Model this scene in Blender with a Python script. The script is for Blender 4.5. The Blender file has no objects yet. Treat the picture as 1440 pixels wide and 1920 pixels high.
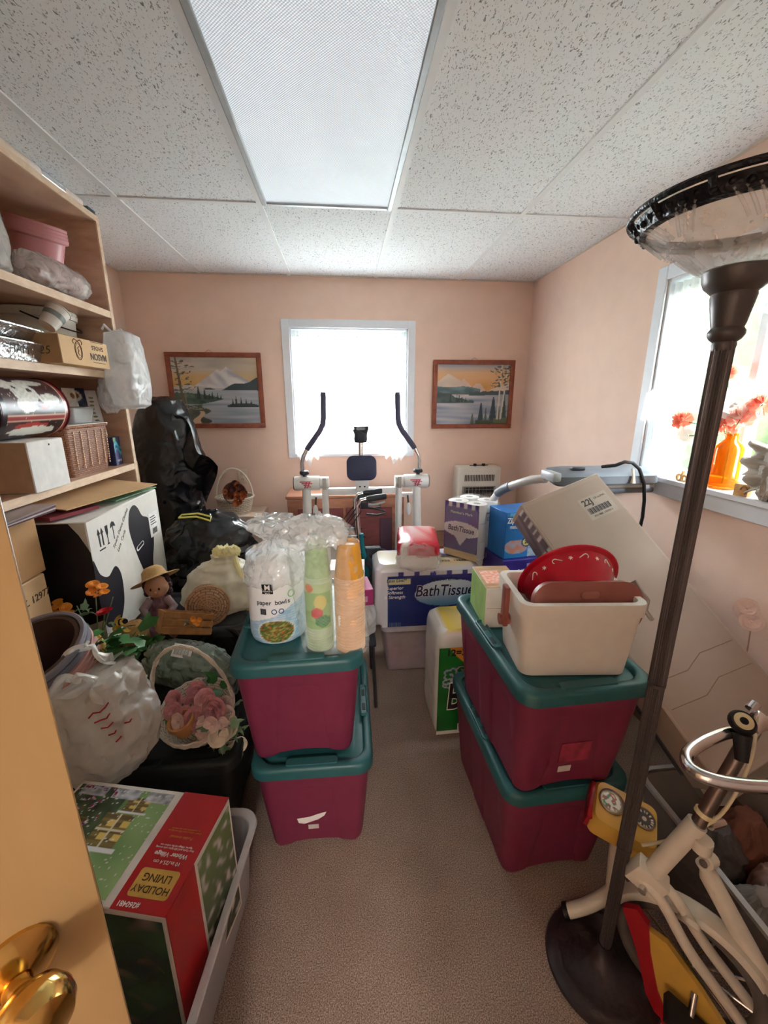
import bpy, bmesh, math, random
from math import sin, cos, pi, radians as RD
from mathutils import Vector as V, Matrix, noise as NZ

scene = bpy.context.scene
COL = scene.collection
random.seed(7)

# ------------------------------------------------------------------ camera
CAMZ = 1.55
cam_d = bpy.data.cameras.new('camera')
cam = bpy.data.objects.new('camera', cam_d)
COL.objects.link(cam)
pitch, yaw, roll = .2627, .0982, -.0017
fw = V((sin(yaw)*cos(pitch), cos(yaw)*cos(pitch), -sin(pitch)))
rt = V((cos(yaw), -sin(yaw), 0))
up = rt.cross(fw)
rt2 = rt*cos(roll)+up*sin(roll)
up2 = up*cos(roll)-rt*sin(roll)
mw = Matrix((rt2, up2, -fw)).transposed().to_4x4()
mw.translation = V((0, 0, CAMZ))
cam.matrix_world = mw
cam_d.sensor_fit = 'HORIZONTAL'
cam_d.sensor_width = 36
cam_d.lens = 36*774.4/1440
cam_d.clip_start = .02
scene.camera = cam

# ------------------------------------------------------------------ world and exposure
WORLD_STRENGTH = 34.0
wd = bpy.data.worlds.new('overcast')
scene.world = wd
wd.use_nodes = True
bgn = wd.node_tree.nodes['Background']
bgn.inputs[0].default_value = (.90, .96, 1.0, 1)
bgn.inputs[1].default_value = WORLD_STRENGTH
scene.view_settings.view_transform = 'Standard'
scene.view_settings.look = 'None'
scene.view_settings.gamma = 1
scene.view_settings.use_curve_mapping = False
scene.view_settings.exposure = EXPO = 1.05
scene.cycles.use_denoising = True
scene.cycles.max_bounces = 10
scene.cycles.transparent_max_bounces = 16
scene.cycles.diffuse_bounces = 6

XL, XR, YW, YF, CZ = -1.487, 1.452, 3.29, -.35, 2.402
W1 = (-.365, .505, 1.15, 2.065)       # back window opening x0 x1 z0 z1
W2 = (1.03, 1.89, 1.215, 2.065)       # side window opening y0 y1 z0 z1

def portal(loc, rot, sx, sy):
    d = bpy.data.lights.new('daylight_portal', 'AREA')
    d.shape = 'RECTANGLE'; d.size = sx; d.size_y = sy
    d.cycles.is_portal = True
    o = bpy.data.objects.new('daylight_portal', d); COL.objects.link(o)
    o.location = loc; o.rotation_euler = rot
portal(((W1[0]+W1[1])/2, YW+.16, (W1[2]+W1[3])/2), (RD(-90), 0, 0), W1[1]-W1[0], W1[3]-W1[2])
portal((XR+.16, (W2[0]+W2[1])/2, (W2[2]+W2[3])/2), (0, RD(90), 0), W2[3]-W2[2], W2[1]-W2[0])

# ------------------------------------------------------------------ materials
def L(h, a=1):
    h = h.lstrip('#')
    o = []
    for i in (0, 2, 4):
        c = int(h[i:i+2], 16)/255
        o.append(c/12.92 if c <= .04045 else ((c+.055)/1.055)**2.4)
    return (o[0], o[1], o[2], a)

def nd(nt, t, **k):
    n = nt.nodes.new(t)
    for a, b in k.items(): setattr(n, a, b)
    return n

MATS = {}
def mat(name, col, rough=.5, metal=0, var=.07, vs=25, bump=0, bs=90, spec=.5, alpha=1, trans=0,
        emit=0, coat=0, translucent=0, stretch=None, ior=1.45, crease=0, cs=7):
    if name in MATS: return MATS[name]
    m = bpy.data.materials.new(name); m.use_nodes = True
    nt = m.node_tree
    b = nt.nodes['Principled BSDF']; out = nt.nodes['Material Output']
    c = L(col)
    tc = nd(nt, 'ShaderNodeTexCoord')
    mp = nd(nt, 'ShaderNodeMapping')
    if stretch: mp.inputs['Scale'].default_value = stretch
    nt.links.new(tc.outputs['Object'], mp.inputs[0])
    n = nd(nt, 'ShaderNodeTexNoise'); n.inputs['Scale'].default_value = vs; n.inputs['Detail'].default_value = 3
    nt.links.new(mp.outputs[0], n.inputs['Vector'])
    r = nd(nt, 'ShaderNodeValToRGB')
    r.color_ramp.elements[0].position = .3; r.color_ramp.elements[1].position = .7
    r.color_ramp.elements[0].color = tuple(x*(1-var) for x in c[:3])+(1,)
    r.color_ramp.elements[1].color = tuple(min(1, x*(1+var)) for x in c[:3])+(1,)
    nt.links.new(n.outputs[0], r.inputs[0])
    nt.links.new(r.outputs[0], b.inputs['Base Color'])
    b.inputs['Roughness'].default_value = rough
    b.inputs['Metallic'].default_value = metal
    b.inputs['Specular IOR Level'].default_value = spec
    b.inputs['Transmission Weight'].default_value = trans
    b.inputs['IOR'].default_value = ior
    b.inputs['Coat Weight'].default_value = coat
    b.inputs['Alpha'].default_value = alpha
    if emit:
        nt.links.new(r.outputs[0], b.inputs['Emission Color'])
        b.inputs['Emission Strength'].default_value = emit
    if bump:
        n2 = nd(nt, 'ShaderNodeTexNoise'); n2.inputs['Scale'].default_value = bs; n2.inputs['Detail'].default_value = 2
        nt.links.new(mp.outputs[0], n2.inputs['Vector'])
        bp = nd(nt, 'ShaderNodeBump'); bp.inputs['Strength'].default_value = bump; bp.inputs['Distance'].default_value = .01
        nt.links.new(n2.outputs[0], bp.inputs['Height'])
        nt.links.new(bp.outputs[0], b.inputs['Normal'])
    if crease:
        n3 = nd(nt, 'ShaderNodeTexNoise'); n3.noise_type = 'RIDGED_MULTIFRACTAL'; n3.inputs['Scale'].default_value = cs
        n3.inputs['Detail'].default_value = 4; n3.inputs['Distortion'].default_value = .5
        nt.links.new(mp.outputs[0], n3.inputs['Vector'])
        b3 = nd(nt, 'ShaderNodeBump'); b3.inputs['Strength'].default_value = crease; b3.inputs['Distance'].default_value = .03
        nt.links.new(n3.outputs[0], b3.inputs['Height'])
        if bump: nt.links.new(bp.outputs[0], b3.inputs['Normal'])
        nt.links.new(b3.outputs[0], b.inputs['Normal'])
    if translucent:
        t = nd(nt, 'ShaderNodeBsdfTranslucent'); nt.links.new(r.outputs[0], t.inputs[0])
        mx = nd(nt, 'ShaderNodeMixShader'); mx.inputs[0].default_value = translucent
        nt.links.new(b.outputs[0], mx.inputs[1]); nt.links.new(t.outputs[0], mx.inputs[2])
        nt.links.new(mx.outputs[0], out.inputs[0])
        if alpha < 1:
            tr = nd(nt, 'ShaderNodeBsdfTransparent')
            m2 = nd(nt, 'ShaderNodeMixShader'); m2.inputs[0].default_value = alpha
            b.inputs['Alpha'].default_value = 1
            nt.links.new(tr.outputs[0], m2.inputs[1]); nt.links.new(mx.outputs[0], m2.inputs[2])
            nt.links.new(m2.outputs[0], out.inputs[0])
    MATS[name] = m
    return m

def vcol_mat(name='print_surface', rough=.45, coat=0, alpha=1):
    if name in MATS: return MATS[name]
    m = bpy.data.materials.new(name); m.use_nodes = True
    nt = m.node_tree; b = nt.nodes['Principled BSDF']
    a = nd(nt, 'ShaderNodeVertexColor', layer_name='Col')
    nt.links.new(a.outputs[0], b.inputs['Base Color'])
    b.inputs['Roughness'].default_value = rough
    b.inputs['Coat Weight'].default_value = coat
    b.inputs['Alpha'].default_value = alpha
    MATS[name] = m
    return m

def carpet_mat():
    m = bpy.data.materials.new('carpet'); m.use_nodes = True
    nt = m.node_tree; b = nt.nodes['Principled BSDF']
    tc = nd(nt, 'ShaderNodeTexCoord')
    n1 = nd(nt, 'ShaderNodeTexNoise'); n1.inputs['Scale'].default_value = 300; n1.inputs['Detail'].default_value = 3
    n2 = nd(nt, 'ShaderNodeTexNoise'); n2.inputs['Scale'].default_value = 6; n2.inputs['Detail'].default_value = 4
    nt.links.new(tc.outputs['Object'], n1.inputs['Vector']); nt.links.new(tc.outputs['Object'], n2.inputs['Vector'])
    r = nd(nt, 'ShaderNodeValToRGB')
    e = r.color_ramp.elements
    e[0].position = .32; e[0].color = L('#6d5c52'); e[1].position = .68; e[1].color = L('#c4b1a2')
    x = r.color_ramp.elements.new(.5); x.color = L('#9a877b')
    nt.links.new(n1.outputs[0], r.inputs[0])
    mx = nd(nt, 'ShaderNodeMixRGB', blend_type='MULTIPLY'); mx.inputs[0].default_value = 1
    r2 = nd(nt, 'ShaderNodeValToRGB'); r2.color_ramp.elements[0].position = .3; r2.color_ramp.elements[1].position = .7
    r2.color_ramp.elements[0].color = (.85, .83, .82, 1); r2.color_ramp.elements[1].color = (1, 1, 1, 1)
    nt.links.new(n2.outputs[0], r2.inputs[0])
    nt.links.new(r.outputs[0], mx.inputs[1]); nt.links.new(r2.outputs[0], mx.inputs[2])
    nt.links.new(mx.outputs[0], b.inputs['Base Color'])
    b.inputs['Roughness'].default_value = .95; b.inputs['Specular IOR Level'].default_value = .1
    bp = nd(nt, 'ShaderNodeBump'); bp.inputs['Strength'].default_value = .4; bp.inputs['Distance'].default_value = .005
    nt.links.new(n1.outputs[0], bp.inputs['Height']); nt.links.new(bp.outputs[0], b.inputs['Normal'])
    return m

def tile_mat():
    m = bpy.data.materials.new('fissured_tile'); m.use_nodes = True
    nt = m.node_tree; b = nt.nodes['Principled BSDF']
    tc = nd(nt, 'ShaderNodeTexCoord')
    mp = nd(nt, 'ShaderNodeMapping'); mp.inputs['Scale'].default_value = (1, .42, 1)
    nt.links.new(tc.outputs['Object'], mp.inputs[0])
    n = nd(nt, 'ShaderNodeTexNoise'); n.inputs['Scale'].default_value = 185; n.inputs['Detail'].default_value = 1.5
    n.inputs['Distortion'].default_value = 1.2
    nt.links.new(mp.outputs[0], n.inputs['Vector'])
    r = nd(nt, 'ShaderNodeValToRGB'); e = r.color_ramp.elements
    e[0].position = .345; e[0].color = L('#94979c'); e[1].position = .385; e[1].color = L('#eef1f4')
    nt.links.new(n.outputs[0], r.inputs[0]); nt.links.new(r.outputs[0], b.inputs['Base Color'])
    b.inputs['Roughness'].default_value = .9; b.inputs['Specular IOR Level'].default_value = .15
    bp = nd(nt, 'ShaderNodeBump'); bp.inputs['Strength'].default_value = .5; bp.inputs['Distance'].default_value = .004
    nt.links.new(r.outputs[0], bp.inputs['Height']); nt.links.new(bp.outputs[0], b.inputs['Normal'])
    return m

def wood_mat(name, c1, c2, scale=(1, 14, 14), rough=.5, ns=3, spec=.3):
    if name in MATS: return MATS[name]
    m = bpy.data.materials.new(name); m.use_nodes = True
    nt = m.node_tree; b = nt.nodes['Principled BSDF']
    tc = nd(nt, 'ShaderNodeTexCoord')
    mp = nd(nt, 'ShaderNodeMapping'); mp.inputs['Scale'].default_value = scale
    nt.links.new(tc.outputs['Object'], mp.inputs[0])
    n = nd(nt, 'ShaderNodeTexNoise'); n.inputs['Scale'].default_value = ns; n.inputs['Detail'].default_value = 6
    n.inputs['Distortion'].default_value = .6
    nt.links.new(mp.outputs[0], n.inputs['Vector'])
    r = nd(nt, 'ShaderNodeValToRGB'); e = r.color_ramp.elements
    e[0].position = .3; e[0].color = L(c1); e[1].position = .7; e[1].color = L(c2)
    nt.links.new(n.outputs[0], r.inputs[0]); nt.links.new(r.outputs[0], b.inputs['Base Color'])
    b.inputs['Roughness'].default_value = rough; b.inputs['Specular IOR Level'].default_value = spec
    MATS[name] = m
    return m

def diffuser_mat():
    m = bpy.data.materials.new('prismatic_diffuser'); m.use_nodes = True
    nt = m.node_tree; b = nt.nodes['Principled BSDF']
    tc = nd(nt, 'ShaderNodeTexCoord')
    sp = nd(nt, 'ShaderNodeSeparateXYZ'); nt.links.new(tc.outputs['Object'], sp.inputs[0])
    def wave(sock):
        q = nd(nt, 'ShaderNodeMath', operation='MULTIPLY'); q.inputs[1].default_value = 2*pi/.0085
        nt.links.new(sock, q.inputs[0])
        s = nd(nt, 'ShaderNodeMath', operation='SINE'); nt.links.new(q.outputs[0], s.inputs[0]); return s.outputs[0]
    ad = nd(nt, 'ShaderNodeMath', operation='MULTIPLY')
    nt.links.new(wave(sp.outputs[0]), ad.inputs[0]); nt.links.new(wave(sp.outputs[1]), ad.inputs[1])
    r = nd(nt, 'ShaderNodeValToRGB'); e = r.color_ramp.elements
    e[0].position = .2; e[0].color = L('#b9c4ce'); e[1].position = .8; e[1].color = L('#eef6ff')
    mr = nd(nt, 'ShaderNodeMapRange'); mr.inputs[1].default_value = -1
    nt.links.new(ad.outputs[0], mr.inputs[0]); nt.links.new(mr.outputs[0], r.inputs[0])
    nt.links.new(r.outputs[0], b.inputs['Base Color'])
    nt.links.new(r.outputs[0], b.inputs['Emission Color']); b.inputs['Emission Strength'].default_value = FIX_EMIT
    b.inputs['Roughness'].default_value = .3
    bp = nd(nt, 'ShaderNodeBump'); bp.inputs['Strength'].default_value = .35; bp.inputs['Distance'].default_value = .003
    nt.links.new(ad.outputs[0], bp.inputs['Height']); nt.links.new(bp.outputs[0], b.inputs['Normal'])
    return m

def weave_mat(name, c1, c2, sx=90, sz=110, rough=.6):
    """fine wicker: two crossed waves as colour and relief"""
    if name in MATS: return MATS[name]
    m = bpy.data.materials.new(name); m.use_nodes = True
    nt = m.node_tree; b = nt.nodes['Principled BSDF']
    tc = nd(nt, 'ShaderNodeTexCoord')
    ck = nd(nt, 'ShaderNodeTexBrick')
    ck.inputs['Color1'].default_value = L(c1); ck.inputs['Color2'].default_value = L(c2)
    ck.inputs['Mortar'].default_value = tuple(x*.35 for x in L(c1)[:3])+(1,)
    ck.inputs['Scale'].default_value = 1; ck.inputs['Brick Width'].default_value = 1/sx*1.6; ck.inputs['Row Height'].default_value = 1/sz
    ck.inputs['Mortar Size'].default_value = .0012
    nt.links.new(tc.outputs['UV'], ck.inputs[0])
    nt.links.new(ck.outputs[0], b.inputs['Base Color'])
    bp = nd(nt, 'ShaderNodeBump'); bp.inputs['Strength'].default_value = .8; bp.inputs['Distance'].default_value = .003
    bp.invert = True
    nt.links.new(ck.outputs[1], bp.inputs['Height']); nt.links.new(bp.outputs[0], b.inputs['Normal'])
    b.inputs['Roughness'].default_value = rough
    MATS[name] = m
    return m

# ------------------------------------------------------------------ mesh helpers
def TM(loc=(0, 0, 0), rot=(0, 0, 0), sc=(1, 1, 1)):
    from mathutils import Euler
    return Matrix.LocRotScale(V(loc), Euler(rot), V(sc))

def FM(o, x, y):
    """frame with its origin at o, x to the right and y up; z is out of the face"""
    x = V(x).normalized(); y = V(y); y = (y-x*y.dot(x)).normalized(); z = x.cross(y)
    m = Matrix((x, y, z)).transposed().to_4x4(); m.translation = V(o)
    return m

class G:
    def __init__(s): s.v = []; s.f = []; s.uv = None
    def add(s, v, f, M=None):
        o = len(s.v)
        s.v += [tuple(M @ V(p)) for p in v] if M is not None else [tuple(p) for p in v]
        s.f += [tuple(i+o for i in q) for q in f]
        return s
    def box(s, x0, x1, y0, y1, z0, z1, M=None, bev=0, seg=2):
        if bev:
            bm = bmesh.new()
            bmesh.ops.create_cube(bm, size=1, matrix=TM(((x0+x1)/2, (y0+y1)/2, (z0+z1)/2), (0, 0, 0), (x1-x0, y1-y0, z1-z0)))
            bmesh.ops.bevel(bm, geom=bm.edges[:], offset=bev, segments=seg, affect='EDGES', profile=.5)
            bm.verts.index_update()
            s.add([tuple(v.co) for v in bm.verts], [[v.index for v in f.verts] for f in bm.faces], M); bm.free()
            return s
        v = [(x, y, z) for z in (z0, z1) for y in (y0, y1) for x in (x0, x1)]
        return s.add(v, [(0, 2, 3, 1), (4, 5, 7, 6), (0, 1, 5, 4), (2, 6, 7, 3), (0, 4, 6, 2), (1, 3, 7, 5)], M)
    def loft(s, rings, cap0=True, cap1=True, M=None, closed=True):
        n = len(rings[0]); v = [p for r in rings for p in r]; f = []
        for i in range(len(rings)-1):
            for j in range(n if closed else n-1):
                k = (j+1) % n
                f.append((i*n+j, i*n+k, (i+1)*n+k, (i+1)*n+j))
        if cap0: f.append(tuple(range(n-1, -1, -1)))
        if cap1: f.append(tuple((len(rings)-1)*n+j for j in range(n)))
        return s.add(v, f, M)
    def lathe(s, prof, n=32, M=None, cap0=False, cap1=False, wob=0, sx=1, sy=1):
        rings = [[(r*sx*cos(2*pi*j/n), r*sy*sin(2*pi*j/n), z) for j in range(n)] for r, z in prof]
        return s.loft(rings, cap0, cap1, M)
    def tube(s, path, r, n=10, M=None, caps=True, closed=False):
        P = [V(p) for p in path]; m = len(P); rings = []; N = None
        for i in range(m):
            if closed: t = (P[(i+1) % m]-P[i-1]).normalized()
            else: t = (P[min(i+1, m-1)]-P[max(i-1, 0)]).normalized()
            if N is None:
                a = V((0, 0, 1)) if abs(t.z) < .9 else V((1, 0, 0))
                N = (a-t*a.dot(t)).normalized()
            else:
                N = (N-t*N.dot(t)).normalized()
            B = t.cross(N); rr = r[i] if isinstance(r, (list, tuple)) else r
            rings.append([tuple(P[i]+(N*cos(2*pi*j/n)+B*sin(2*pi*j/n))*rr) for j in range(n)])
        if closed: rings.append(rings[0]); caps = False
        return s.loft(rings, caps, caps, M)
    def ball(s, c, r, n=16, m=10, M=None):
        if not isinstance(r, (tuple, list)): r = (r, r, r)
        rings = [[(c[0]+r[0]*sin(pi*i/m)*cos(2*pi*j/n), c[1]+r[1]*sin(pi*i/m)*sin(2*pi*j/n), c[2]-r[2]*cos(pi*i/m)) for j in range(n)] for i in range(m+1)]
        rings[0] = [(c[0]+1e-4*cos(2*pi*j/n), c[1]+1e-4*sin(2*pi*j/n), c[2]-r[2]) for j in range(n)]
        rings[-1] = [(c[0]+1e-4*cos(2*pi*j/n), c[1]+1e-4*sin(2*pi*j/n), c[2]+r[2]) for j in range(n)]
        return s.loft(rings, True, True, M)
    def grid(s, fn, nu, nv, M=None):
        v = [fn(i/nu, j/nv) for j in range(nv+1) for i in range(nu+1)]
        f = [(j*(nu+1)+i, j*(nu+1)+i+1, (j+1)*(nu+1)+i+1, (j+1)*(nu+1)+i) for j in range(nv) for i in range(nu)]
        return s.add(v, f, M)
    def prism(s, pts, d0, d1, M=None):
        """outline in x/y pushed from z=d0 to z=d1"""
        return s.loft([[(x, y, d0) for x, y in pts], [(x, y, d1) for x, y in pts]], True, True, M)
    def build(s, name, m, parent=None, loc=None, rot=None, ang=38, sub=0, thick=0, col=None, uv=None, fix=True):
        me = bpy.data.meshes.new(name); me.from_pydata(s.v, [], s.f)
        if fix:
            bm = bmesh.new(); bm.from_mesh(me); bmesh.ops.recalc_face_normals(bm, faces=bm.faces[:]); bm.to_mesh(me); bm.free()
        if uv:
            l = me.uv_layers.new(name='UVMap')
            for lp in me.loops: l.data[lp.index].uv = uv(V(s.v[lp.vertex_index]))
        if col:
            a = me.color_attributes.new('Col', 'FLOAT_COLOR', 'POINT')
            for i, p in enumerate(s.v): a.data[i].color = col(p)
        me.materials.append(m)
        me.shade_smooth(); me.set_sharp_from_angle(angle=RD(ang))
        o = bpy.data.objects.new(name, me); COL.objects.link(o)
        if parent: o.parent = parent
        if loc: o.location = loc
        if rot: o.rotation_euler = rot
        if thick:
            md = o.modifiers.new('thickness', 'SOLIDIFY'); md.thickness = thick; md.offset = 0
        if sub:
            md = o.modifiers.new('smooth', 'SUBSURF'); md.levels = sub; md.render_levels = sub
        return o

def thing(name, label, cat, loc=(0, 0, 0), rz=0, group=None, rot=None):
    o = bpy.data.objects.new(name, None); COL.objects.link(o)
    o.empty_display_size = .05
    o.location = loc; o.rotation_euler = rot if rot else (0, 0, rz)
    o['label'] = label; o['category'] = cat
    if group: o['group'] = group
    return o
def tag(o, label, cat, group=None):
    o['label'] = label; o['category'] = cat
    if group: o['group'] = group
    return o
def struct(o):
    o['kind'] = 'structure'; return o

def rr(w, l, r, z, nc=6, ns=1):
    """rounded rectangle ring, w along x, l along y"""
    pts = []; x, y = w/2-r, l/2-r
    cs = ((x, y, 0), (-x, y, 90), (-x, -y, 180), (x, -y, 270))
    for k in range(4):
        cx, cy, a0 = cs[k]
        arc = [(cx+r*cos(RD(a0+90*i/nc)), cy+r*sin(RD(a0+90*i/nc))) for i in range(nc+1)]
        pts += arc
        nx = cs[(k+1) % 4]
        q = (nx[0]+r*cos(RD(nx[2])), nx[1]+r*sin(RD(nx[2])))
        for i in range(1, ns): pts.append((arc[-1][0]+(q[0]-arc[-1][0])*i/ns, arc[-1][1]+(q[1]-arc[-1][1])*i/ns))
    return [(a, b, z) for a, b in pts]

TXT = []
def text(s, size, m, parent, M, name='lettering', bold=0, shear=0, align='CENTER', sx=1, ext=.0004, space=1):
    cu = bpy.data.curves.new(name, 'FONT'); cu.body = s; cu.size = size; cu.extrude = ext; cu.offset = bold*size
    cu.shear = shear; cu.align_x = align; cu.align_y = 'CENTER'; cu.resolution_u = 3; cu.space_character = space
    o = bpy.data.objects.new(name, cu); COL.objects.link(o)
    TXT.append((o, m, parent, M @ Matrix.Diagonal((sx, 1, 1, 1)), name))
def flush_text():
    dg = bpy.context.evaluated_depsgraph_get(); dg.update()
    for o, m, parent, M, name in TXT:
        me = bpy.data.meshes.new_from_object(o.evaluated_get(dg)); me.name = name
        me.materials.clear(); me.materials.append(m)
        me.transform(M)
        q = bpy.data.objects.new(name, me); COL.objects.link(q); q.parent = parent
        bpy.data.objects.remove(o)
    TXT.clear()

def raster(name, w, h, nx, ny, fn, parent, M, m=None, bend=None):
    """a printed sheet: colours from fn(u, v) on a fine grid, u to the right, v up, lying in the frame M"""
    g = G(); g.grid(lambda u, v: ((u-.5)*w, (v-.5)*h, 0), nx, ny)
    cs = [fn(i/nx, j/ny) for j in range(ny+1) for i in range(nx+1)]
    me = bpy.data.meshes.new(name)
    vs = [V(p) for p in g.v]
    if bend: vs = [V(bend(p)) for p in vs]
    me.from_pydata([tuple(M @ p) for p in vs], [], g.f)
    a = me.color_attributes.new('Col', 'FLOAT_COLOR', 'POINT')
    for i, c in enumerate(cs): a.data[i].color = c
    me.materials.append(m or vcol_mat())
    me.shade_smooth()
    o = bpy.data.objects.new(name, me); COL.objects.link(o); o.parent = parent
    return o

def mixc(a, b, t):
    t = max(0, min(1, t)); return tuple(a[i]+(b[i]-a[i])*t for i in range(4))
def nz(x, y, z=0): return NZ.noise(V((x, y, z)))

def inpoly(x, y, P):
    c = False; j = len(P)-1
    for i in range(len(P)):
        if (P[i][1] > y) != (P[j][1] > y) and x < (P[j][0]-P[i][0])*(y-P[i][1])/(P[j][1]-P[i][1])+P[i][0]: c = not c
        j = i
    return c

def bag(rx, ry, prof, n=64, amp=.05, fr=6, fold=0, folds=9, seed=0, lean=(0, 0), sq=2.0):
    """crumpled sack: prof = [(z, scale)] interpolated; creases from noise and folds running to the neck"""
    zs = [p[0] for p in prof]; m = 44; rings = []
    for i in range(m+1):
        t = i/m*(len(prof)-1); k = min(int(t), len(prof)-2); u = t-k; u = u*u*(3-2*u)
        z = prof[k][0]+(prof[k+1][0]-prof[k][0])*(t-k); sc = prof[k][1]+(prof[k+1][1]-prof[k][1])*u
        ring = []
        for j in range(n):
            a = 2*pi*j/n
            ca, sa = cos(a), sin(a)
            q = (abs(ca)**sq+abs(sa)**sq)**(-1/sq)
            p = V((ca*fr*.5, sa*fr*.5, z*fr*4+seed*7.3))
            d = 1-abs(NZ.noise(p))*1.6+.35*(1-abs(NZ.noise(p*2.3)))*1.0
            up_ = i/m
            f = 1+amp*2*(d-.9)+fold*up_*sin(folds*a+3*NZ.noise(V((ca*2, sa*2, seed))))*.5
            ring.append((rx*sc*q*ca*f+lean[0]*z, ry*sc*q*sa*f+lean[1]*z, z+amp*.12*NZ.noise(p*1.7)))
        rings.append(ring)
    g = G(); g.loft(rings, True, True); return g

PRINT = vcol_mat()
WHITE = mat('white_ink', '#f4f2ee', .6); BLACK = mat('black_ink', '#17161a', .6)
NAVY = mat('navy_ink', '#1c2a5e', .5); REDINK = mat('red_ink', '#c01f2c', .5)
STEEL = mat('chrome', '#d8d8da', .16, 1, var=.02)
CLEAR = mat('clear_film', '#f4f8fa', .12, alpha=.16, spec=.9, bump=.6, bs=45)

# ================================================================== the room
FIX_EMIT = .22
M_WALL = mat('peach_paint', '#e6c9b8', .85, var=.025, vs=9, bump=.08, bs=220, spec=.2)
M_TRIM = mat('white_trim', '#dfe4ea', .45, var=.02)
M_BASE = wood_mat('brown_baseboard', '#5a3c2c', '#7a5540')
M_TILE = tile_mat()
M_GRID = mat('grid_white', '#e6e8ea', .5, var=.02)

g = G(); g.box(XL-.1, XR+.1, -2.6, YW+.1, -.06, 0)
struct(g.build('floor', carpet_mat()))

# walls, each one piece with its opening
t = .14
g = G()
g.box(XL-t, W1[0], YW, YW+t, 0, CZ+.1); g.box(W1[1], XR+t, YW, YW+t, 0, CZ+.1)
g.box(W1[0], W1[1], YW, YW+t, 0, W1[2]); g.box(W1[0], W1[1], YW, YW+t, W1[3], CZ+.1)
struct(g.build('wall_back', M_WALL))
g = G()
g.box(XR, XR+t, YF, W2[0], 0, CZ+.1); g.box(XR, XR+t, W2[1], YW, 0, CZ+.1)
g.box(XR, XR+t, W2[0], W2[1], 0, W2[2]); g.box(XR, XR+t, W2[0], W2[1], W2[3], CZ+.1)
struct(g.build('wall_right', M_WALL))
g = G(); g.box(XL-t, XL, YF, YW, 0, CZ+.1)
struct(g.build('wall_left', M_WALL))
DX0, DX1, DH = -.70, .13, 2.05
g = G()
g.box(XL-t, DX0, YF-.1, YF, 0, CZ+.1); g.box(DX1, XR+t, YF-.1, YF, 0, CZ+.1); g.box(DX0, DX1, YF-.1, YF, DH, CZ+.1)
struct(g.build('wall_front', M_WALL))
g = G()
for x0, x1 in ((DX0-.06, DX0), (DX1, DX1+.06)): g.box(x0, x1, YF, YF+.014, 0, DH+.06)
g.box(DX0-.06, DX1+.06, YF, YF+.014, DH, DH+.06)
struct(g.build('trim_1', M_TRIM))
# the hall behind the doorway
g = G()
g.box(XL-t, XR+t, -2.6, -2.5, 0, CZ+.1); g.box(XL-t, XL, -2.5, YF-.1, 0, CZ+.1); g.box(XR, XR+t, -2.5, YF-.1, 0, CZ+.1)
g.box(XL-t, XR+t, -2.6, YF-.1, CZ, CZ+.1)
struct(g.build('wall_hall', mat('hall_paint', '#e6dccf', .85)))

# baseboards
def bb(n, *a):
    g = G(); g.box(*a, bev=.003, seg=1); struct(g.build(n, M_BASE))
bb('baseboard_back', XL, XR, YW-.014, YW, .002, .09)
bb('baseboard_right', XR-.014, XR, YF, YW-.014, .002, .09)
bb('baseboard_left', XL, XL+.014, YF, YW-.014, .002, .09)

# ceiling: backing slab, tiles lying in a grid of bars
ce = thing('ceiling', '', ''); del ce['label']; del ce['category']; ce['kind'] = 'structure'
g = G(); g.box(XL-.14, XR+.14, YF-.1, YW+.14, CZ+.1, CZ+.14); g.build('ceiling_slab', M_GRID, ce)
T, X0, YR = .61, -.343, 2.188
gx = [X0+T*i for i in range(-3, 5)]
gy = [YR-1.22*i for i in range(0, 4)]
xs = [XL]+[x for x in gx if XL+.03 < x < XR-.03]+[XR]
ys = [YF]+sorted(y for y in gy if YF+.03 < y < YW)+[YW]
for i in range(len(xs)-1):
    for j in range(len(ys)-1):
        a, b_, c, d = xs[i], xs[i+1], ys[j], ys[j+1]
        if abs(a-X0) < .01 and abs(d-YR) < .01: continue          # the lamp takes this bay
        g = G(); g.box(a+.004, b_-.004, c+.004, d-.004, CZ+.004, CZ+.02)
        g.build('ceiling_tile', M_TILE, ce)
for x in xs[1:-1]:
    g = G(); g.box(x-.012, x+.012, YF, YW, CZ-.002, CZ+.004); g.build('grid_bar', M_GRID, ce)
for y in ys[1:-1]:
    for i in range(len(xs)-1):
        g = G(); g.box(xs[i]+.012, xs[i+1]-.012, y-.012, y+.012, CZ-.0015, CZ+.0035); g.build('grid_bar', M_GRID, ce)
ang = mat('wall_angle', '#cfc8bd', .5)
for a in ((XL, XR, YW-.018, YW), (XR-.018, XR, YF, YW), (XL, XL+.018, YF, YW)):
    g = G(); g.box(*a, CZ-.003, CZ+.003); g.build('wall_angle', ang, ce)

# the ceiling lamp in its bay
fx = thing('ceiling_light', 'long flat ceiling light with a white prismatic diffuser in a metal frame', 'light', (X0+T/2, YR-.61, CZ))
w, l = T/2-.014, .61-.014
g = G()
for a in ((-w, -w+.022, -l, l), (w-.022, w, -l, l), (-w+.022, w-.022, -l, -l+.022), (-w+.022, w-.022, l-.022, l)):
    g.box(*a, -.012, .012, bev=.003, seg=1)
g.build('frame', mat('lamp_frame', '#aeb4b8', .4, .3), fx)
g = G(); g.box(-w+.02, w-.02, -l+.02, l-.02, -.004, .006); g.build('diffuser', diffuser_mat(), fx)
g = G(); g.box(-w+.02, w-.02, -l+.006, -l+.1, .03, .08); 
g.box(-w, w, -l, l, .08, .085); g.build('housing', M_GRID, fx)

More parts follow.
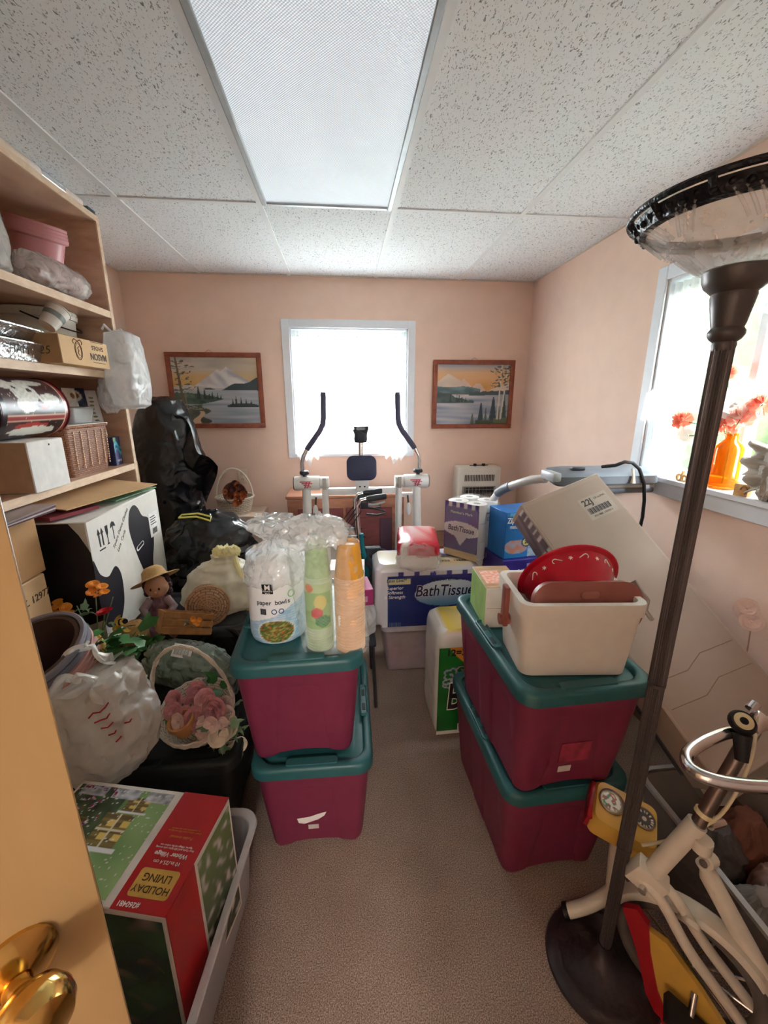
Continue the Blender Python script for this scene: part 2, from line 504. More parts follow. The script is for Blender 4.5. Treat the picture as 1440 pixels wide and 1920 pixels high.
# unseen fill lamp added behind the camera, lights the doorway side of the room
hl = thing('hall_fill_light', 'added unseen fill light with a round glass shade in the hall outside the doorway', 'light', (.1, -2.05, CZ))
g = G(); g.lathe([(.001, -.11), (.08, -.1), (.14, -.05), (.15, 0)], 32); g.build('shade', mat('fill_light_glass', '#fff4e4', .4, emit=1.0), hl)
g = G(); g.lathe([(.16, 0), (.16, -.015), (.15, -.015), (.15, 0)], 32); g.build('base', STEEL, hl)
ld = bpy.data.lights.new('hall_fill_bulb', 'POINT'); ld.energy = 62; ld.color = (1, .96, .92); ld.shadow_soft_size = .14
lo = bpy.data.objects.new('hall_fill_bulb', ld); COL.objects.link(lo); lo.location = (.1, -2.05, CZ-.32)

# ------------------------------------------------------------------ windows
M_GLASS = mat('window_glass', '#eef6f4', .02, alpha=.06, spec=.5)
M_SASH = mat('sash_white', '#e9edf0', .35, var=.02)
def window(name, axis, a0, a1, z0, z1, at):
    """axis 'x': window in a wall y=at; axis 'y': in a wall x=at"""
    w = bpy.data.objects.new(name, None); COL.objects.link(w); w['kind'] = 'structure'
    if axis == 'x': F = lambda a, b_, c, d, e, f: (a, b_, at+c, at+d, e, f)
    else: F = lambda a, b_, c, d, e, f: (at+c, at+d, a, b_, e, f)
    def bx(n, m, L_, bev=.003):
        g = G()
        for q in L_: g.box(*F(*q), bev=bev, seg=1)
        return g.build(n, m, w)
    c = .057
    bx('casing', M_TRIM, [(a0-c, a0, -.014, -.001, z0-.03, z1+c), (a1, a1+c, -.014, -.001, z0-.03, z1+c), (a0, a1, -.014, -.001, z1, z1+c)])
    bx('jamb', M_TRIM, [(a0-.001, a0+.012, -.001, .135, z0, z1), (a1-.012, a1+.001, -.001, .135, z0, z1), (a0+.012, a1-.012, -.001, .135, z1-.012, z1)])
    bx('sill', M_TRIM, [(a0+.0, a1-.0, -.03 if axis == 'x' else -.035, .135, z0-.022, z0+.001)])
    if axis == 'y': bx('apron', M_TRIM, [(a0-c, a1+c, -.016, -.001, z0-.085, z0-.022)])
    s = .035
    mid = (z0+z1)/2
    i0, i1 = a0+.012, a1-.012
    bx('sash', M_SASH, [(i0, i0+s, .07, .1, z0, z1-.012), (i1-s, i1, .07, .1, z0, z1-.012), (i0+s, i1-s, .07, .1, z0, z0+s), (i0+s, i1-s, .07, .1, z1-.012-s, z1-.012)]
       + ([(i0+s, i1-s, .06, .11, mid-s/2, mid+s/2)] if axis == 'x' else [((i0+i1)/2-s/2, (i0+i1)/2+s/2, .06, .11, z0+s, z1-.012-s)]))
    g = G(); g.box(*F(i0+s, i1-s, .083, .087, z0+s, z1-.012-s)); g.build('pane', M_GLASS, w)
    return w
window('window_1', 'x', *W1, YW)
window('window_2', 'y', *W2, XR)

# curtains
M_CURT = mat('sheer_curtain', '#f4f6f6', .9, var=.02, translucent=.5, alpha=.8, spec=.1)
M_LACE = mat('lace_trim', '#fbfbfa', .9, var=.02, translucent=.45, alpha=.85, spec=.1)
def sheer(name, fn, par, m=None, nu=60, nv=30):
    g = G(); g.grid(fn, nu, nv); return g.build(name, m or M_CURT, par, fix=False, ang=180)
cu = thing('sheer_curtain', 'pair of white sheer curtains with ruffles over the back wall window', 'curtain', (0, YW+.03, 0))
x0, x1, z0, z1 = W1
def wav(u, k, a, s=0): return a*sin(k*u*2*pi+s+1.5*sin(u*9+s))
sheer('panel', lambda u, v: (x0+.01+(.40-.03*v*0)*u, .02+wav(u, 7, .012), z0+.06+(z1-.03-z0-.06)*v), cu)
sheer('panel', lambda u, v: (x1-.01-.40*u, .02+wav(u, 7, .012, 2), z0+.06+(z1-.03-z0-.06)*v), cu)
sheer('heading', lambda u, v: (x0+.012+(x1-x0-.024)*u, .008+wav(u, 22, .008), z1-.055+.042*v), cu, M_LACE, 160, 4)
g = G(); g.tube([(x0+.008, .015, z1-.05), (x1-.008, .015, z1-.05)], .006); g.build('rod', M_TRIM, cu)
for sgn, xa in ((1, x0), (-1, x1)):
    # ruffled edge running down and the gathered end hanging below the sill
    sheer('ruffle', lambda u, v: (xa+sgn*(.012+.05*v+.012*sin(u*40)), -.01-.012*sin(u*34+v*2), z1-.35-(z1-.35-z0-.05)*u), cu, M_LACE, 90, 6)
    sheer('tail', lambda u, v: (xa+sgn*(.02+.15*u+.01*sin(v*14)), -.085-.015*sin(u*26+v*3), z0+.10-(.17-.12*abs(u-.45)+.03*sin(u*15))*v), cu, M_LACE, 50, 14)
# side window: two panels tied back, ruffle half way
cu = thing('ruffled_curtain', 'white sheer ruffled curtains tied back over the side wall window', 'curtain', (XR+.03, 0, 0))
y0, y1, z0, z1 = W2
def panel2(ya, yb_top, tie_y, sg, seed):
    zt = z0+.33
    def fn(u, v):
        # v=0 bottom .. 1 top ; gathered to the tie at zt
        z = z0+.015+(z1-.03-z0-.015)*v
        if z > zt:
            k = ((z-zt)/(z1-zt))**.75; a = ya+(tie_y-ya)*.0; wdt = .06+(abs(yb_top-ya)-.06)*k
        else:
            k = (zt-z)/(zt-z0); wdt = .06+.15*k
        y = ya+sg*(.012+wdt*u)
        return (wav(u, 6, .008+.008*(z < zt), seed)-.0+.012*u, y, z)
    sheer('panel', fn, cu, None, 60, 40)
    # edge ruffle following the open edge
    def rf(u, v):
        z = zt+(z1-.04-zt)*u; k = ((z-zt)/(z1-zt))**.75; wdt = .06+(abs(yb_top-ya)-.06)*k
        return (-.012+.014*sin(u*60+v), ya+sg*(.012+wdt+.055*v+.008*sin(u*47)), z-.03*v)
    sheer('ruffle', rf, cu, M_LACE, 110, 6)
    def band(u, v):
        a = pi*u
        return (-.03-.035*sin(a)-.012*v+.006*sin(u*40), ya+sg*(-.03+.19*u), zt+.045-.02*sin(a)+.02*sin(u*4)-.13*v+.008*sin(u*38+v*3))
    sheer('tie_back', band, cu, M_LACE, 60, 8)
    sheer('ruffle', lambda u, v: (-.02+.016*sin(u*30), ya+sg*(.0+.21*u), z0+.10+.02*sin(u*5)-.088*v), cu, M_LACE, 60, 6)
panel2(y1, y1-.42, y1-.05, -1, 0)
panel2(y0, y0+.42, y0+.05, 1, 2)
g = G(); g.tube([(.0, y0+.008, z1-.045), (.0, y1-.008, z1-.045)], .006); g.build('rod', M_TRIM, cu)
sheer('heading', lambda u, v: (-.01+wav(u, 20, .008), y0+.014+(y1-y0-.028)*u, z1-.065+.045*v), cu, M_LACE, 150, 4)

# outside: lawn and shrubs seen through the panes
g = G(); g.box(-14, 14, -6, 22, -.5, -.3); struct(g.build('ground', mat('lawn', '#4c5540', .9, var=.3, vs=4)))
M_LEAF = mat('shrub_green', '#34472a', .8, var=.5, vs=6, bump=1, bs=14)  # green darkened, self-shade of the leaves is put into the colour
for k, (x, y, r, h, lab) in enumerate(((4.3, 3.4, 1.5, 7.5, 'tall green bush seen through the side window between its curtains'), (4.0, .5, 1.2, 5.0, 'dense green bush outside the side window nearest the house corner'), (5.6, 6.6, 1.9, 9.0, 'far tall green bush outside beyond the side window'))):
    g = G(); rings = []
    for i in range(25):
        a = pi*i/24; ring = []
        for j in range(40):
            b_ = 2*pi*j/40; p = V((sin(a)*cos(b_), sin(a)*sin(b_), -cos(a)))
            f = 1+.22*NZ.noise(p*4+V((k*9, 0, 0)))+.12*NZ.noise(p*11)
            ring.append((p.x*r*f, p.y*r*f, h/2+p.z*h/2*f-.2))
        rings.append(ring)
    g.loft(rings); sh = thing('garden_bush', lab, 'bush', (x, y, -.3)); g.build('foliage', M_LEAF, sh)
    g = G(); g.tube([(0, 0, 0), (.02, 0, .5)], .06); g.build('stem', mat('bark', '#5c4a3c', .9), sh)

# ------------------------------------------------------------------ the open door
M_DOOR = wood_mat('maple_door', '#8a6d48', '#9d7f58', (5, 5, 1.2), .35, 2.5)
BRASS = mat('polished_brass', '#dcb56a', .14, 1, var=.04)
a = RD(232); EX, EY = -.222, .285
dr = bpy.data.objects.new('door_1', None); COL.objects.link(dr); dr['kind'] = 'structure'
dr.location = (EX, EY, 0); dr.rotation_euler = (0, 0, a)
g = G(); g.box(0, .765, -.0355, 0, .012, 2.03, bev=.0015, seg=1); g.build('slab', M_DOOR, dr)
# face toward the camera is local -Y? n = (-sin a, cos a) rotated: local +Y points to the hall side
KZ, KX = 1.135, .062
for sg, y in ((1, 0), (-1, -.0355)):
    Mk = TM((KX, y, KZ), (RD(-90*sg), 0, 0), (.86, .86, .86))
    g = G(); g.lathe([(.001, .004), (.012, .016), (.020, .013), (.030, .008), (.0355, .004), (.036, 0)], 36, Mk)
    g.build('rosette', BRASS, dr)
    g = G(); g.lathe([(.011, .010), (.011, .026), (.016, .032), (.0255, .040), (.029, .050), (.0285, .058), (.024, .066), (.012, .071), (.001, .0715)], 36, Mk)
    g.build('knob', BRASS, dr)
g = G(); g.box(-.001, .0005, -.031, -.004, KZ-.03, KZ+.03); g.build('latch_plate', BRASS, dr)
for z in (.25, 1.0, 1.8):
    g = G(); g.tube([(.768, .004, z-.04), (.768, .004, z+.04)], .006); g.build('hinge', BRASS, dr)
flush_text()

# ================================================================== bookcase and what stands on it
PLY = wood_mat('pine_plywood', '#bd9479', '#d6b096', (2, 1, 6), .6, 4)
PLYE = wood_mat('pine_edge', '#d9bb9f', '#ead2b6', (8, 3, 8), .6, 6)
bc = thing('bookcase', 'tall open plywood bookcase along the wall on the door side', 'bookcase', (-1.275, 1.53, 0))
SX0, SX1, SY0, SY1 = -.205, .195, -.75, .75
S = {'top': (2.335, 2.36), 's2': (1.932, 1.962), 's3': (1.655, 1.685), 's4': (1.21, 1.24), 's5': (.57, .6), 's6': (.06, .085)}
for y0, y1 in ((SY0, SY0+.025), (SY1-.025, SY1)):
    g = G(); g.box(SX0, SX1-.006, y0, y1, .002, 2.335); p = g.build('side_panel', PLY, bc)
    g = G(); g.box(SX1-.006, SX1, y0, y1, .002, 2.335); g.build('edge_strip', PLYE, p)
for z0, z1 in S.values():
    e = 0 if z1 > 2.3 else .025
    g = G(); g.box(SX0, SX1-.008, SY0+e, SY1-e, z0, z1); p = g.build('shelf', PLY, bc)
    g = G(); g.box(SX1-.008, SX1-.001, SY0+e, SY1-e, z0, z1); g.build('edge_strip', PLYE, p)
g = G(); g.box(SX0-.006, SX0, SY0, SY1, .002, 2.335); g.build('back_panel', PLY, bc)

# gift wrap rolls on top
PINKP = mat('gift_wrap_red', '#c4656a', .5); CREAMP = mat('gift_wrap_cream', '#e8d6c4', .5)
SILV = mat('foil_label', '#dfe6ec', .25, .6)
def roll(name, label, p0, p1, r, m, band=None):
    t = thing(name, label, 'gift wrap', p0)
    d = V(p1)-V(p0); n = 20
    g = G(); g.tube([(0, 0, 0), tuple(d*.02), tuple(d*.98), tuple(d)], [r*.96, r, r, r*.96], n); g.build('paper', m, t)
    if band:
        for b0, b1, bm in band:
            g = G(); g.tube([tuple(d*b0), tuple(d*b1)], r+.0008, n); g.build('band', bm, t)
    return t
roll('wrapping_paper_roll', 'pale gift wrap roll with a silver label on top of the bookcase', (-1.118, 1.62, 2.383), (-1.112, 2.2, 2.383), .0185, mat('gift_wrap_white', '#e9dcd6', .45), [(.56, .80, SILV), (.15, .45, CREAMP)])
roll('wrapping_paper_roll', 'red gift wrap roll lying behind the pale one atop the bookcase', (-1.17, 1.45, 2.381), (-1.162, 2.05, 2.381), .018, PINKP, [(.0, .12, CREAMP)])
t = tag(G().box(-.012, .012, -.03, .03, 0, .022, bev=.004).build('tape_dispenser', mat('dark_teal_plastic', '#3d5860', .35), None, (-1.10, 2.25, 2.3605)), 'small dark teal plastic piece at the corner of the bookcase top', 'tape dispenser')

# pink pots nested on the second shelf
PINKPOT = mat('pink_plastic', '#cf8f93', .35, var=.03)
def pot_mesh(r0, r1, h, lip=.008, m=None, n=40):
    g = G(); g.lathe([(.001, 0), (r0, 0), (r0+.003, .003), (r1-.004, h-.022), (r1+lip*.5, h-.02), (r1+lip, h-.015), (r1+lip, h-.003), (r1+lip-.003, h), (r1-.002, h), (r1-.006, h-.02), (r0-.003, .004), (.001, .004)], n)
    return g
pots = []
g = pot_mesh(.072, .092, .165)
for k, lab in enumerate(('lowest pink plastic flowerpot of the nest on the upper shelf', 'second pink plastic flowerpot from below in the upper shelf nest', 'third pink plastic flowerpot from below in the upper shelf nest', 'topmost pink plastic flowerpot of the nest on the upper shelf')):
    o = g.build('flowerpot', PINKPOT) if k == 0 else pots[0].copy()
    if k: COL.objects.link(o)
    o.location = (-1.245, 2.06, 1.9625+.09+k*.0125); tag(o, lab, 'flowerpot', 'pink flowerpots nested on the upper shelf'); pots.append(o)
    o.rotation_euler = (RD(8), RD(14), 0)
b = tag(G().box(-.085, .085, -.08, .08, 0, .078, bev=.006).build('storage_box', mat('dark_card', '#6d5348', .8), None, (-1.25, 2.07, 1.9625)), 'low brown box under the nest of pink pots', 'box')
HAZE = mat('milky_poly', '#dcd9d4', .25, translucent=.35, alpha=.82, crease=.8, cs=30)
FILMY = mat('crinkled_clear_poly', '#e8e6e2', .15, translucent=.3, alpha=.5, crease=1, cs=35, spec=.8)
t = thing('plastic_bag', 'crinkled see-through bag of pink cups lying on the upper shelf', 'bag', (-1.135, 1.78, 1.965))
g = bag(.062, .062, [(0, .35), (.03, .85), (.1, 1), (.2, 1), (.3, .95), (.36, .75), (.385, .3)], amp=.07, fr=5, seed=3)
g.build('film', FILMY, t, (0, 0, .066), (RD(-90), 0, 0))
g = G(); g.lathe([(.034, 0), (.05, .22), (.053, .225), (.053, .235), (.02, .235)], 28, cap0=True, cap1=True)
g.build('cup_stack', mat('dusty_pink', '#c09690', .5), t, (0, .05, .066), (RD(-90), 0, 0))
g = G(); g.ball((0, 0, 0), .045); g.build('paper_ball', WHITE, t, (0, .315, .062))
t = tag(bag(.085, .1, [(0, .7), (.02, 1), (.12, 1.05), (.2, .95), (.27, .7), (.3, .3)], amp=.05, fr=5, seed=8).build('plastic_bag', HAZE, None, (-1.19, 1.66, 1.971)), 'lumpy milky white bag at the near end of the upper shelf', 'bag')

# third shelf: pans, bucket, cup, shoe box, hanging bag
FOIL = mat('aluminium_foil', '#d9dde0', .25, .9, bump=.5, bs=60)
def foilpan(label, loc, rz, w=.24, l=.30, h=.062, tilt=(0, 0)):
    t = thing('foil_pan', label, 'pan', loc, group='foil pans', rot=(tilt[0], tilt[1], rz))
    n = 30; rings = []
    def ring(s, z, cr):
        r = rr(w*s, l*s, .035, z, 5, 14)
        return [(x*(1+cr*(1 if k % 2 else -1)), y*(1+cr*(1 if k % 2 else -1)), z) for k, (x, y, z) in enumerate(r)]
    g = G(); g.loft([ring(.78, .004, 0), ring(.8, .002, .006), ring(.93, h-.004, .006), ring(.95, h, 0), ring(1.0, h+.002, 0), ring(1.0, h-.002, 0), ring(.955, h-.003, 0), ring(.92, h-.01, .006), ring(.785, .007, .006)], True, True)
    g.build('pan', FOIL, t); return t
fp = foilpan('foil baking pan marked HAM at the front of the third shelf', (-1.195, 1.62, 1.6865), 0, .25, .31)
text('HAM', .042, BLACK, fp, FM((.1195, -.02, .034), (0, 1, 0), (.22, 0, 1)), bold=-.004)
foilpan('shallow foil pan stacked on the one marked HAM', (-1.2, 1.62, 1.765), .1, .25, .31, .04, (.0, .06))
foilpan('small foil loaf pan on top of the foil pans', (-1.26, 1.60, 1.825), .15, .13, .2, .055)
MILK = mat('white_plastic', '#e9e7df', .4, var=.02)
t = thing('bucket', 'white plastic bucket with a dark wire handle behind the shoe box', 'bucket', (-1.305, 2.09, 1.6865))
g = G(); g.lathe([(.001, 0), (.115, 0), (.118, .004), (.133, .205), (.140, .207), (.142, .214), (.142, .236), (.139, .24), (.132, .238), (.130, .21), (.113, .006), (.001, .006)], 48); g.build('tub', MILK, t)
g = G()
for k in range(60):
    a = 2*pi*k/60; g.ball((.142*cos(a), .142*sin(a), .225), .0035, 6, 4)
g.build('beaded_rim', MILK, t)
g = G(); g.tube([(.143*cos(a), .143*sin(a)-.02*0, .215+.0) if 0 else (.03+.118*sin(q), -.146*cos(q), .215-.055*sin(q)) for q, a in ((pi*i/16, 0) for i in range(17))], .003, 8); g.build('handle', mat('dark_wire', '#40332c', .4, .6), t)
t = thing('paper_cup', 'white cup lying tilted beside the bucket on the third shelf', 'cup', (-1.155, 1.895, 1.838), rot=(RD(-35), RD(20), 0))
g = G(); g.lathe([(.001, 0), (.03, 0), (.043, .085), (.046, .086), (.046, .09), (.041, .09), (.028, .004), (.001, .004)], 32); g.build('shell', WHITE, t)
g = G(); g.lathe([(.0365, .04), (.0395, .06)], 32); g.build('printed_band', mat('grey_print', '#9aa3a0', .6), t)

CARD = mat('kraft_card', '#b98e60', .8, var=.06, vs=12)
CARDL = mat('pale_kraft', '#cfab7e', .8, var=.05, vs=12)
KINK = mat('brown_print', '#4a3524', .7)
t = thing('shoe_box', 'brown cardboard shoe box with upside down lettering on the third shelf', 'box', (-1.02, 1.725, 1.6865))
g = G(); g.box(-.25, 0, 0, .325, 0, .104, bev=.002, seg=1); g.build('body', CARDL, t)
g = G(); g.box(-.248, -.002, -.0008, .0002, .002, .102); g.build('end_panel', CARD, t)
F = FM((.0006, .245, .058), (0, -1, 0), (0, 0, -1))
text('MASON', .036, KINK, t, F @ TM((0, .014, 0)), bold=.02, sx=.95)
text('SHOES', .024, KINK, t, F @ TM((0, -.02, 0)), bold=.015, space=1.25)
g = G()
for yy in (.038, -.042): g.box(-.045, .045, yy-.0012, yy+.0012, -.0002, .0003, F)
g.build('print_rules', KINK, t)
F2 = FM((.0006, .11, .055), (0, -1, 0), (0, 0, -1))
g = G(); g.tube([(.022*cos(a), .033*sin(a), 0) for a in [2*pi*i/28 for i in range(28)]], .0012, 5, F2, closed=True)
g.tube([(.017*cos(a), .027*sin(a), 0) for a in [2*pi*i/28 for i in range(28)]], .0007, 5, F2, closed=True)
for sg in (-1, 1): g.tube([(sg*.0, -.035, 0), (sg*.018, -.042, 0), (sg*.03, -.034, 0), (sg*.026, -.024, 0)], .0014, 5, F2)
g.tube([(-.006, -.016, 0), (.004, -.01, 0), (-.002, .0, 0), (.006, .008, 0), (-.004, .017, 0)], .0012, 5, F2)
g.build('emblem', KINK, t)
text('25', .04, KINK, t, FM((-.055, -.0012, .045), (1, 0, 0), (0, 0, 1)), bold=-.01, shear=.2)
HANG = mat('white_carrier_poly', '#f0f1f2', .25, translucent=.4, alpha=.85, crease=.7, cs=22)
t = thing('hanging_plastic_bag', 'white plastic bag bulging with boxes hung on the bookcase end', 'bag', (-1.022, 2.21, 1.515))
g = bag(.068, .11, [(0, .55), (.02, .9), (.10, 1.05), (.2, 1.0), (.28, .9), (.335, .8), (.35, .45)], amp=.022, fr=4, seed=12, sq=4); g.build('film', HANG, t)
g = G(); g.tube([(-.03, -.02, .34), (-.055, -.04, .375), (-.075, -.02, .36)], .006, 6); g.tube([(0, .03, .34), (-.03, .06, .37), (-.07, .05, .35)], .006, 6); g.build('handle', HANG, t)
g = G(); g.ball((.03, -.101, .12), (.008, .003, .008), 10, 6); g.build('red_mark', REDINK, t)
t = tag(bag(.045, .05, [(0, .5), (.03, 1), (.09, 1), (.14, .8), (.17, .3)], amp=.1, fr=5, seed=4).build('small_plastic_bag', HANG, None, (-1.095, 2.155, 1.50)), 'small crumpled white bag tucked under the hanging bag', 'bag')

# fourth shelf
t = thing('storage_box', 'plain white carton under the picture tin on the fourth shelf', 'box', (-1.06, 1.51, 1.2405))
g = G(); g.box(-.25, 0, 0, .19, 0, .178, bev=.003, seg=1); g.build('body', mat('white_card', '#e8e6e1', .7), t)
g = G(); g.box(-.247, -.003, -.0008, .0002, .003, .175); g.build('side_panel', mat('shaded_white_card', '#c9ab8c', .8), t)  # tan sheet paints the shade on the white carton's near side
g = G(); g.ball((.0006, .11, .16), (.001, .004, .004), 8, 6); g.build('hole', BLACK, t)
t = thing('picture_tin', 'large dark red tin drum with a white puppy picture lying on its side', 'tin', (-1.185, 1.46, 1.527))
r = .106; ln = .35
def tin_col(p):
    y = p[1]/ln; a = math.atan2(p[2], p[0])          # a=0 faces the room
    u = y; v = a
    base = L('#3a1d20')
    if abs(v+.32) < .07: base = L('#9c2a2c')
    if abs(abs(v+.32)-.085) < .012: base = L('#d9b9a0')
    if u > .93 or u < .06: base = L('#8c2428')
    if .06 < u < .075 or .915 < u < .93: base = L('#d9b9a0')
    n = nz(u*14, v*6)*.12
    if v > -.2:
        d = min(math.hypot((u-.42)/.17, (v-.55)/.42), math.hypot((u-.60)/.2, (v-.98)/.16), math.hypot((u-.24)/.10, (v-.98)/.35), math.hypot((u-.72)/.15, (v-.30)/.2), math.hypot((u-.36)/.12, (v-.12)/.26))
        if d+n < 1: base = mixc(L('#e9eae2'), L('#a9aca2'), (nz(u*30, v*14)+.3)*.7)
        if math.hypot((u-.50)/.035, (v-.62)/.075) < 1 or math.hypot((u-.33)/.03, (v-.72)/.05) < 1: base = L('#24211f')
        if math.hypot((u-.60)/.06, (v-.06)/.09)+n < 1: base = L('#b02a2a')
    elif v < -.42:
        if math.hypot((u-.5)/.34, (v+.85)/.22)+n*2 < 1: base = L('#dfe0d6')
        elif math.hypot((u-.45)/.25, (v+.6)/.12)+n*2 < 1: base = L('#b5352f')
    if nz(u*160, v*70, 3) > .62: base = L('#d8c8b8')
    return base
g = G(); nr = 110; na = 140
g.loft([[(r*cos(2*pi*j/na-pi), ln*i/nr, r*sin(2*pi*j/na-pi)) for j in range(na)] for i in range(nr+1)], True, True)
g.build('can', vcol_mat('tin_print', .38, .15), t, col=tin_col)
g = G()
for yy in (.004, ln-.004): g.tube([((r+.001)*cos(a), yy, (r+.001)*sin(a)) for a in [2*pi*i/40 for i in range(40)]], .004, 6, closed=True)
g.build('rim', mat('tin_rim', '#6e2a2c', .3, .5), t)
g = G(); g.lathe([(.001, 0), (r*.98, 0), (r+.004, .004), (r+.004, .03), (r, .032)], 40, TM((0, .03, 0), (RD(90), 0, 0))); g.build('lid', mat('black_lid', '#191a22', .25), t)

WK = weave_mat('brown_wicker', '#8f5a3c', '#a9714c', 70, 120)
def perim(w, l):
    return lambda p: ((math.atan2(p.y/l, p.x/w)/(2*pi))*2*(w+l), p.z)
t = thing('wicker_basket', 'square brown wicker basket on the fourth shelf', 'basket', (-1.225, 1.965, 1.2405))
g = G(); g.loft([rr(.20, .29, .03, 0, 6, 8), rr(.215, .315, .03, .07, 6, 8), rr(.225, .33, .03, .205, 6, 8), rr(.21, .31, .03, .205, 6, 8), rr(.19, .28, .03, .01, 6, 8)], True, True)
g.build('body', WK, t, uv=perim(.22, .32))
g = G(); g.tube([(x*1.01, y*1.01, .205) for x, y, z in rr(.225, .33, .03, 0, 6, 6)], .007, 8, closed=True); g.build('rim', mat('wicker_rim', '#9a6544', .6, bump=1, bs=120), t)
STR = mat('pale_reed', '#d9b088', .6)
for x in (-.055, -.02, .03, .0):
    pass
for yy in (-.11, -.06, -.01, .045, .1, .135):
    g = G()
    for k in range(14): g.box(.1075+.001*k*.35, .1115+.001*k*.35, yy-.003, yy+.003, .03+k*.0115, .0375+k*.0115)
    g.build('reed_stitching', STR, t)
PETC = mat('clear_plastic', '#e9eef0', .1, alpha=.35, spec=.8)
t = thing('food_container', 'clear lidded food container on the brown wicker basket', 'container', (-1.225, 2.03, 1.457))
g = G(); g.loft([rr(.13, .16, .02, .0), rr(.15, .18, .02, .06), rr(.144, .174, .02, .06), rr(.125, .155, .02, .003)], True, True); g.build('tub', PETC, t)
g = G(); g.loft([rr(.155, .186, .02, .06), rr(.155, .186, .02, .068)], True, True); g.build('lid', PETC, t)
t = tag(G().box(-.1, .1, -.15, .15, 0, .008, bev=.002, seg=1).build('cutting_board', MILK, None, (-1.215, 1.985, 1.4475)), 'thin white plastic board lying across the brown basket', 'board')
def sachet(label, loc, rz, w, h, c1, c2):
    t = thing('food_packet', label, 'packet', loc, rot=(RD(-8), 0, rz), group='packets above the food container')
    def fn(u, v):
        d = math.hypot((u-.5)/.28, (v-.55)/.3)
        if d < .55: return L('#7a4a2c')
        if d < 1: return L('#dad2c0')
        return mixc(L(c1), L(c2), v+nz(u*6, v*6))
    g = G(); g.grid(lambda u, v: ((u-.5)*w, -.018*sin(pi*u)*sin(pi*v), v*h), 16, 16); g.grid(lambda u, v: ((.5-u)*w, .012*sin(pi*u)*sin(pi*v), v*h), 16, 16)
    g.build('foil', vcol_mat('glossy_print', .25), t, col=lambda p: fn(p[0]/w+.5, p[2]/h), fix=False)
    return t
sachet('dark blue foil food packet standing nearest the bookcase end', (-1.24, 2.13, 1.527), RD(60), .11, .085, '#1d2744', '#3b4a72')
sachet('white and brown food packet standing on the clear container', (-1.215, 2.065, 1.527), RD(68), .06, .082, '#c9c6bd', '#e8e4da')
sachet('grey blue food packet standing at the rear of the clear container', (-1.25, 1.97, 1.527), RD(66), .08, .07, '#8694ad', '#aab6c9')
t = thing('blue_carton', 'small dark blue carton with a wave picture beside the basket', 'box', (-1.125, 2.173, 1.2405), RD(4))
g = G(); g.box(-.045, .0, 0, .072, 0, .138, bev=.001, seg=1); g.build('body', mat('indigo_card', '#33386b', .4), t)
raster('printed_face', .07, .134, 24, 40, lambda u, v: L('#e6e6ea') if (.12 < v < .2 and .2 < u < .85 and int(u*14) % 2) else (L('#35b7c9') if abs(v-.6-.18*sin(u*5)) < .05 or abs(v-.72-.12*sin(u*5)) < .03 or abs(v-.48-.12*sin(u*5)) < .03 else (L('#4a9a5a') if v > .85 and u < .35 else L('#31366c'))), t, FM((.0006, .036, .069), (0, 1, 0), (0, 0, 1)))
t = thing('greeting_card', 'tall white card with a green leaf sprig leaning at the bookcase end', 'card', (-1.19, 2.20, 1.385), rot=(RD(-10), 0, RD(62)))
g = G(); g.box(-.035, .035, 0, .002, 0, .22); g.build('card', WHITE, t)
g = G()
for k in range(9): g.ball((.004*sin(k), -.001, .04+k*.018), (.012, .0012, .005), 8, 5, TM((0, 0, 0)))
g.build('leaf_print', mat('sage_ink', '#8b9a78', .7), t)
b = tag(G().box(-.04, .04, -.03, .03, 0, .143, bev=.002, seg=1).build('storage_box', CARD, None, (-1.2, 2.2, 1.2405)), 'small brown carton hidden behind the blue carton', 'box')

# papers pushed in under the fourth shelf, on the spotted carton and brown cartons
def sheet(name, label, cat, loc, rz, w, l, m, th=.003, tilt=(0, 0)):
    g = G(); g.box(-w/2, w/2, -l/2, l/2, 0, th); o = g.build(name, m, None, loc, (tilt[0], tilt[1], rz)); return tag(o, label, cat)
sheet('cardboard_sheet', 'large tan cardboard sheet lying on the spotted carton', 'cardboard', (-1.09, 1.86, 1.168), RD(-14), .26, .50, CARDL, .004, (0, RD(4)))
sheet('folder', 'green paper folder on top of the spotted carton', 'folder', (-1.03, 1.98, 1.140), RD(-8), .16, .3, mat('green_paper', '#7ba37d', .7), .004, (0, RD(3)))
sheet('envelope', 'brown paper envelope above the green folder', 'envelope', (-1.06, 2.0, 1.153), RD(-10), .14, .22, mat('buff_paper', '#b08a66', .8), .004, (0, RD(3)))
for k, (c, dz) in enumerate((('#4a3640', 0), ('#c8bcb8', .006), ('#5b4450', .012), ('#8e7d7c', .018))):
    sheet('magazine', ['lowest dark magazine under the fourth shelf', 'pale magazine second from below under the fourth shelf', 'purple magazine third from below under the fourth shelf', 'topmost grey magazine under the fourth shelf'][k], 'magazine', (-1.14+.006*k, 1.30, 1.183+dz), RD(2*k-3), .26, .40, mat('cover_%s' % c[1:], c, .35), .005)
sheet('book', 'dark red book cover on the spotted carton next to the folder', 'book', (-1.09, 1.66, 1.1305), RD(-20), .14, .2, mat('maroon_cover', '#8a3a42', .4), .014)

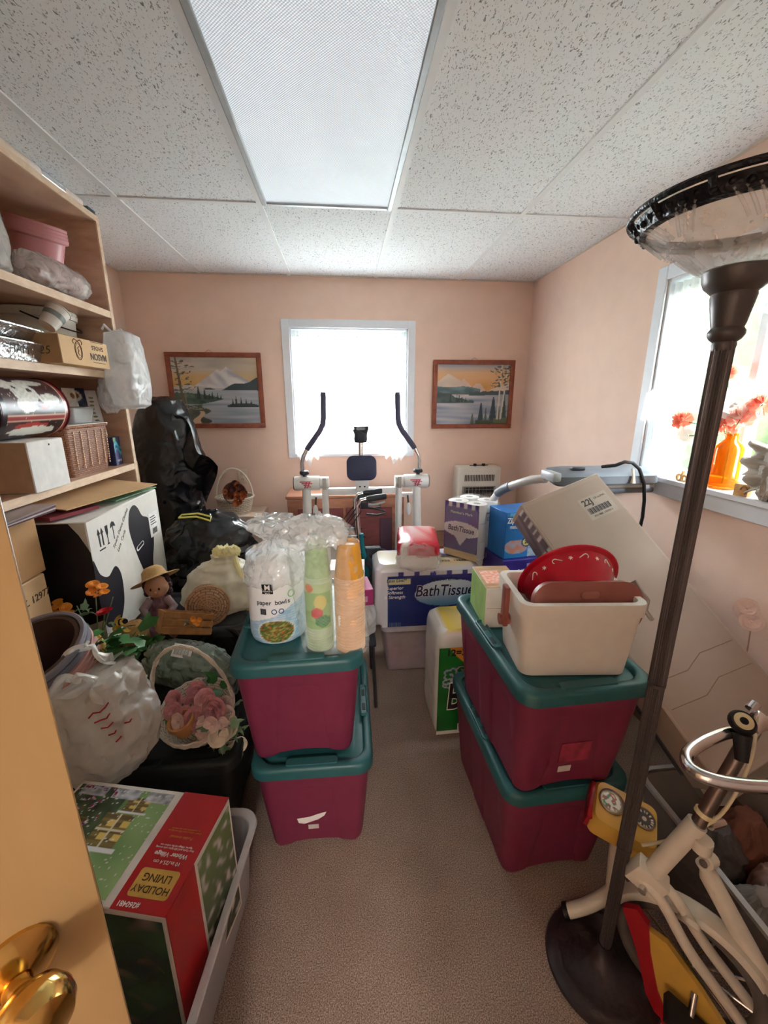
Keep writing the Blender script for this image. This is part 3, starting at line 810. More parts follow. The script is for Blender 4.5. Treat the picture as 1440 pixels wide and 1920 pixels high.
# cartons under the shelf
t = thing('spotted_carton', 'big white computer carton with black cow spots and a hand hole', 'box', (-.95, 1.555, .602), RD(0))
CW, CD, CH = .42, .60, .52
g = G(); g.box(-CW, 0, 0, CD, 0, CH, bev=.004, seg=1); g.build('body', mat('white_carton', '#e9e6df', .6, var=.03), t)
SPOT = mat('spot_black', '#242029', .45)
def smooth_poly(P, n=6):
    out = []
    m = len(P)
    for i in range(m):
        p0, p1, p2, p3 = (V(P[(i+k-1) % m]+(0,)) for k in range(4))
        for k in range(n):
            t_ = k/n
            q = .5*((2*p1)+(-p0+p2)*t_+(2*p0-5*p1+4*p2-p3)*t_*t_+(-p0+3*p1-3*p2+p3)*t_**3)
            out.append((q.x, q.y))
    return out
FR = FM((.0004, 0, 0), (0, 1, 0), (0, 0, 1))       # right face, x along depth, y up
g = G(); g.prism(smooth_poly([(.29, .37), (.31, .45), (.355, .475), (.39, .455), (.42, .41), (.47, .385), (.505, .33), (.495, .25), (.46, .17), (.44, .05), (.43, -.02), (.38, .0), (.37, .12), (.325, .24)]), 0, .0006, FR @ TM((0, .02, 0)))
g.build('spot', SPOT, t)
g = G(); g.prism(smooth_poly([(0, .36), (.03, .30), (.08, .27), (.14, .29), (.17, .23), (.155, .12), (.10, .05), (.05, .06), (0, .12)]), 0, .0006, FR); g.build('spot', SPOT, t)
FF = FM((0, -.0004, 0), (-1, 0, 0), (0, 0, 1)) @ TM((0, 0, 0), (0, pi, 0))
FF = FM((-CW, -.0005, 0), (1, 0, 0), (0, 0, 1))
g = G(); g.prism([(CW, .12), (CW, .40), (CW-.03, .47), (CW-.06, .515), (0, .515), (0, .38), (.1, .30), (.2, .2), (.3, .14), (.36, .1)], 0, .0006, FF); g.build('spot', SPOT, t)
g = G(); g.prism([(.30, .05), (CW-.06, .05), (CW-.06, .105), (.30, .105)], 0, .0008, FF); g.build('label_bar', BLACK, t)
text('2000', .05, WHITE, t, FF @ TM((CW-.115, .077, .001)), bold=.02)
# hand hole, label, pictograms, handwriting on the right face
g = G(); g.loft([rr(.075, .022, .011, .0006), rr(.075, .022, .011, .0012)], True, True, FR @ TM((.36, .30, 0), (0, 0, RD(12)))); g.build('hole_rim', WHITE, t)
g = G(); g.loft([rr(.062, .014, .007, .0006), rr(.062, .014, .007, .0016)], True, True, FR @ TM((.361, .302, 0), (0, 0, RD(12)))); g.build('hand_hole', BLACK, t)
g = G(); g.box(.475, .575, .30, .42, 0, .0012, FR); lb = g.build('shipping_label', WHITE, t)
g = G()
for k in range(10): g.box(.5+k*.005, .502+k*.005+.002*(k % 2), .312, .34, .0012, .0016, FR)
for k in range(4): g.box(.49, .55-.01*(k % 2), .36+k*.012, .364+k*.012, .0012, .0016, FR)
g.build('barcode', BLACK, lb)
g = G()
for k in (0, 1):
    g.box(.062+k*.022, .070+k*.022, .40, .45, 0, .0006, FR); g.prism([(.056+k*.022, .45), (.076+k*.022, .45), (.066+k*.022, .472)], 0, .0006, FR)
g.box(.055, .097, .385, .39, 0, .0006, FR)
g.prism([(.112, .47), (.132, .47), (.129, .44), (.124, .43), (.124, .40), (.132, .393), (.112, .393), (.120, .40), (.120, .43), (.115, .44)], 0, .0006, FR)
g.prism([(.148, .45), (.155, .468), (.168, .475), (.181, .468), (.188, .45), (.169, .455), (.169, .40), (.165, .40), (.165, .455)], 0, .0006, FR)
g.build('handling_symbols', BLACK, t)
PEN = mat('pencil_grey', '#8b8783', .8)
text('Square Dance Clothes', .022, PEN, t, FR @ TM((.225, .43, .0004), (0, 0, RD(40))), bold=-.01, shear=.25)
text('Lace  Cards', .022, PEN, t, FR @ TM((.215, .375, .0004), (0, 0, RD(40))), bold=-.01, shear=.25)
t = thing('cardboard_carton', 'upper brown carton of the stack under the bookcase near the door', 'box', (-1.06, 1.0, .972))
g = G(); g.box(-.36, 0, 0, .475, 0, .205, bev=.003, seg=1); g.build('body', CARD, t)
t = thing('cardboard_carton', 'lower brown carton printed with a number under the bookcase near the door', 'box', (-1.055, .96, .602))
g = G(); g.box(-.36, 0, 0, .495, 0, .368, bev=.003, seg=1); g.build('body', CARDL, t)
FB = FM((.0005, 0, 0), (0, 1, 0), (0, 0, 1))
text('4 DOZ. 12977', .035, KINK, t, FB @ TM((.395, .30, 0)), bold=.01)
text('CANDLES', .05, KINK, t, FB @ TM((.33, .09, 0)), bold=.02)
flush_text()

# ================================================================== the heap beside the bookcase
def tote(name, label, loc, rz, W, Ln, H, mb, ml, group=None, lat=True, arch=.022):
    t = thing(name, label, 'storage tote', loc, rz, group)
    hb = H-.018
    def ring(s0, z, inset=True, k=0):
        w, l = W*s0, Ln*s0+ (Ln-W)*0
        pts = rr(w, l, .045, z, 6, 16); out = []
        for x, y, zz in pts:
            tz = z/hb
            if inset and abs(y) > l/2-.046:
                e = .055+.035*(1-tz)
                q = max(0, min(1, (e-abs(x))/.012)) * max(0, min(1, (.80-tz)/.04))
                y -= math.copysign(.010*q, y)
            if inset and abs(x) > w/2-.046:
                for c in (-Ln*.22, Ln*.22):
                    e = .05+.03*(1-tz)
                    q = max(0, min(1, (e-abs(y-c))/.012)) * max(0, min(1, (.80-tz)/.04))
                    x -= math.copysign(.010*q, x)
            if tz < .12:
                zz += arch*max(0, cos(x/(w*.42)*pi/2))*(1 if abs(x) < w*.42 else 0)*(1-tz/.12)*(1 if abs(y) > l*.3 else 0)
            out.append((x, y, zz))
        return out
    s0 = .80
    zs = [0, .006, .02, .05, .12, .2, .3, .5, .7, .78, .82, .9, 1]
    rings = [ring(s0-.015, 0.0)]+[ring(s0+(.945-s0)*q**.9, max(.004, hb*q)) for q in zs[1:]]
    rings += [ring(.93, hb, False), ring(.80, .012, False)]
    g = G(); g.loft(rings, True, True); g.build('body', mb, t, ang=50)
    g = G()
    Q = lambda dw, z, r=.055: rr(W+dw, Ln+dw, r, H+z, 8, 6)
    g.loft([Q(-.012, -.042), Q(0, -.040), Q(.0, -.014), Q(-.006, -.004), Q(-.018, 0), Q(-.05, 0), Q(-.058, -.003), Q(-.066, -.014, .04), Q(-.10, -.015, .04), Q(-.115, -.011, .035), Q(-.13, -.011, .03)], False, True)
    ld = g.build('lid', ml, t, ang=60)
    if lat:
        dk = mat('slot_shadow', '#12312f', .6)
        for sg in (-1, 1):
            x = sg*(W/2-.024)
            g = G(); g.loft([rr(.034, .17, .012, H-.002), rr(.032, .168, .012, H+.006), rr(.026, .162, .01, H+.007), rr(.020, .150, .008, H+.001)], True, True, TM((x, 0, 0)))
            h = g.build('latch', ml, ld)
            for yy in (-.04, .04):
                g = G(); g.box(x-.006, x+.006, yy-.018, yy+.018, H+.0005, H+.0018); g.build('slot', dk, h)
        for sg in (-1, 1):
            g = G(); g.loft([rr(.17, .030, .01, H-.002), rr(.166, .027, .01, H+.004), rr(.15, .016, .006, H+.004)], True, True, TM((0, sg*(Ln/2-.028), 0))); g.build('latch', ml, ld)
    return t
TB = mat('tote_maroon', '#772a45', .5, var=.05, bump=.06, bs=300); TL = mat('tote_teal', '#285c60', .42, var=.05)
BK = mat('tote_black', '#23282a', .5); BKL = mat('tote_black_lid', '#2a3031', .4)
tote('storage_tote', 'wide black tote under the grocery bag and flower basket', (-.695, 1.36, 0), RD(90), .48, .65, .42, BK, BKL)
tote('storage_tote', 'dark grey tote behind the black one carrying the doll', (-.69, 1.85, 0), RD(90), .40, .52, .60, mat('tote_grey', '#3a3c40', .5), mat('tote_grey_lid', '#44464a', .45))

# grocery bag with ivy
GROC = mat('ivory_grocery_poly', '#f6f3ec', .24, translucent=.3, alpha=.93, crease=.9, cs=14)
t = thing('grocery_bag', 'full ivory grocery bag with red lettering at the front of the heap', 'bag', (-.735, 1.13, .46), rot=(0, RD(-15), 0))
g = bag(.155, .125, [(0, .25), (-.02, .6), (.02, .85), (.1, 1.02), (.17, 1.0), (.23, .93), (.27, .88), (.295, .84)], amp=.065, fr=5, fold=.2, folds=8, seed=21, lean=(.06, .10))
g.build('film', GROC, t)
for sg, yy in ((-1, -.06), (1, .05)):
    g = G()
    def hf(u, v, sg=sg, yy=yy):
        a = pi*u
        w_ = .075*(1-.72*sin(a)**.5)
        k = sin(a)**.9
        return (-.02+.115*cos(a)*(1-.45*k)+.075*k+.010*sin(u*17+v*5), yy*(1-.3*k)+.014*sin(u*13+sg)+.008*sin(v*7), .25+(.135 if sg > 0 else .085)*k+w_*(v-.5)+.01*sin(u*21))
    g.grid(hf, 36, 6); g.build('handle', GROC, t, fix=False, ang=180)
g = G()
for k in range(5):
    g.tube([(.082+.009*i+.006*k, -.106+.011*i+.003*k, .235-.025*k+.006*sin(i*2+k)) for i in range(6)], .0022, 5)
g.build('red_lettering', REDINK, t)
GREEN = mat('ivy_green', '#3f7a3c', .5, var=.2, vs=30); GREEN2 = mat('sage_leaf', '#7f9c78', .6, var=.2)
def leaf_mesh(name, L_=.05, W_=.045, m=None):
    pts = [(0, 0), (.35, .1), (.5, .42), (.22, .5), (.14, .72), (0, 1)]
    out = [(x*W_, y*L_) for x, y in pts]+[(-x*W_, y*L_) for x, y in pts[-2:0:-1]]
    g = G(); vs = [(x, y, -abs(x)*.35+.012*sin(y/L_*3)) for x, y in out]+[(0, L_*.45, .006)]
    n = len(out); g.add(vs, [(i, (i+1) % n, n) for i in range(n)])
    return g
def leaves(par, spots, m, L_=.05, W_=.05, seed=1, name='leaf'):
    rnd = random.Random(seed); base = None
    for (x, y, z) in spots:
        if base is None: o = base = leaf_mesh(name, L_, W_).build(name, m, par, fix=False, ang=180)
        else: o = base.copy(); COL.objects.link(o)
        o.location = (x, y, z); o.rotation_euler = (rnd.uniform(-.5, .9), rnd.uniform(-.5, .5), rnd.uniform(0, 6.28))
        s = rnd.uniform(.8, 1.25); o.scale = (s, s, s)
t = thing('artificial_ivy', 'dark green artificial ivy stuffed between the grocery bag handles', 'plant', (-.74, 1.26, .69))
rnd = random.Random(5)
leaves(t, [(rnd.uniform(-.10, .08), rnd.uniform(-.05, .08), rnd.uniform(.03, .13)) for _ in range(26)], GREEN, .07, .07, 3)
g = G()
for k in range(5): g.tube([(0, 0, -.1), (rnd.uniform(-.05, .05), rnd.uniform(-.03, .05), .02), (rnd.uniform(-.09, .07), rnd.uniform(-.04, .07), .10)], .002, 5)
g.build('stems', GREEN, t)

# nested planters beside the door edge
def planter(label, k, c, r1=.148, h=.21):
    o = pot_mesh(r1*.62, r1, h, .012, n=56).build('planter', mat('planter_'+c[1:], c, .4, var=.03))
    ax = V((-.14, -.36, 1)).normalized()
    base = V((-.925, 1.30, .52))
    o.location = base+ax*k
    o.rotation_euler = V((0, 0, 1)).rotation_difference(ax).to_euler()
    return tag(o, label, 'planter', 'planters nested by the door')
planter('yellow plastic planter, outermost of the nest beside the door', 0, '#cda64a', .158, .22)
planter('lower pink planter of the nest beside the door', .030, '#cf948c')
planter('middle pink planter of the nest beside the door', .047, '#d29a90')
planter('upper pink planter of the nest beside the door', .064, '#d6a096')
planter('lower grey planter of the nest beside the door', .092, '#7d7b86')
planter('upper grey planter of the nest beside the door', .114, '#85838e')
planter('dark brown planter, innermost of the nest beside the door', .121, '#4b3836', .132, .20)

# flower basket with white handle
WWK = weave_mat('white_wicker', '#e3d3bd', '#f0e4d2', 45, 70)
t = thing('flower_basket', 'white wicker basket with a tall handle full of pink silk flowers', 'basket', (-.525, 1.285, .43), rot=(RD(16), RD(-4), RD(8)))
n = 40
g = G(); prof = [(.06, 0), (.085, .015), (.105, .06), (.125, .10)]
g.lathe(prof, n); g.lathe([(.001, .002), (.06, .0)], n)
g.build('bowl', WWK, t, uv=lambda p: (math.atan2(p.y, p.x)*.11, math.hypot(p.x, p.y)+p.z), thick=.003)
WR = mat('white_reed', '#e8dccb', .6, bump=.6, bs=150)
for z, r in ((.045, .1), (.075, .114)):
    pass
g = G()
for k in range(4): g.tube([((.125-.002*k)*cos(a), (.125-.002*k)*sin(a), .10-.009*k+.003*sin(a*20+k*pi)) for a in [2*pi*i/80 for i in range(80)]], .0035, 6, closed=True)
g.build('rim', WR, t)
g = G()
for k in range(28):
    a = 2*pi*k/28; g.tube([(r_*cos(a+.35*j)*1.012, r_*sin(a+.35*j)*1.012, z_) for j, (r_, z_) in enumerate(prof[1:])], .0022, 5)
    g.tube([(r_*cos(a-.35*j)*1.012, r_*sin(a-.35*j)*1.012, z_) for j, (r_, z_) in enumerate(prof[1:])], .0022, 5)
g.build('lattice', WR, t)
g = G(); g.tube([(.12*cos(pi*i/26), .02, .10+.29*sin(pi*i/26)) for i in range(27)], [.0065+.0015*sin(i*2.2) for i in range(27)], 8); g.build('handle', WR, t)
PETAL = mat('pink_silk', '#d99a9e', .7, var=.18, vs=40); PETALP = mat('pale_pink_silk', '#e9cdc4', .7, var=.12, vs=40); PEACH = mat('salmon_silk', '#f09a80', .7, var=.15, vs=60, translucent=.45)
YEL = mat('yellow_petal', '#e8c05a', .7, var=.2); ORG = mat('orange_petal', '#ee962e', .7, var=.15)
def flower_mesh(r=.03, petals=6, layers=2, cup=.4):
    g = G()
    for ly in range(layers):
        R = r*(1-.28*ly); 
        for k in range(petals):
            a = 2*pi*(k+.5*ly)/petals; w = R*1.1*pi/petals
            Mx = Matrix.Rotation(a, 4, 'Z')
            pts = [(.1*R, 0, 0), (.45*R, -w*.8, .22*R*cup*2), (.85*R, -w, .55*R*cup*(1+ly)), (1.02*R, -w*.25, .62*R*cup*(1+ly)), (1.02*R, w*.35, .58*R*cup*(1+ly)), (.85*R, w, .5*R*cup*(1+ly)), (.45*R, w*.8, .22*R*cup*2), (.6*R, 0, .1*R+.2*R*cup*ly)]
            g.add(pts, [(0, 1, 7), (1, 2, 7), (2, 3, 7), (3, 4, 7), (4, 5, 7), (5, 6, 7), (6, 0, 7)], Mx)
    g.ball((0, 0, .12*r), .12*r, 8, 5)
    return g
FLM = {}
def flowers(par, spots, m, r=.03, petals=6, layers=2, cup=.4, seed=1, tilt=.9, dirs=None):
    rnd = random.Random(seed); base = None
    for i, p in enumerate(spots):
        if base is None: o = base = flower_mesh(r, petals, layers, cup).build('flower', m, par, fix=False, ang=24)
        else: o = base.copy(); COL.objects.link(o)
        o.location = p[:3]
        d = V(dirs) if dirs else V((rnd.uniform(-tilt, tilt), -rnd.uniform(0, tilt*1.3), 1))
        o.rotation_euler = V((0, 0, 1)).rotation_difference(d.normalized()).to_euler()
        s = rnd.uniform(.75, 1.2); o.scale = (s, s, s)
rnd = random.Random(9)
flowers(t, [(rnd.uniform(-.07, .09), rnd.uniform(-.06, .05), rnd.uniform(.11, .17)) for _ in range(20)], PETAL, .032, 7, 3, .5, 2)
flowers(t, [(rnd.uniform(-.05, .10), rnd.uniform(-.10, .0), rnd.uniform(.09, .15)) for _ in range(14)], PETALP, .028, 6, 2, .4, 3)
flowers(t, [(rnd.uniform(.06, .13), rnd.uniform(-.12, -.05), rnd.uniform(-.03, .10)) for _ in range(15)], mat('cream_silk', '#e9dcc6', .7, var=.12), .03, 6, 2, .4, 4)
leaves(t, [(rnd.uniform(.05, .13), rnd.uniform(-.12, -.02), rnd.uniform(-.05, .14)) for _ in range(26)], GREEN2, .05, .035, 6)
leaves(t, [(rnd.uniform(-.09, .09), rnd.uniform(-.03, .07), rnd.uniform(.09, .15)) for _ in range(12)], GREEN, .05, .04, 8)
o = pot_mesh(.026, .038, .06, .004, n=28).build('clay_pot', mat('terracotta', '#c08a55', .7), None, (-.54, 1.185, .50), (RD(12), RD(-8), 0)); tag(o, 'little terracotta pot set in the pink flower basket', 'flowerpot')

# cellophane parcel
CELLO = mat('green_cello', '#c3d4ca', .08, alpha=.5, spec=1, crease=1, cs=32)
t = thing('cellophane_parcel', 'parcel of greenery in crinkled clear cellophane with a barcode sticker', 'parcel', (-.60, 1.47, .435), rot=(RD(4), RD(6), RD(-12)))
g = bag(.09, .075, [(0, .3), (.02, .8), (.08, 1), (.18, 1.05), (.27, .95), (.33, .6), (.37, .85), (.38, .8)], amp=.10, fr=6, fold=.1, folds=11, seed=31)
g.build('cellophane', CELLO, t, (-.20, 0, .12), (0, RD(90), 0))
g = bag(.075, .06, [(0, .3), (.05, .9), (.15, 1), (.24, .8), (.3, .3)], amp=.12, fr=6, seed=33); g.build('greenery', mat('moss_green', '#4f7a58', .7, var=.35, vs=30), t, (-.17, 0, .12), (0, RD(90), 0))
F = FM((-.03, -.035, .215), (1, .1, -.12), (-.1, .6, .75))
g = G(); g.box(-.035, .035, -.024, .024, 0, .001, F); st = g.build('sticker', WHITE, t)
g = G()
for k in range(14): g.box(-.028+k*.004, -.0265+k*.004+.001*(k % 3 == 0), -.016, .01, .001, .0014, F)
g.build('barcode', mat('grey_print', '#9aa3a0', .6), st)

# orange silk flowers
t = thing('orange_flowers', 'sprays of orange silk flowers in front of the spotted carton', 'flowers', (-.965, 1.49, .60))
flowers(t, [(-.10, -.02, .20), (-.07, .0, .215), (-.13, .01, .19), (-.065, -.03, .185), (-.10, .01, .235), (-.12, -.02, .225), (-.08, -.02, .235), (-.135, 0, .215), (-.05, -.01, .2)], ORG, .017, 5, 2, .3, 5, .5)
flowers(t, [(.04, .0, .285), (.06, -.01, .262), (.025, .01, .298), (.07, 0, .292), (.045, 0, .305), (.08, -.01, .275), (.03, 0, .268)], ORG, .017, 5, 2, .3, 6, .5)
flowers(t, [(.08, -.03, .20)], mat('red_silk', '#c8242f', .6), .026, 6, 3, .6, 7, .4)
g = G()
for e in ((-.10, 0, .2), (.045, 0, .28), (.08, -.03, .2), (-.03, 0, .22), (.09, .02, .24)): g.tube([(0, .02, -.15), (e[0]*.4, .01, .1), e], .0022, 5)
g.build('stems', GREEN2, t)
leaves(t, [(rnd.uniform(-.10, .09), rnd.uniform(-.03, .03), rnd.uniform(.12, .22)) for _ in range(14)], GREEN2, .05, .03, 12)

# doll with straw hat
STRAW = mat('straw', '#c99f63', .7, var=.15, vs=90, stretch=(1, 1, 6), bump=.6, bs=180)
t = thing('doll', 'small seated doll in a straw hat and mauve dress', 'doll', (-.80, 1.70, .6025), rot=(0, 0, RD(12)))
DRESS = mat('mauve_cloth', '#8f6673', .8, var=.25, vs=30, bump=.6, bs=40)
body = bag(.07, .058, [(0, 1.0), (.03, 1.05), (.07, .8), (.11, .55), (.145, .42), (.16, .2)], amp=.10, fr=6, fold=.0, seed=41); body.build('dress', DRESS, t)
g = G()
for sg in (-1, 1):
    g.tube([(sg*.03, -.01, .135), (sg*.058, -.035, .105), (sg*.04, -.07, .085)], [.017, .017, .012], 10)
g.build('sleeves', mat('grey_pink_cloth', '#a58d90', .8, var=.2, vs=40), t)
g = G(); g.tube([(-.05, -.05, .035), (-.03, -.10, .03), (.02, -.115, .02)], [.024, .022, .014], 10); g.build('leg', DRESS, t)
g = G(); g.tube([(.04, -.05, .03), (.05, -.10, .025), (.065, -.13, .018)], [.024, .02, .013], 10); g.build('leg', mat('pink_cloth', '#c59a9d', .8, var=.2), t)
HEAD = (0, -.012, .192)
g = G(); g.ball(HEAD, (.047, .044, .047), 24, 16); g.ball((HEAD[0], HEAD[1]-.042, HEAD[2]-.008), .006, 8, 6); hd = g.build('head', mat('doll_skin', '#c08f72', .6), t)
for sg in (-1, 1):
    g = G(); g.ball((HEAD[0]+sg*.014, HEAD[1]-.0395, HEAD[2]+.004), (.0055, .003, .007), 10, 6); g.build('eye', BLACK, hd)
g = G(); g.tube([(-.012, HEAD[1]-.037, HEAD[2]-.019), (0, HEAD[1]-.039, HEAD[2]-.022), (.012, HEAD[1]-.037, HEAD[2]-.019)], .0014, 6); g.build('mouth', mat('doll_lip', '#8a4a44', .6), hd)
g = G(); rnd = random.Random(4)
for k in range(46):
    a = rnd.uniform(-.12*pi, 1.12*pi); z = rnd.uniform(-.04, .03)
    g.ball((HEAD[0]+.044*cos(a), HEAD[1]+.012+.036*sin(a), HEAD[2]+z), rnd.uniform(.010, .015), 8, 6)
g.build('hair', mat('doll_hair', '#4a3034', .8, bump=1, bs=150), t)
g = G(); g.lathe([(.001, .052), (.025, .050), (.042, .036), (.049, .008), (.055, .002), (.095, -.004), (.098, -.006), (.095, -.008), (.053, -.003), (.044, .0), (.03, .03)], 40)
g.build('hat', STRAW, t, (HEAD[0]-.006, HEAD[1]+.018, HEAD[2]+.034), (RD(-22), RD(-20), 0))

# straw cone with yellow flowers
t = thing('straw_pouch', 'little straw pouch with yellow dried flowers beside the doll', 'pouch', (-.85, 1.56, .605), rot=(RD(6), RD(8), 0))
g = G(); g.lathe([(.001, 0), (.045, .0), (.052, .03), (.045, .07), (.03, .10), (.024, .104)], 30, cap1=True); g.build('pouch', STRAW, t)
rnd = random.Random(11)
flowers(t, [(rnd.uniform(-.06, .0), rnd.uniform(-.04, .0), rnd.uniform(.08, .125)) for _ in range(10)], YEL, .014, 6, 2, .4, 9)
flowers(t, [(-.02, -.03, .13), (-.045, -.02, .115)], BLACK, .012, 6, 1, .3, 2)

# slatted crate
CR = wood_mat('crate_wood', '#9a6a3c', '#b98450', (6, 3, 3), .6, 5)
t = thing('wooden_crate', 'miniature slatted wooden crate tipped beside the doll', 'crate', (-.665, 1.56, .645), rot=(RD(-18), RD(20), RD(28)))
W_, D_, H_ = .19, .12, .085
for yy in (-D_/2, D_/2-.005):
    for k in range(3): g = G(); g.box(-W_/2, W_/2, yy, yy+.005, .004+k*.029, .026+k*.029, bev=.001, seg=1); g.build('slat', CR, t)
for xx in (-W_/2+.001, W_/2-.009): g = G(); g.box(xx, xx+.008, -D_/2+.005, D_/2-.005, 0, H_, bev=.001, seg=1); g.build('end_board', CR, t)
for k in range(4): g = G(); g.box(-W_/2+.01, W_/2-.01, -D_/2+.006+k*.029, -D_/2+.030+k*.029, 0, .005); g.build('slat', CR, t)
flowers(t, [(.02, -D_/2-.01, .05), (.035, -D_/2-.01, .06), (.01, -D_/2-.012, .062), (.03, -D_/2-.01, .045)], ORG, .012, 5, 2, .3, 4, dirs=(0, -1, .4))
leaves(t, [(.0, -D_/2-.008, .04), (.03, -D_/2-.008, .03), (-.01, -D_/2-.008, .05)], GREEN2, .03, .02, 3)

# round lidded basket on its side, black basket, cream bag
RWK = weave_mat('rattan', '#b98d68', '#cda37e', 60, 90)
t = thing('round_basket', 'round rattan basket lying on its side with its woven lid facing out', 'basket', (-.605, 1.70, .688), rot=(RD(82), 0, RD(14)))
g = G(); g.lathe([(.07, -.12), (.082, -.10), (.086, -.02), (.084, .0)], 36, cap0=True); g.build('body', RWK, t, uv=lambda p: (math.atan2(p.y, p.x)*.085, p.z))
g = G(); g.lathe([(.001, .016), (.05, .014), (.08, .004), (.087, 0), (.087, -.006)], 36); ld = g.build('lid', RWK, t, uv=lambda p: (math.atan2(p.y, p.x)*.05, math.hypot(p.x, p.y)))
g = G(); g.tube([(.088*cos(a), .088*sin(a), .001) for a in [2*pi*i/44 for i in range(44)]], .0045, 6, closed=True)
g.tube([(.052*cos(a), .052*sin(a), .014) for a in [2*pi*i/36 for i in range(36)]], .0025, 6, closed=True); g.build('rim', mat('rattan_rim', '#c59b75', .6, bump=.8, bs=140), ld)
g = G()
for k in range(12): a = 2*pi*k/12; g.tube([(.006*cos(a), .006*sin(a), .017), (.05*cos(a), .05*sin(a), .0145)], .0022, 5)
g.tube([(0, -.045, .02), (0, .045, .02)], .003, 6); g.build('spokes', mat('rattan_rim', '#c59b75', .6), ld)
t = thing('dark_basket', 'shallow black wicker basket tipped in front of the cream bag', 'basket', (-.525, 1.62, .445), rot=(RD(20), RD(-16), RD(20)))
g = G(); g.lathe([(.001, 0), (.07, 0), (.085, .05), (.10, .12), (.092, .12), (.075, .01), (.001, .01)], 36); g.build('body', weave_mat('black_wicker', '#1f1c1c', '#35302e', 60, 90), t, uv=lambda p: (math.atan2(p.y, p.x)*.1, p.z))
g = G(); g.tube([(.098*cos(a), .098*sin(a), .12) for a in [2*pi*i/40 for i in range(40)]], .005, 6, closed=True); g.build('rim', mat('black_reed', '#2b2625', .5), t)
CREAM = mat('cream_poly', '#efe8d4', .35, translucent=.35, crease=.7, cs=13)
t = thing('cream_bag', 'soft cream drawstring bag behind the round basket', 'bag', (-.60, 1.89, .602))
g = bag(.185, .14, [(0, .85), (.02, 1), (.08, 1), (.15, .88), (.2, .62), (.225, .36), (.24, .3), (.26, .33)], amp=.05, fr=3, fold=.14, folds=8, seed=51, lean=(.14, -.05)); g.build('sack', CREAM, t)
g = bag(.06, .04, [(0, .9), (.02, 1.0), (.04, .7)], amp=.15, fr=6, seed=5); g.build('drawstring', mat('pale_yellow_poly', '#f0e6ae', .4, translucent=.2), t, (.045, -.01, .255))
g = G(); g.tube([(.08, -.012, .25), (.10, -.06, .22), (.125, -.085, .16)], [.012, .014, .008], 8); g.build('string_end', mat('pale_yellow_poly', '#f0e6ae', .4), t)

# black rubbish bags in the corner
GB = mat('black_poly', '#17181d', .26, var=.1, spec=.6, crease=1, cs=11)
t = thing('black_rubbish_bag', 'tall black plastic bag pulled over something in the corner', 'bag', (-1.085, 2.73, 0.002))
g = bag(.19, .19, [(0, .9), (.05, 1.0), (.5, 1.0), (.8, .95), (.95, .95), (1.10, 1.12), (1.2, 1.10), (1.35, .95), (1.48, .80), (1.55, .62), (1.575, .3)], amp=.05, fr=3.2, seed=61, lean=(-.015, .02)); g.build('sack', GB, t)
g = G()
def flap(u, v): return (.10+.20*u*(1-.15*v)-.05*v, -.10+.06*sin(u*7+v*4)+.05*v, 1.47-.33*u-.30*v*(1-.25*u)+.03*sin(u*9))
g.grid(flap, 24, 24); g.build('flap', GB, t, fix=False, ang=180)
t = thing('black_rubbish_bag', 'fat black rubbish bag with a yellow drawstring on top', 'bag', (-.765, 2.30, .50))
g = bag(.25, .19, [(0, .6), (.02, .95), (.12, 1.05), (.25, 1.0), (.36, .85), (.43, .6), (.46, .25)], amp=.09, fr=4, seed=71); g.build('sack', GB, t)
g = G(); g.tube([(-.115, -.09, .452), (-.02, -.10, .458), (.055, -.115, .437), (.05, -.085, .452), (-.02, -.07, .468), (-.105, -.07, .462)], .005, 8, closed=True); g.build('drawstring', mat('drawstring_yellow', '#d9d069', .45), t)
t = thing('black_rubbish_bag', 'lower black leathery bag under the fat rubbish bag', 'bag', (-.75, 2.31, .002))
g = bag(.26, .20, [(0, .85), (.03, 1), (.25, 1.05), (.4, .98), (.48, .8), (.505, .4)], amp=.04, fr=3, seed=81, sq=2.6); g.build('sack', mat('black_vinyl', '#1a1b1d', .35, bump=.5, bs=70), t)
t = tag(G().box(-.05, .05, -.008, .008, 0, 1.24, bev=.002, seg=1).build('cardboard_strip', CARDL, None, (-1.15, 2.325, .002), (0, 0, 0)), 'tall tan cardboard strip standing between the bookcase and the black bag', 'cardboard')

# white handled basket by the back wall
t = thing('cardboard_carton', 'pale carton under the white handled basket at the back wall', 'box', (-.80, 3.12, .002))
g = G(); g.box(-.19, .19, -.15, .15, 0, .74, bev=.004, seg=1); g.build('body', mat('pale_carton', '#d9c3b1', .8), t)
g = G(); g.box(-.19, .19, -.012, .012, .74, .7406); g.build('tape', mat('packing_tape', '#c9b092', .3), t)
t = thing('white_basket', 'white wicker basket with a hooped handle holding an autumn display', 'basket', (-.815, 3.11, .7415))
g = G(); g.lathe([(.001, 0), (.10, 0), (.12, .05), (.135, .12), (.128, .12), (.108, .01), (.001, .01)], 40); g.build('body', WWK, t, uv=lambda p: (math.atan2(p.y, p.x)*.12, p.z))
g = G(); g.tube([(.135*cos(a), .135*sin(a), .12) for a in [2*pi*i/44 for i in range(44)]], .007, 8, closed=True); g.build('rim', WR, t)
g = G(); g.tube([(.132*cos(pi*i/26), 0, .12+.21*sin(pi*i/26)) for i in range(27)], .007, 8); g.build('handle', WR, t)
t = thing('horn_basket', 'brown wicker horn spilling orange dried flowers in the white basket', 'basket', (-.83, 3.09, .865), rot=(RD(52), RD(46), RD(0)))
g = G(); g.lathe([(.004, -.07), (.03, -.04), (.06, .03), (.085, .10), (.08, .10), (.05, .03)], 30); g.build('horn', weave_mat('horn_wicker', '#7d5540', '#9a6b50', 60, 90), t, uv=lambda p: (math.atan2(p.y, p.x)*.08, p.z))
rnd = random.Random(15)
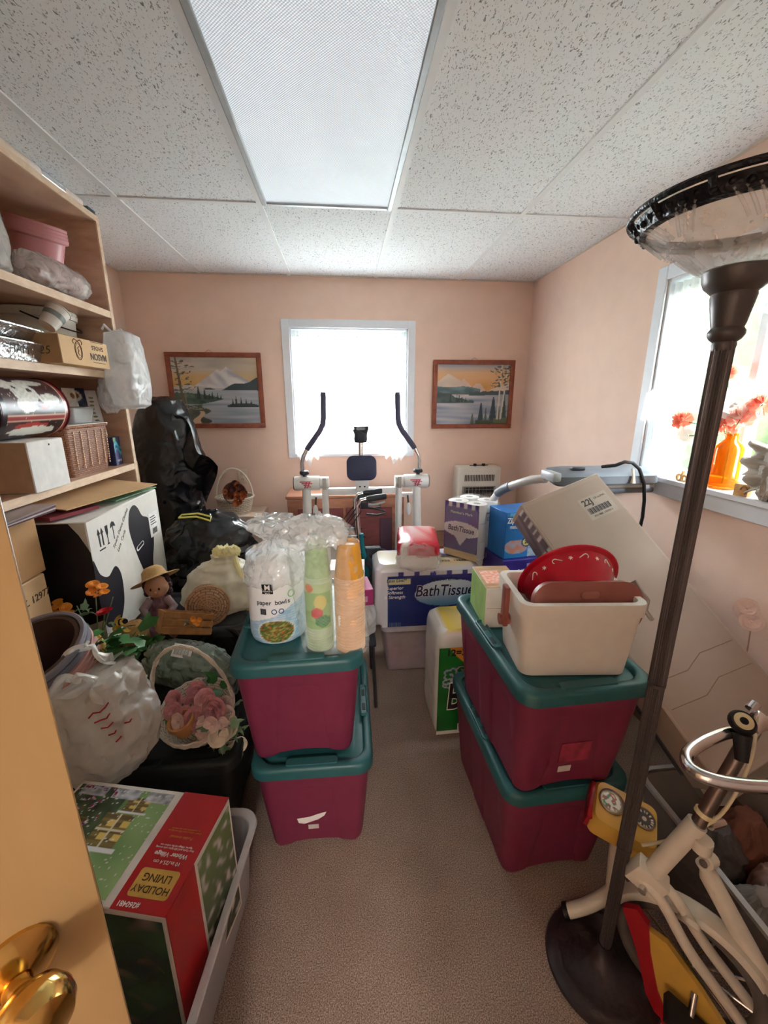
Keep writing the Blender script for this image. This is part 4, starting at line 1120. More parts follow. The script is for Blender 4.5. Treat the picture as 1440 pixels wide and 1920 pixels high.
flowers(t, [(rnd.uniform(-.06, .06), rnd.uniform(-.06, .06), rnd.uniform(.09, .14)) for _ in range(14)], mat('rust_petal', '#b9653a', .7, var=.25), .024, 6, 2, .5, 12)
flowers(t, [(rnd.uniform(-.06, .06), rnd.uniform(-.06, .06), rnd.uniform(.09, .14)) for _ in range(12)], mat('plum_petal', '#6a4040', .7, var=.3), .022, 6, 2, .5, 13)
flush_text()

# ================================================================== stacked totes in front and what they carry
grp = 'maroon totes with teal lids'
tl = tote('storage_tote', 'maroon tote with a torn white sticker, bottom of the stack under the paper cups', (-.125, 1.395, 0), RD(-1), .405, .61, .405, TB, TL, grp)
F = FM((0, -.2555, .122), (1, 0, 0), (0, -.115, 1))
g = G(); g.prism([(-.05, .0), (-.055, .022), (-.01, .028), (.02, .04), (.048, .048), (.04, .03), (.018, .012), (-.03, -.006)], 0, .001, F @ TM((-.01, .0, .0008))); g.build('torn_sticker', WHITE, tl)
g = G(); g.box(-.028, .008, -.035, -.014, .0006, .0022, F); g.build('price_tag', mat('grey_tag', '#c9c5c2', .6), tl)
tu = tote('storage_tote', 'maroon tote under the paper cups, top of its stack', (-.163, 1.385, .408), RD(1.5), .405, .61, .395, TB, TL, grp)
tl2 = tote('storage_tote', 'maroon tote at floor level under the one with the cooler', (.658, 1.235, 0), RD(2), .415, .61, .405, TB, TL, grp)
tu2 = tote('storage_tote', 'maroon tote carrying the white cooler, top of its stack', (.638, 1.185, .408), RD(2.5), .40, .61, .395, TB, TL, grp)
F = FM((0, -.2552, .118), (1, 0, 0), (0, -.115, 1))
g = G(); g.box(-.045, .05, -.005, .07, .0006, .0020, F); g.build('faded_label', mat('faded_red', '#96304a', .6, var=.35, vs=30), tu2)
g = G(); g.box(-.04, .0, -.045, -.022, .0006, .0022, F); g.build('price_tag', mat('grey_tag', '#c9c5c2', .6), tu2)
ZL = .8035-.011

# paper bowls pack
def bowlprint(u, v):      # u around 0..1 (0.5 in front), v up
    x = (u-.5)*6.283; y = v
    c = L('#eef1f3')
    edge = .36+.10*sin(x*1.2+.6)+.16*max(0, x)*.8
    if y < edge: c = L('#9fc4e0') if (int((x*14+y*30)) + int(x*14-y*30)) % 2 else L('#c4ddef')
    d = math.hypot(x/.62, (y-.2)/.155)
    if d < 1.1: c = L('#dfe8ec')
    if d < 1:
        n = nz(x*9, y*26)
        c = L('#5d7a34') if n > .12 else (L('#8b5a33') if n < -.2 else (L('#a9a45a') if n > -.05 else L('#3f5a2c')))
        if nz(x*13, y*37, 5) > .42: c = L('#c9663a')
    return c
t = thing('paper_bowls', 'pack of white paper bowls in a printed blue bag on the tote', 'paper bowls', (-.232, 1.285, ZL), RD(4))
rings = []; n = 96; m = 70
pf = [(0, .85), (.006, .96), (.02, 1), (.12, .99), (.2, .97), (.225, .92), (.25, .80)]
def pfi(z):
    for (a, b_), (c, d) in zip(pf, pf[1:]):
        if z <= c: return b_+(d-b_)*(z-a)/(c-a)
    return pf[-1][1]
R0 = .092
for i in range(m+1):
    z = .25*i/m
    rings.append([(R0*pfi(z)*cos(2*pi*j/n)*(1+.012*nz(cos(2*pi*j/n)*4, sin(2*pi*j/n)*4, z*30)), R0*pfi(z)*sin(2*pi*j/n)*(1+.012*nz(cos(2*pi*j/n)*4, sin(2*pi*j/n)*4, z*30)), z) for j in range(n)])
g = G(); g.loft(rings, True, False)
g.build('printed_bag', vcol_mat('bag_print', .3, .3), t, col=lambda p: bowlprint(((math.atan2(p[1], p[0])+pi/2+pi) % (2*pi))/(2*pi), p[2]/.25))
BW = mat('bowl_white', '#f1f1ee', .6, var=.01)
base = None
for k in range(6):
    if base is None:
        g = G(); g.lathe([(.08, 0), (.082, .003), (.078, .006), (.05, .05), (.047, .052), (.001, .052)], 40); o = base = g.build('bowl', BW, t)
    else: o = base.copy(); COL.objects.link(o)
    o.location = (0, 0, .195+.007*k)
def onbag(x, z, R=R0+.0015):      # frame on the front of the round pack
    a = x/R
    return FM((R*sin(a), -R*cos(a), z), (cos(a), sin(a), 0), (0, 0, 1))
g = G(); g.grid(lambda u, v: tuple((onbag(-.035+.034*u, 0) @ V((0, .183+.032*v, 0)))), 6, 2); g.build('logo_panel', BLACK, t, fix=False, thick=.0008)
text('M', .024, WHITE, t, onbag(-.018, .204, R0+.0026), bold=.02)
text("Member's\nMark", .0075, WHITE, t, onbag(-.018, .189, R0+.0026), bold=.0)
for k, ch in enumerate('paper bowls'):
    text(ch, .021, mat('slate_ink', '#4a5058', .6), t, onbag(-.052+.0098*k, .152), bold=.01)
for x in (-.002, .02):
    g = G(); g.tube([(.0075*cos(a), .0075*sin(a), 0) for a in [2*pi*i/20 for i in range(20)]], .0014, 5, onbag(x, .122), closed=True); g.build('icon', mat('blue_ink', '#2e5f94', .6), t)
g = G()
for k in range(9): g.box(-.046+k*.0022, -.0448+k*.0022+.0005*(k % 2), .112, .132, .0, .0006, FM((0, -R0-.0012, 0), (1, 0, 0), (0, 0, 1)) if 0 else onbag(-.04, 0) @ TM((.04, 0, 0)))
g.build('barcode', BLACK, t)
for k in range(3):
    pass
g = G(); g.tube([(.011*cos(a), .011*sin(a), 0) for a in [2*pi*i/20 for i in range(20)]], .0016, 5, onbag(.055, .175), closed=True); g.build('green_seal', mat('seal_green', '#8fc08a', .6), t)
g = bag(.095, .095, [(.20, .98), (.25, .98), (.28, .85), (.31, .5), (.33, .22), (.345, .35), (.38, .75), (.40, .7)], amp=.09, fr=6, fold=.25, folds=11, seed=91); g.build('film_top', mat('clear_poly_bag', '#f2f5f6', .1, alpha=.36, spec=1, crease=1, cs=34), t)
t = thing('paper_plates', 'stack of patterned paper plates in film behind the bowls', 'paper plates', (-.265, 1.50, ZL))
base = None
for k in range(26):
    if base is None: g = G(); g.lathe([(.07, 0), (.105, .012), (.108, .013), (.104, .0145), (.068, .002)], 40, cap1=True); o = base = g.build('plate', mat('plate_print', '#c9d3da', .5, var=.35, vs=30), t)
    else: o = base.copy(); COL.objects.link(o)
    o.location = (0, 0, k*.0078)
g = G(); g.lathe([(.072, 0), (.110, .012), (.111, .2), (.107, .22), (.05, .235), (.001, .235)], 48, cap0=True); g.build('film', CLEAR, t)

# paper cups
def cups(label, loc, r, n, crim, cbody, capm, sleeve=None, step=.0098):
    t = thing('paper_cups', label, 'paper cups', loc, 0)
    base = None
    for k in range(n):
        if base is None:
            g = G(); g.lathe([(r*.97, 0), (r, .0015), (r, .005), (r*.955, .0062), (r*.95, .0095), (r*.945, step+.002)], 36); o = base = g.build('cup', crim, t)
        else: o = base.copy(); COL.objects.link(o)
        o.location = (0, 0, k*step)
    g = G(); g.lathe([(r*.95, 0), (r*.70, .105), (r*.70, .107), (r*.68, .107), (r*.66, .100), (.001, .100)], 36); g.build('top_cup', capm, t, (0, 0, n*step))
    return t
OR = mat('cup_orange_rim', '#e9bf93', .5); AM = mat('cup_amber', '#d2962f', .45)
GR = mat('cup_green_rim', '#bcd8b2', .5); GC = mat('cup_green', '#9cc389', .5, var=.2, vs=60)
t1 = cups('tall stack of amber paper cups on the tote', (.008, 1.175, ZL), .0465, 25, OR, AM, AM)
t2 = cups('tall stack of green paper cups beside the amber ones', (-.088, 1.188, ZL), .0425, 25, GR, GC, GC)
def fruit(u, v):
    c = L('#8fbf6b')
    if v > .80: c = L('#b9d79a')
    if math.hypot((u-.62)/.2, (v-.60)/.16) < 1: c = L('#d9cf6a')
    if math.hypot((u-.5)/.2, (v-.36)/.12) < 1: c = L('#d0382f')
    if math.hypot((u-.7)/.26, (v-.17)/.13) < 1: c = L('#1f7a3a') if (int(u*24)+int(v*40)) % 3 else L('#4fae57')
    if math.hypot((u-.25)/.16, (v-.9)/.09) < 1: c = L('#e07a35')
    return c
Rs = .0432
raster('printed_sleeve', 1.0, .15, 30, 44, fruit, t2, TM((0, 0, .155)), bend=lambda p: (Rs*sin(-1.25+2.3*(p.x+.5)), -Rs*cos(-1.25+2.3*(p.x+.5)), p.y))
g = G(); g.box(-.006, .012, -.0475, -.0472, .09, .125, TM((-.03, .014, 0))); g.build('sticker', WHITE, t1)
t = thing('clear_bag', 'clear crinkled plastic bag pulled over the two cup stacks', 'bag', (-.038, 1.18, ZL+.0005))
g = bag(.105, .058, [(0, .96), (.02, 1), (.10, 1.02), (.2, 1.02), (.28, 1.02), (.34, 1.0), (.38, .92), (.41, .7), (.43, .35)], amp=.05, fr=6, seed=95, sq=3.2, lean=(-.09, .02)); g.build('film', mat('cup_film', '#f4f7f8', .08, alpha=.2, spec=1, crease=.9, cs=30), t, ang=70)
g = bag(.09, .055, [(.0, 1.0), (.03, 1.05), (.06, .9), (.085, .4)], amp=.13, fr=7, seed=97, sq=2.4); g.build('bunched_top', mat('bunched_film', '#eef2f3', .1, alpha=.4, spec=1, crease=1, cs=30), t, (-.055, .01, .345))

# cooler with pan, lid and strap
t = thing('cooler', 'white hard cooler box with its brown lid stuck inside', 'cooler', (.645, 1.055, ZL), RD(-5))
CW_ = mat('cooler_white', '#dcd7cf', .5, var=.03, bump=.05, bs=200)
g = G(); g.loft([rr(.295, .19, .03, 0, 6), rr(.305, .20, .03, .004, 6), rr(.335, .232, .032, .192, 6), rr(.346, .243, .034, .194, 6), rr(.348, .245, .034, .228, 6), rr(.344, .241, .032, .232, 6), rr(.31, .208, .024, .232, 6), rr(.305, .2, .022, .224, 6), rr(.27, .165, .02, .02, 6)], True, True); g.build('body', CW_, t)
BR = mat('cooler_brown', '#8d4f45', .45, var=.06)
g = G(); g.loft([rr(.30, .13, .05, 0, 8), rr(.31, .14, .055, .006, 8), rr(.31, .14, .055, .028, 8), rr(.29, .12, .05, .034, 8)], True, True)
ld = g.build('lid', BR, t, (.03, -.045, .195), (RD(76), 0, RD(1)))
g = G(); g.loft([rr(.055, .022, .011, .034), rr(.05, .018, .009, .0385)], True, True, TM((0, .035, 0))); g.build('badge', mat('badge_brown', '#9a5e50', .5), ld)
g = G(); g.box(-.187, -.172, -.018, .018, .11, .235, bev=.004); g.build('hinge_arm', BR, t)
g = G(); g.tube([(-.195, 0, .128), (-.165, 0, .128)], .017, 16); g.build('pivot', BR, t)
g = G(); g.tube([(.175, 0, .228), (.19, -.01, .25), (.208, -.02, .22), (.222, -.03, .20), (.218, -.035, .17), (.235, -.045, .145)], [.006, .007, .006, .007, .006, .007], 6); g.build('metal_strap', mat('dull_steel', '#a9a29b', .35, .7), t)
RP = mat('red_plastic', '#b8122c', .22, var=.05, spec=.6)
t = thing('serving_bowl', 'glossy red plastic bowl with white candy canes standing in the cooler', 'bowl', (.685, 1.125, ZL+.215), rot=(RD(-66), RD(3), RD(-4)))
t.scale = (.87, .87, .87)
g = G(); RB = .165
g.lathe([(.001, -.105), (.085, -.105), (.11, -.095), (.145, -.03), (.157, -.004), (.172, .0), (.175, .004), (.170, .007), (.150, .004), (.138, -.03), (.104, -.09), (.001, -.098)], 64); g.build('bowl', RP, t)
def onb(a, q):      # frame on the outer wall, a around, q 0..1 down the wall
    r = .157-.05*q+.001; z = -.006-.085*q
    return FM((r*sin(a), -r*cos(a), z), (cos(a), sin(a), 0), (sin(a)*.5, -cos(a)*.5, .85))
for k in range(9):
    a = -1.25+.31*k
    if k % 2 == 0:
        sgn = 1 if k % 4 == 0 else -1
        g = G(); g.tube([(sgn*(-.014+.0*i), -.012+.022*i/5, 0) if i < 6 else (sgn*(-.014+.008-.008*cos((i-5)*pi/5)), .010+.008*sin((i-5)*pi/5), 0) for i in range(11)], .0016, 5, onb(a, .30) @ TM((0, 0, 0), (0, 0, RD(-55*sgn)))); g.build('candy_cane', WHITE, t)
    else:
        g = G()
        for q in range(3): b_ = pi*q/3; g.tube([(-.007*cos(b_), -.007*sin(b_), 0), (.007*cos(b_), .007*sin(b_), 0)], .0014, 5, onb(a, .22))
        g.build('snowflake', WHITE, t)

# box of pink fruit snacks beside the cooler
t = thing('fruit_carton', 'white and green carton with a pink fruit window beside the cooler', 'box', (.515, 1.315, ZL+.004), RD(-3))
g = G(); g.box(-.045, .085, -.09, .10, 0, .148, bev=.0015, seg=1); g.build('body', mat('white_card', '#e8e6e1', .7), t)
g = G(); g.box(-.0458, -.0448, -.088, .098, .002, .146); g.build('green_side', mat('lime_card', '#9bc070', .6, var=.2, vs=12), t)
g = G(); g.box(-.044, .084, -.089, .099, .1478, .1486); g.build('top_flap', wood_mat('wood_print', '#a9835f', '#c7a582', (2, 14, 2), .6, 6), t)
raster('fruit_window', .07, .11, 20, 28, lambda u, v: mixc(L('#e8937c'), L('#f3d6c4'), nz(u*7, v*9)+.35) if abs(u-.5) < .46 and abs(v-.5) < .47 else L('#caa78a'), t, FM((0, .0, .1492), (1, 0, 0), (0, 1, 0)))
g = G(); g.box(-.04, .08, -.0908, -.0898, .072, .0735); g.build('seam', mat('seam_grey', '#b9b4aa', .7), t)

# ------------------------------------------------------------------ front: winter village carton in a clear tote
CLT = mat('frosted_tote', '#d3d4d8', .35, alpha=.6, var=.03)
t = thing('clear_tote', 'cloudy clear tote by the door with the red carton standing in it', 'storage tote', (-.545, .825, 0), RD(-6))
g = G(); g.loft([rr(.34, .50, .05, .0, 8), rr(.36, .52, .05, .006, 8), rr(.39, .56, .055, .24, 8), rr(.385, .555, .055, .24, 8), rr(.35, .51, .05, .01, 8)], True, True); g.build('tub', CLT, t)
g = G(); g.loft([rr(.39, .56, .055, .236, 8), rr(.425, .595, .06, .238, 8), rr(.43, .60, .06, .246, 8), rr(.425, .595, .06, .252, 8), rr(.39, .56, .055, .25, 8)], False, False); g.build('rim', mat('frosted_rim', '#dcdde0', .35, alpha=.85), t)
g = G(); g.box(.172, .18, -.16, .18, .05, .12); g.build('blue_contents', mat('blue_cloth', '#2d4384', .7), t)
# carton
BXW, BXD, BXH = .44, .275, .40
t = thing('winter_village_carton', 'red and green holiday village carton with snowy house pictures', 'box', (-.580, .84, .105), RD(-13))
g = G(); g.box(-BXW/2, BXW/2, -BXD/2, BXD/2, 0, BXH, bev=.003, seg=1); g.build('body', mat('white_card2', '#e6e2da', .55), t)
def village(u, v):
    # seen from the front edge: v = 1 far edge. houses drawn upside down as on the box
    y = 1-v
    c = mixc(L('#4f7440'), L('#9bbd7e'), (u-.2)*1.1+nz(u*3, y*3)*.4)
    if u < .55: c = mixc(L('#33402f'), L('#5c6a4c'), nz(u*8, y*8)+.5)
    for (cx, cy, w, h) in ((.62, .44, .28, .34), (.22, .5, .2, .3), (.70, .16, .22, .16)):
        dx, dy = (u-cx)/w, (y-cy)/h
        if abs(dx) < .5 and abs(dy) < .5:
            c = L('#6d5f3c') if (int(dy*9+9) % 2) else L('#857446')
            if int((dx+.5)*4) % 2 and int((dy+.5)*5) % 2: c = L('#e0c26a')
            if abs(dx) < .03 or abs(dy) < .02: c = L('#d9cfae')
        if abs(dx) < .62 and .5 < dy < .62: c = L('#e4e6e6')
    n = nz(u*16, y*20, 2)
    if y < .12 and abs(math.sin(u*9)) > .35: c = mixc(L('#8a8f98'), L('#d5d8dc'), n+.5)
    if u < .42 and n > .28: c = (L('#a83434'), L('#34508f'), L('#d8d8d4'))[int(abs(nz(u*40, y*40))*9) % 3]
    if nz(u*45, y*45, 7) > .55: c = L('#e8e8e4')
    return c
ph = BXW-.13
raster('village_picture', ph-.03, BXD-.025, 110, 90, village, t, FM((-BXW/2+ph/2-.005, 0, BXH+.0006), (1, 0, 0), (0, 1, 0)), vcol_mat('glossy_print', .25))
RED = mat('carton_red', '#b5151c', .4, var=.05)
g = G(); g.box(BXW/2-.13, BXW/2-.0005, -BXD/2+.0005, BXD/2-.0005, BXH-.0005, BXH+.0007); g.build('red_panel', RED, t)
F = FM((BXW/2-.065, 0, BXH+.0009), (-1, 0, 0), (0, -1, 0))
g = G(); g.loft([rr(.095, .058, .008, .0), rr(.095, .058, .008, .0006)], True, True, F @ TM((0, .082, 0))); g.build('gold_plaque', mat('gold_print', '#d6a94d', .45, var=.15), t)
text('HOLIDAY', .0205, KINK, t, F @ TM((0, .094, .001)), bold=.0)
text('LIVING', .0225, KINK, t, F @ TM((0, .071, .001)), bold=.0)
text('10 in./25.4 cm', .012, WHITE, t, F @ TM((0, .038, 0)))
text('Winter Village', .0145, WHITE, t, F @ TM((0, .021, 0)), bold=.015, shear=.15)
text('Four Cycle and LED lights with moving\nfigures. Village set for indoor use', .0062, WHITE, t, F @ TM((0, .004, 0)))
text('Pueblo invernal', .0095, mat('gold_ink', '#d98a3a', .5), t, F @ TM((0, -.02, 0)), shear=.15)
text('Cuatro ciclos y luces LED con figuras\nen movimiento para uso interior', .0058, mat('gold_ink', '#d98a3a', .5), t, F @ TM((0, -.037, 0)))
text('#260481', .0145, WHITE, t, F @ TM((.03, .125, 0)), bold=.01)
g = G(); g.box(BXW/2-.0005, BXW/2+.0007, -BXD/2+.001, -BXD/2+.105, .001, BXH-.001); g.build('red_side', RED, t)
raster('side_picture', BXD-.125, BXH-.03, 30, 60, lambda u, v: mixc(mixc(L('#3a4a30'), L('#7d9a5e'), v-.2), L('#d6d4ce'), max(0, nz(u*6, v*16)*2.2-.2)), t, FM((BXW/2+.0009, .052, BXH/2), (0, 1, 0), (0, 0, 1)), vcol_mat('glossy_print', .25))
raster('front_picture', BXW-.02, BXH-.03, 60, 60, lambda u, v: mixc(mixc(L('#22301f'), L('#4f6f45'), nz(u*3, v*3)+.4), L('#8a7560'), max(0, nz(u*6+3, v*7)*2-.3)), t, FM((0, -BXD/2-.0006, BXH/2), (1, 0, 0), (0, 0, 1)), vcol_mat('glossy_print', .25))
flush_text()

# ================================================================== back of the room
FRW = wood_mat('cherry_frame', '#7c4130', '#97543c', (4, 4, 4), .4, 5)
def painting(label, x0, x1, z0, z1, fn, nail):
    t = thing('framed_painting', label, 'painting', ((x0+x1)/2, YW-.001, (z0+z1)/2))
    w, h = x1-x0, z1-z0; b = .034
    for q, nm in (((-w/2, w/2, h/2-b, h/2), 0), ((-w/2, w/2, -h/2, -h/2+b), 0), ((-w/2, -w/2+b, -h/2+b, h/2-b), 0), ((w/2-b, w/2, -h/2+b, h/2-b), 0)):
        g = G(); g.box(q[0], q[1], -.024, -.001, q[2], q[3], bev=.004); g.build('frame_rail', FRW, t)
    raster('canvas', w-2*b+.004, h-2*b+.004, 150, 120, fn, t, FM((0, -.012, 0), (1, 0, 0), (0, 0, 1)), vcol_mat('oil_paint', .5))
    g = G(); g.tube([(nail-.03, -.004, h/2-.002), (nail, -.005, h/2+.018), (nail+.03, -.004, h/2-.002)], .0014, 5); g.build('hanging_wire', mat('grey_wire', '#8d8880', .4, .5), t)
    return t
def fir(u, v, cx, base, top, w):
    if base <= v <= top:
        k = (top-v)/(top-base); return abs(u-cx) < w*(k*.8+.12)*(.75+.5*abs(sin(v*170)))
    return False
def lake1(u, v):
    c = mixc(L('#c9c1b6'), L('#a9a49f'), (v-.8)*3+nz(u*3, v*16)) if v > .8 else mixc(L('#d2a456'), L('#c9b79b'), (v-.6)*4.5+.25*nz(u*3, v*9))
    if u > .5 and v > .58: c = mixc(c, L('#cbb894'), (u-.5)*1.2)
    peak = max(.62+.24-abs(u-.635)*.95, .62+.20-abs(u-.53)*.85, .62+.13-abs(u-.76)*.75)
    if v < peak and v > .54: c = mixc(L('#dcdad8'), L('#a9a9b4'), (nz(u*9+v*7, v*5)+.12)*1.6+.3*(u > .64 and v > .7))
    if v < .565+.02*sin(u*9): c = L('#c4bdb8')
    hill = .53+.02*sin(u*20)+max(0, (u-.55))*.36
    if v < hill and v > .515-.045*(u-.4)*(u > .5) and u > .36: c = L('#3f4d54')
    if v < .52-.02*(u-.4): c = mixc(L('#8f9aa8'), L('#b9bec4'), .5+.9*nz(u*2, v*22)+.5*(v-.2)) 
    # left bank
    edge = .34+.13*sin((.5-v)*5) if v < .5 else .0
    if v < .47 and v > .30 and u < .16+.42*max(0, 1-abs(v-.38)/.09)**.6: c = mixc(L('#3d4f46'), L('#54685a'), nz(u*14, v*18)+.4)
    if .40 < v < .50 and u < .24 and nz(u*16, 1)*.05+.46 > v: c = mixc(L('#47624f'), L('#5f7a63'), nz(u*20, v*20)+.5)
    for cx, b_, tp, w in ((.285, .38, .57, .026), (.355, .38, .54, .02), (.41, .38, .46, .014), (.445, .38, .49, .014), (.505, .38, .47, .012), (.545, .38, .45, .01)):
        if fir(u, v, cx, b_, tp, w): c = L('#2e3f3d')
    if v < .29+.02*nz(u*8, 4) and u < .36+.05*sin(v*40): c = mixc(L('#4a5347'), L('#5e6a59'), nz(u*11, v*11)+.4)
    if .22 < v < .27 and u < .44: c = mixc(c, L('#b9b0a4'), .7*(nz(u*26, v*60) > .1))
    if v < .20 and abs(u-(.25+.18*v-.03*sin(v*30))) < .05-.13*v: c = L('#d2bda0')
    if math.hypot((u-.80)/.19, (v-.27)/.045) < 1 and v > .255: c = L('#3a4746')
    for cx, tp in ((.68, .38), (.72, .42), (.78, .40), (.84, .38), (.90, .36)):
        if fir(u, v, cx, .28, tp, .016): c = L('#33423f')
    # tall pine
    if abs(u-(.058+.06*(1-v))) < .011+.008*(1-v) and v > .12: c = L('#6d5a44')
    if abs(u-(.10+.05*(1-v))) < .006 and .12 < v < .5: c = L('#8a7557')
    if v > .5 and u < .27-.12*abs(sin(v*11))*.6:
        if nz(u*20, v*46, 3) > .08 and (sin(v*75+nz(u*6, 0)*3) > -.15): c = L('#4a5546') if nz(u*40, v*40) > 0 else L('#646c58')
    return c
def lake2(u, v):
    c = mixc(L('#d9a271'), L('#d6ac7d'), (v-.6)*3+.3*nz(u*3, v*9))
    if v > .86: c = mixc(c, L('#9fa5b2'), (v-.86)*7+.4*nz(u*2, v*25))
    c = mixc(c, L('#c48f42'), max(0, 1-math.hypot((u-.65)/.22, (v-.62)/.16)))
    peak = max(.85-abs(u-.15)*.95*(.7 if u > .15 else 1), .77-abs(u-.36)*1.15, .69-max(0, abs(u-.56)-.03)*1.5, .58+.11*(u-.72)*4 if u > .72 else 0)
    if v < peak: c = mixc(L('#dcc8b4'), L('#cdb7a6'), nz(u*8, v*8)+.5)
    hill = .645-.02*sin(u*9)-max(0, u-.35)*.28
    if v < hill and v > .5 and u < .6: c = mixc(L('#4a6366'), L('#72878a'), (v-.54)*6+nz(u*8, v*14))
    if v < .555+.05*max(0, u-.6)+.006*sin(u*60) and u > .44: c = L('#46585c')
    if v < .51-.02*sin(u*3): c = mixc(L('#7f8ba0'), L('#c2c2c4'), .35+.8*nz(u*2.2, v*16)+.5*(v-.2))
    if v < .56-.36*max(0, u-.02)+.05*nz(u*9, 2) and v > .365 and u < .52: c = mixc(L('#384a4a'), L('#52655c'), nz(u*13, v*13)+.4)
    for cx, tp in ((.19, .54), (.28, .50), (.31, .51), (.35, .47), (.40, .45)):
        if fir(u, v, cx, .38, tp, .016): c = L('#2f4040')
    for cx, tp, w, k in ((.505, .19, .04, '#5a6a58'), (.62, .36, .06, '#2c4048'), (.69, .28, .035, '#4a5c50'), (.79, .46, .075, '#2c4048'), (.87, .36, .03, '#4a5c50'), (.94, .50, .06, '#3d5248')):
        if fir(u, v, cx, -.1, tp, w): c = L(k)
    if u > .55 and v < .07: c = L('#46553f')
    if u > .80 and v < .10+.05*nz(u*10, 3): c = L('#5d6a4c')
    for x0_, x1_ in ((.855, .88), (.895, .965)):
        if abs(u-(x0_+(x1_-x0_)*v)) < .012-.004*v and v > .08: c = L('#cfc8b8')
    if v > .62 and u > .78-.06*sin(v*30):
        if nz(u*24, v*38, 9) > .12: c = L('#4e5750') if nz(u*50, v*50) > 0 else L('#6a6d63')
    return c
painting('framed lake painting with a white mountain and a tall pine, nearer the bookcase', -1.25, -.58, 1.355, 1.89, lake1, -.03)
painting('framed lake painting with a sunset and birches, above the wall heater', .703, 1.347, 1.338, 1.852, lake2, .0)

# wall outlet
t = thing('wall_outlet', 'beige double wall socket below the larger painting', 'outlet', (-.788, YW-.001, .982))
g = G(); g.loft([rr(.072, .115, .006, 0), rr(.072, .115, .006, .004), rr(.066, .109, .006, .006)], True, True, TM((0, 0, 0), (RD(90), 0, 0))); g.build('plate', mat('socket_beige', '#dcc9b4', .4), t)
for z in (-.024, .024):
    g = G(); g.loft([rr(.03, .034, .014, .006), rr(.029, .033, .014, .0075)], True, True, TM((0, 0, z), (RD(90), 0, 0))); r_ = g.build('receptacle', mat('socket_ivory', '#d3bda6', .4), t)
    g = G()
    for x in (-.006, .006): g.box(x-.001, x+.001, -.0082, -.0074, z-.003, z+.007)
    g.build('slots', BLACK, r_)

# wall heater
t = thing('wall_heater', 'white gas wall heater with a wire grille under the sunset painting', 'heater', (1.07, YW-.001, .50))
HW = mat('heater_white', '#d9d6cc', .4, var=.03); HG = mat('heater_steel', '#a5a29a', .35, .5); HD = mat('heater_dark', '#3d3a36', .6)
g = G(); g.box(-.175, .175, -.15, 0, 0, .545, bev=.012); g.build('cabinet', HW, t)
for k in range(19):
    g = G(); x = -.117+k*.013; g.box(x-.0035, x+.0035, -.152, -.148, .435, .485); g.build('vent_slot', HD, t)
g = G(); g.box(-.125, .125, -.1515, -.149, .05, .385); g.build('burner_recess', HD, t)
g = G()
for a in ((-.135, -.12, .04, .395), (.12, .135, .04, .395)): g.box(a[0], a[1], -.156, -.149, a[2], a[3], bev=.002, seg=1)
g.box(-.12, .12, -.156, -.149, .385, .395, bev=.002, seg=1); g.box(-.12, .12, -.156, -.149, .04, .05, bev=.002, seg=1); g.build('bezel', HG, t)
for k in range(3):
    g = G(); g.box(-.105+k*.073, -.042+k*.073, -.1535, -.1505, .07, .33); g.build('radiant_plate', mat('ceramic_grey', '#8f8b85', .7), t)
g = G()
for k in range(9): g.tube([(-.116+k*.029, -.165, .055), (-.116+k*.029, -.165, .385)], .0016, 5)
for z in (.1, .18, .26, .34, .37): g.tube([(-.125, -.166, z), (.125, -.166, z)], .0016, 5)
g.build('wire_guard', STEEL, t)
for x in (-.02, .05):
    g = G(); g.lathe([(.012, 0), (.014, .004), (.013, .018), (.001, .02)], 16, TM((x, -.08, .545))); g.build('knob', BLACK, t)
g = G(); g.tube([(-.06, -.07, .549), (.09, -.07, .549)], .003, 6); g.build('control_rod', HD, t)

# wooden cabinet behind the exercise machine
t = thing('wooden_cabinet', 'low brown panelled cabinet standing behind the exercise machine', 'cabinet', (.015, 3.07, .002))
CBW = wood_mat('cabinet_oak', '#8d5c48', '#a8745a', (2, 2, 8), .5, 3); CBP = wood_mat('cabinet_cherry', '#6e3a38', '#84494a', (2, 2, 6), .45, 3)
g = G(); g.box(-.42, .42, -.16, .16, 0, .875, bev=.004, seg=1); g.build('body', CBW, t)
g = G(); g.box(-.43, .43, -.17, .165, .875, .895, bev=.004, seg=1); g.build('top', CBW, t)
for x0, x1 in ((-.35, -.025), (-.005, .33)):
    g = G(); g.box(x0, x1, -.172, -.158, .05, .80, bev=.003, seg=1); d = g.build('door', CBP, t)
    g = G(); g.box(x0+.06, x1-.06, -.1745, -.17, .12, .73, bev=.002, seg=1); g.build('panel', CBP, d)
g = G(); g.box(.24, .33, -.182, -.16, 0, .72, bev=.004, seg=1); g.build('post', mat('dark_post', '#54394a', .5), t)
# low white chest with wooden top beyond the bath tissue
t = thing('white_chest', 'low white plank chest with a brown wooden top at the back wall', 'chest', (.80, 3.085, .002))
g = G(); g.box(-.30, .42, -.185, .185, 0, .455, bev=.004, seg=1); g.build('carcass', mat('chest_white', '#d9d3c8', .6), t)
g = G(); g.box(-.31, .43, -.20, .19, .455, .49, bev=.004, seg=1); g.build('top', M_BASE, t)
for k in range(4):
    g = G(); g.box(-.298, .418, -.192, -.184, .01+k*.11, .115+k*.11, bev=.002, seg=1); g.build('plank', mat('chest_white', '#d9d3c8', .6), t)

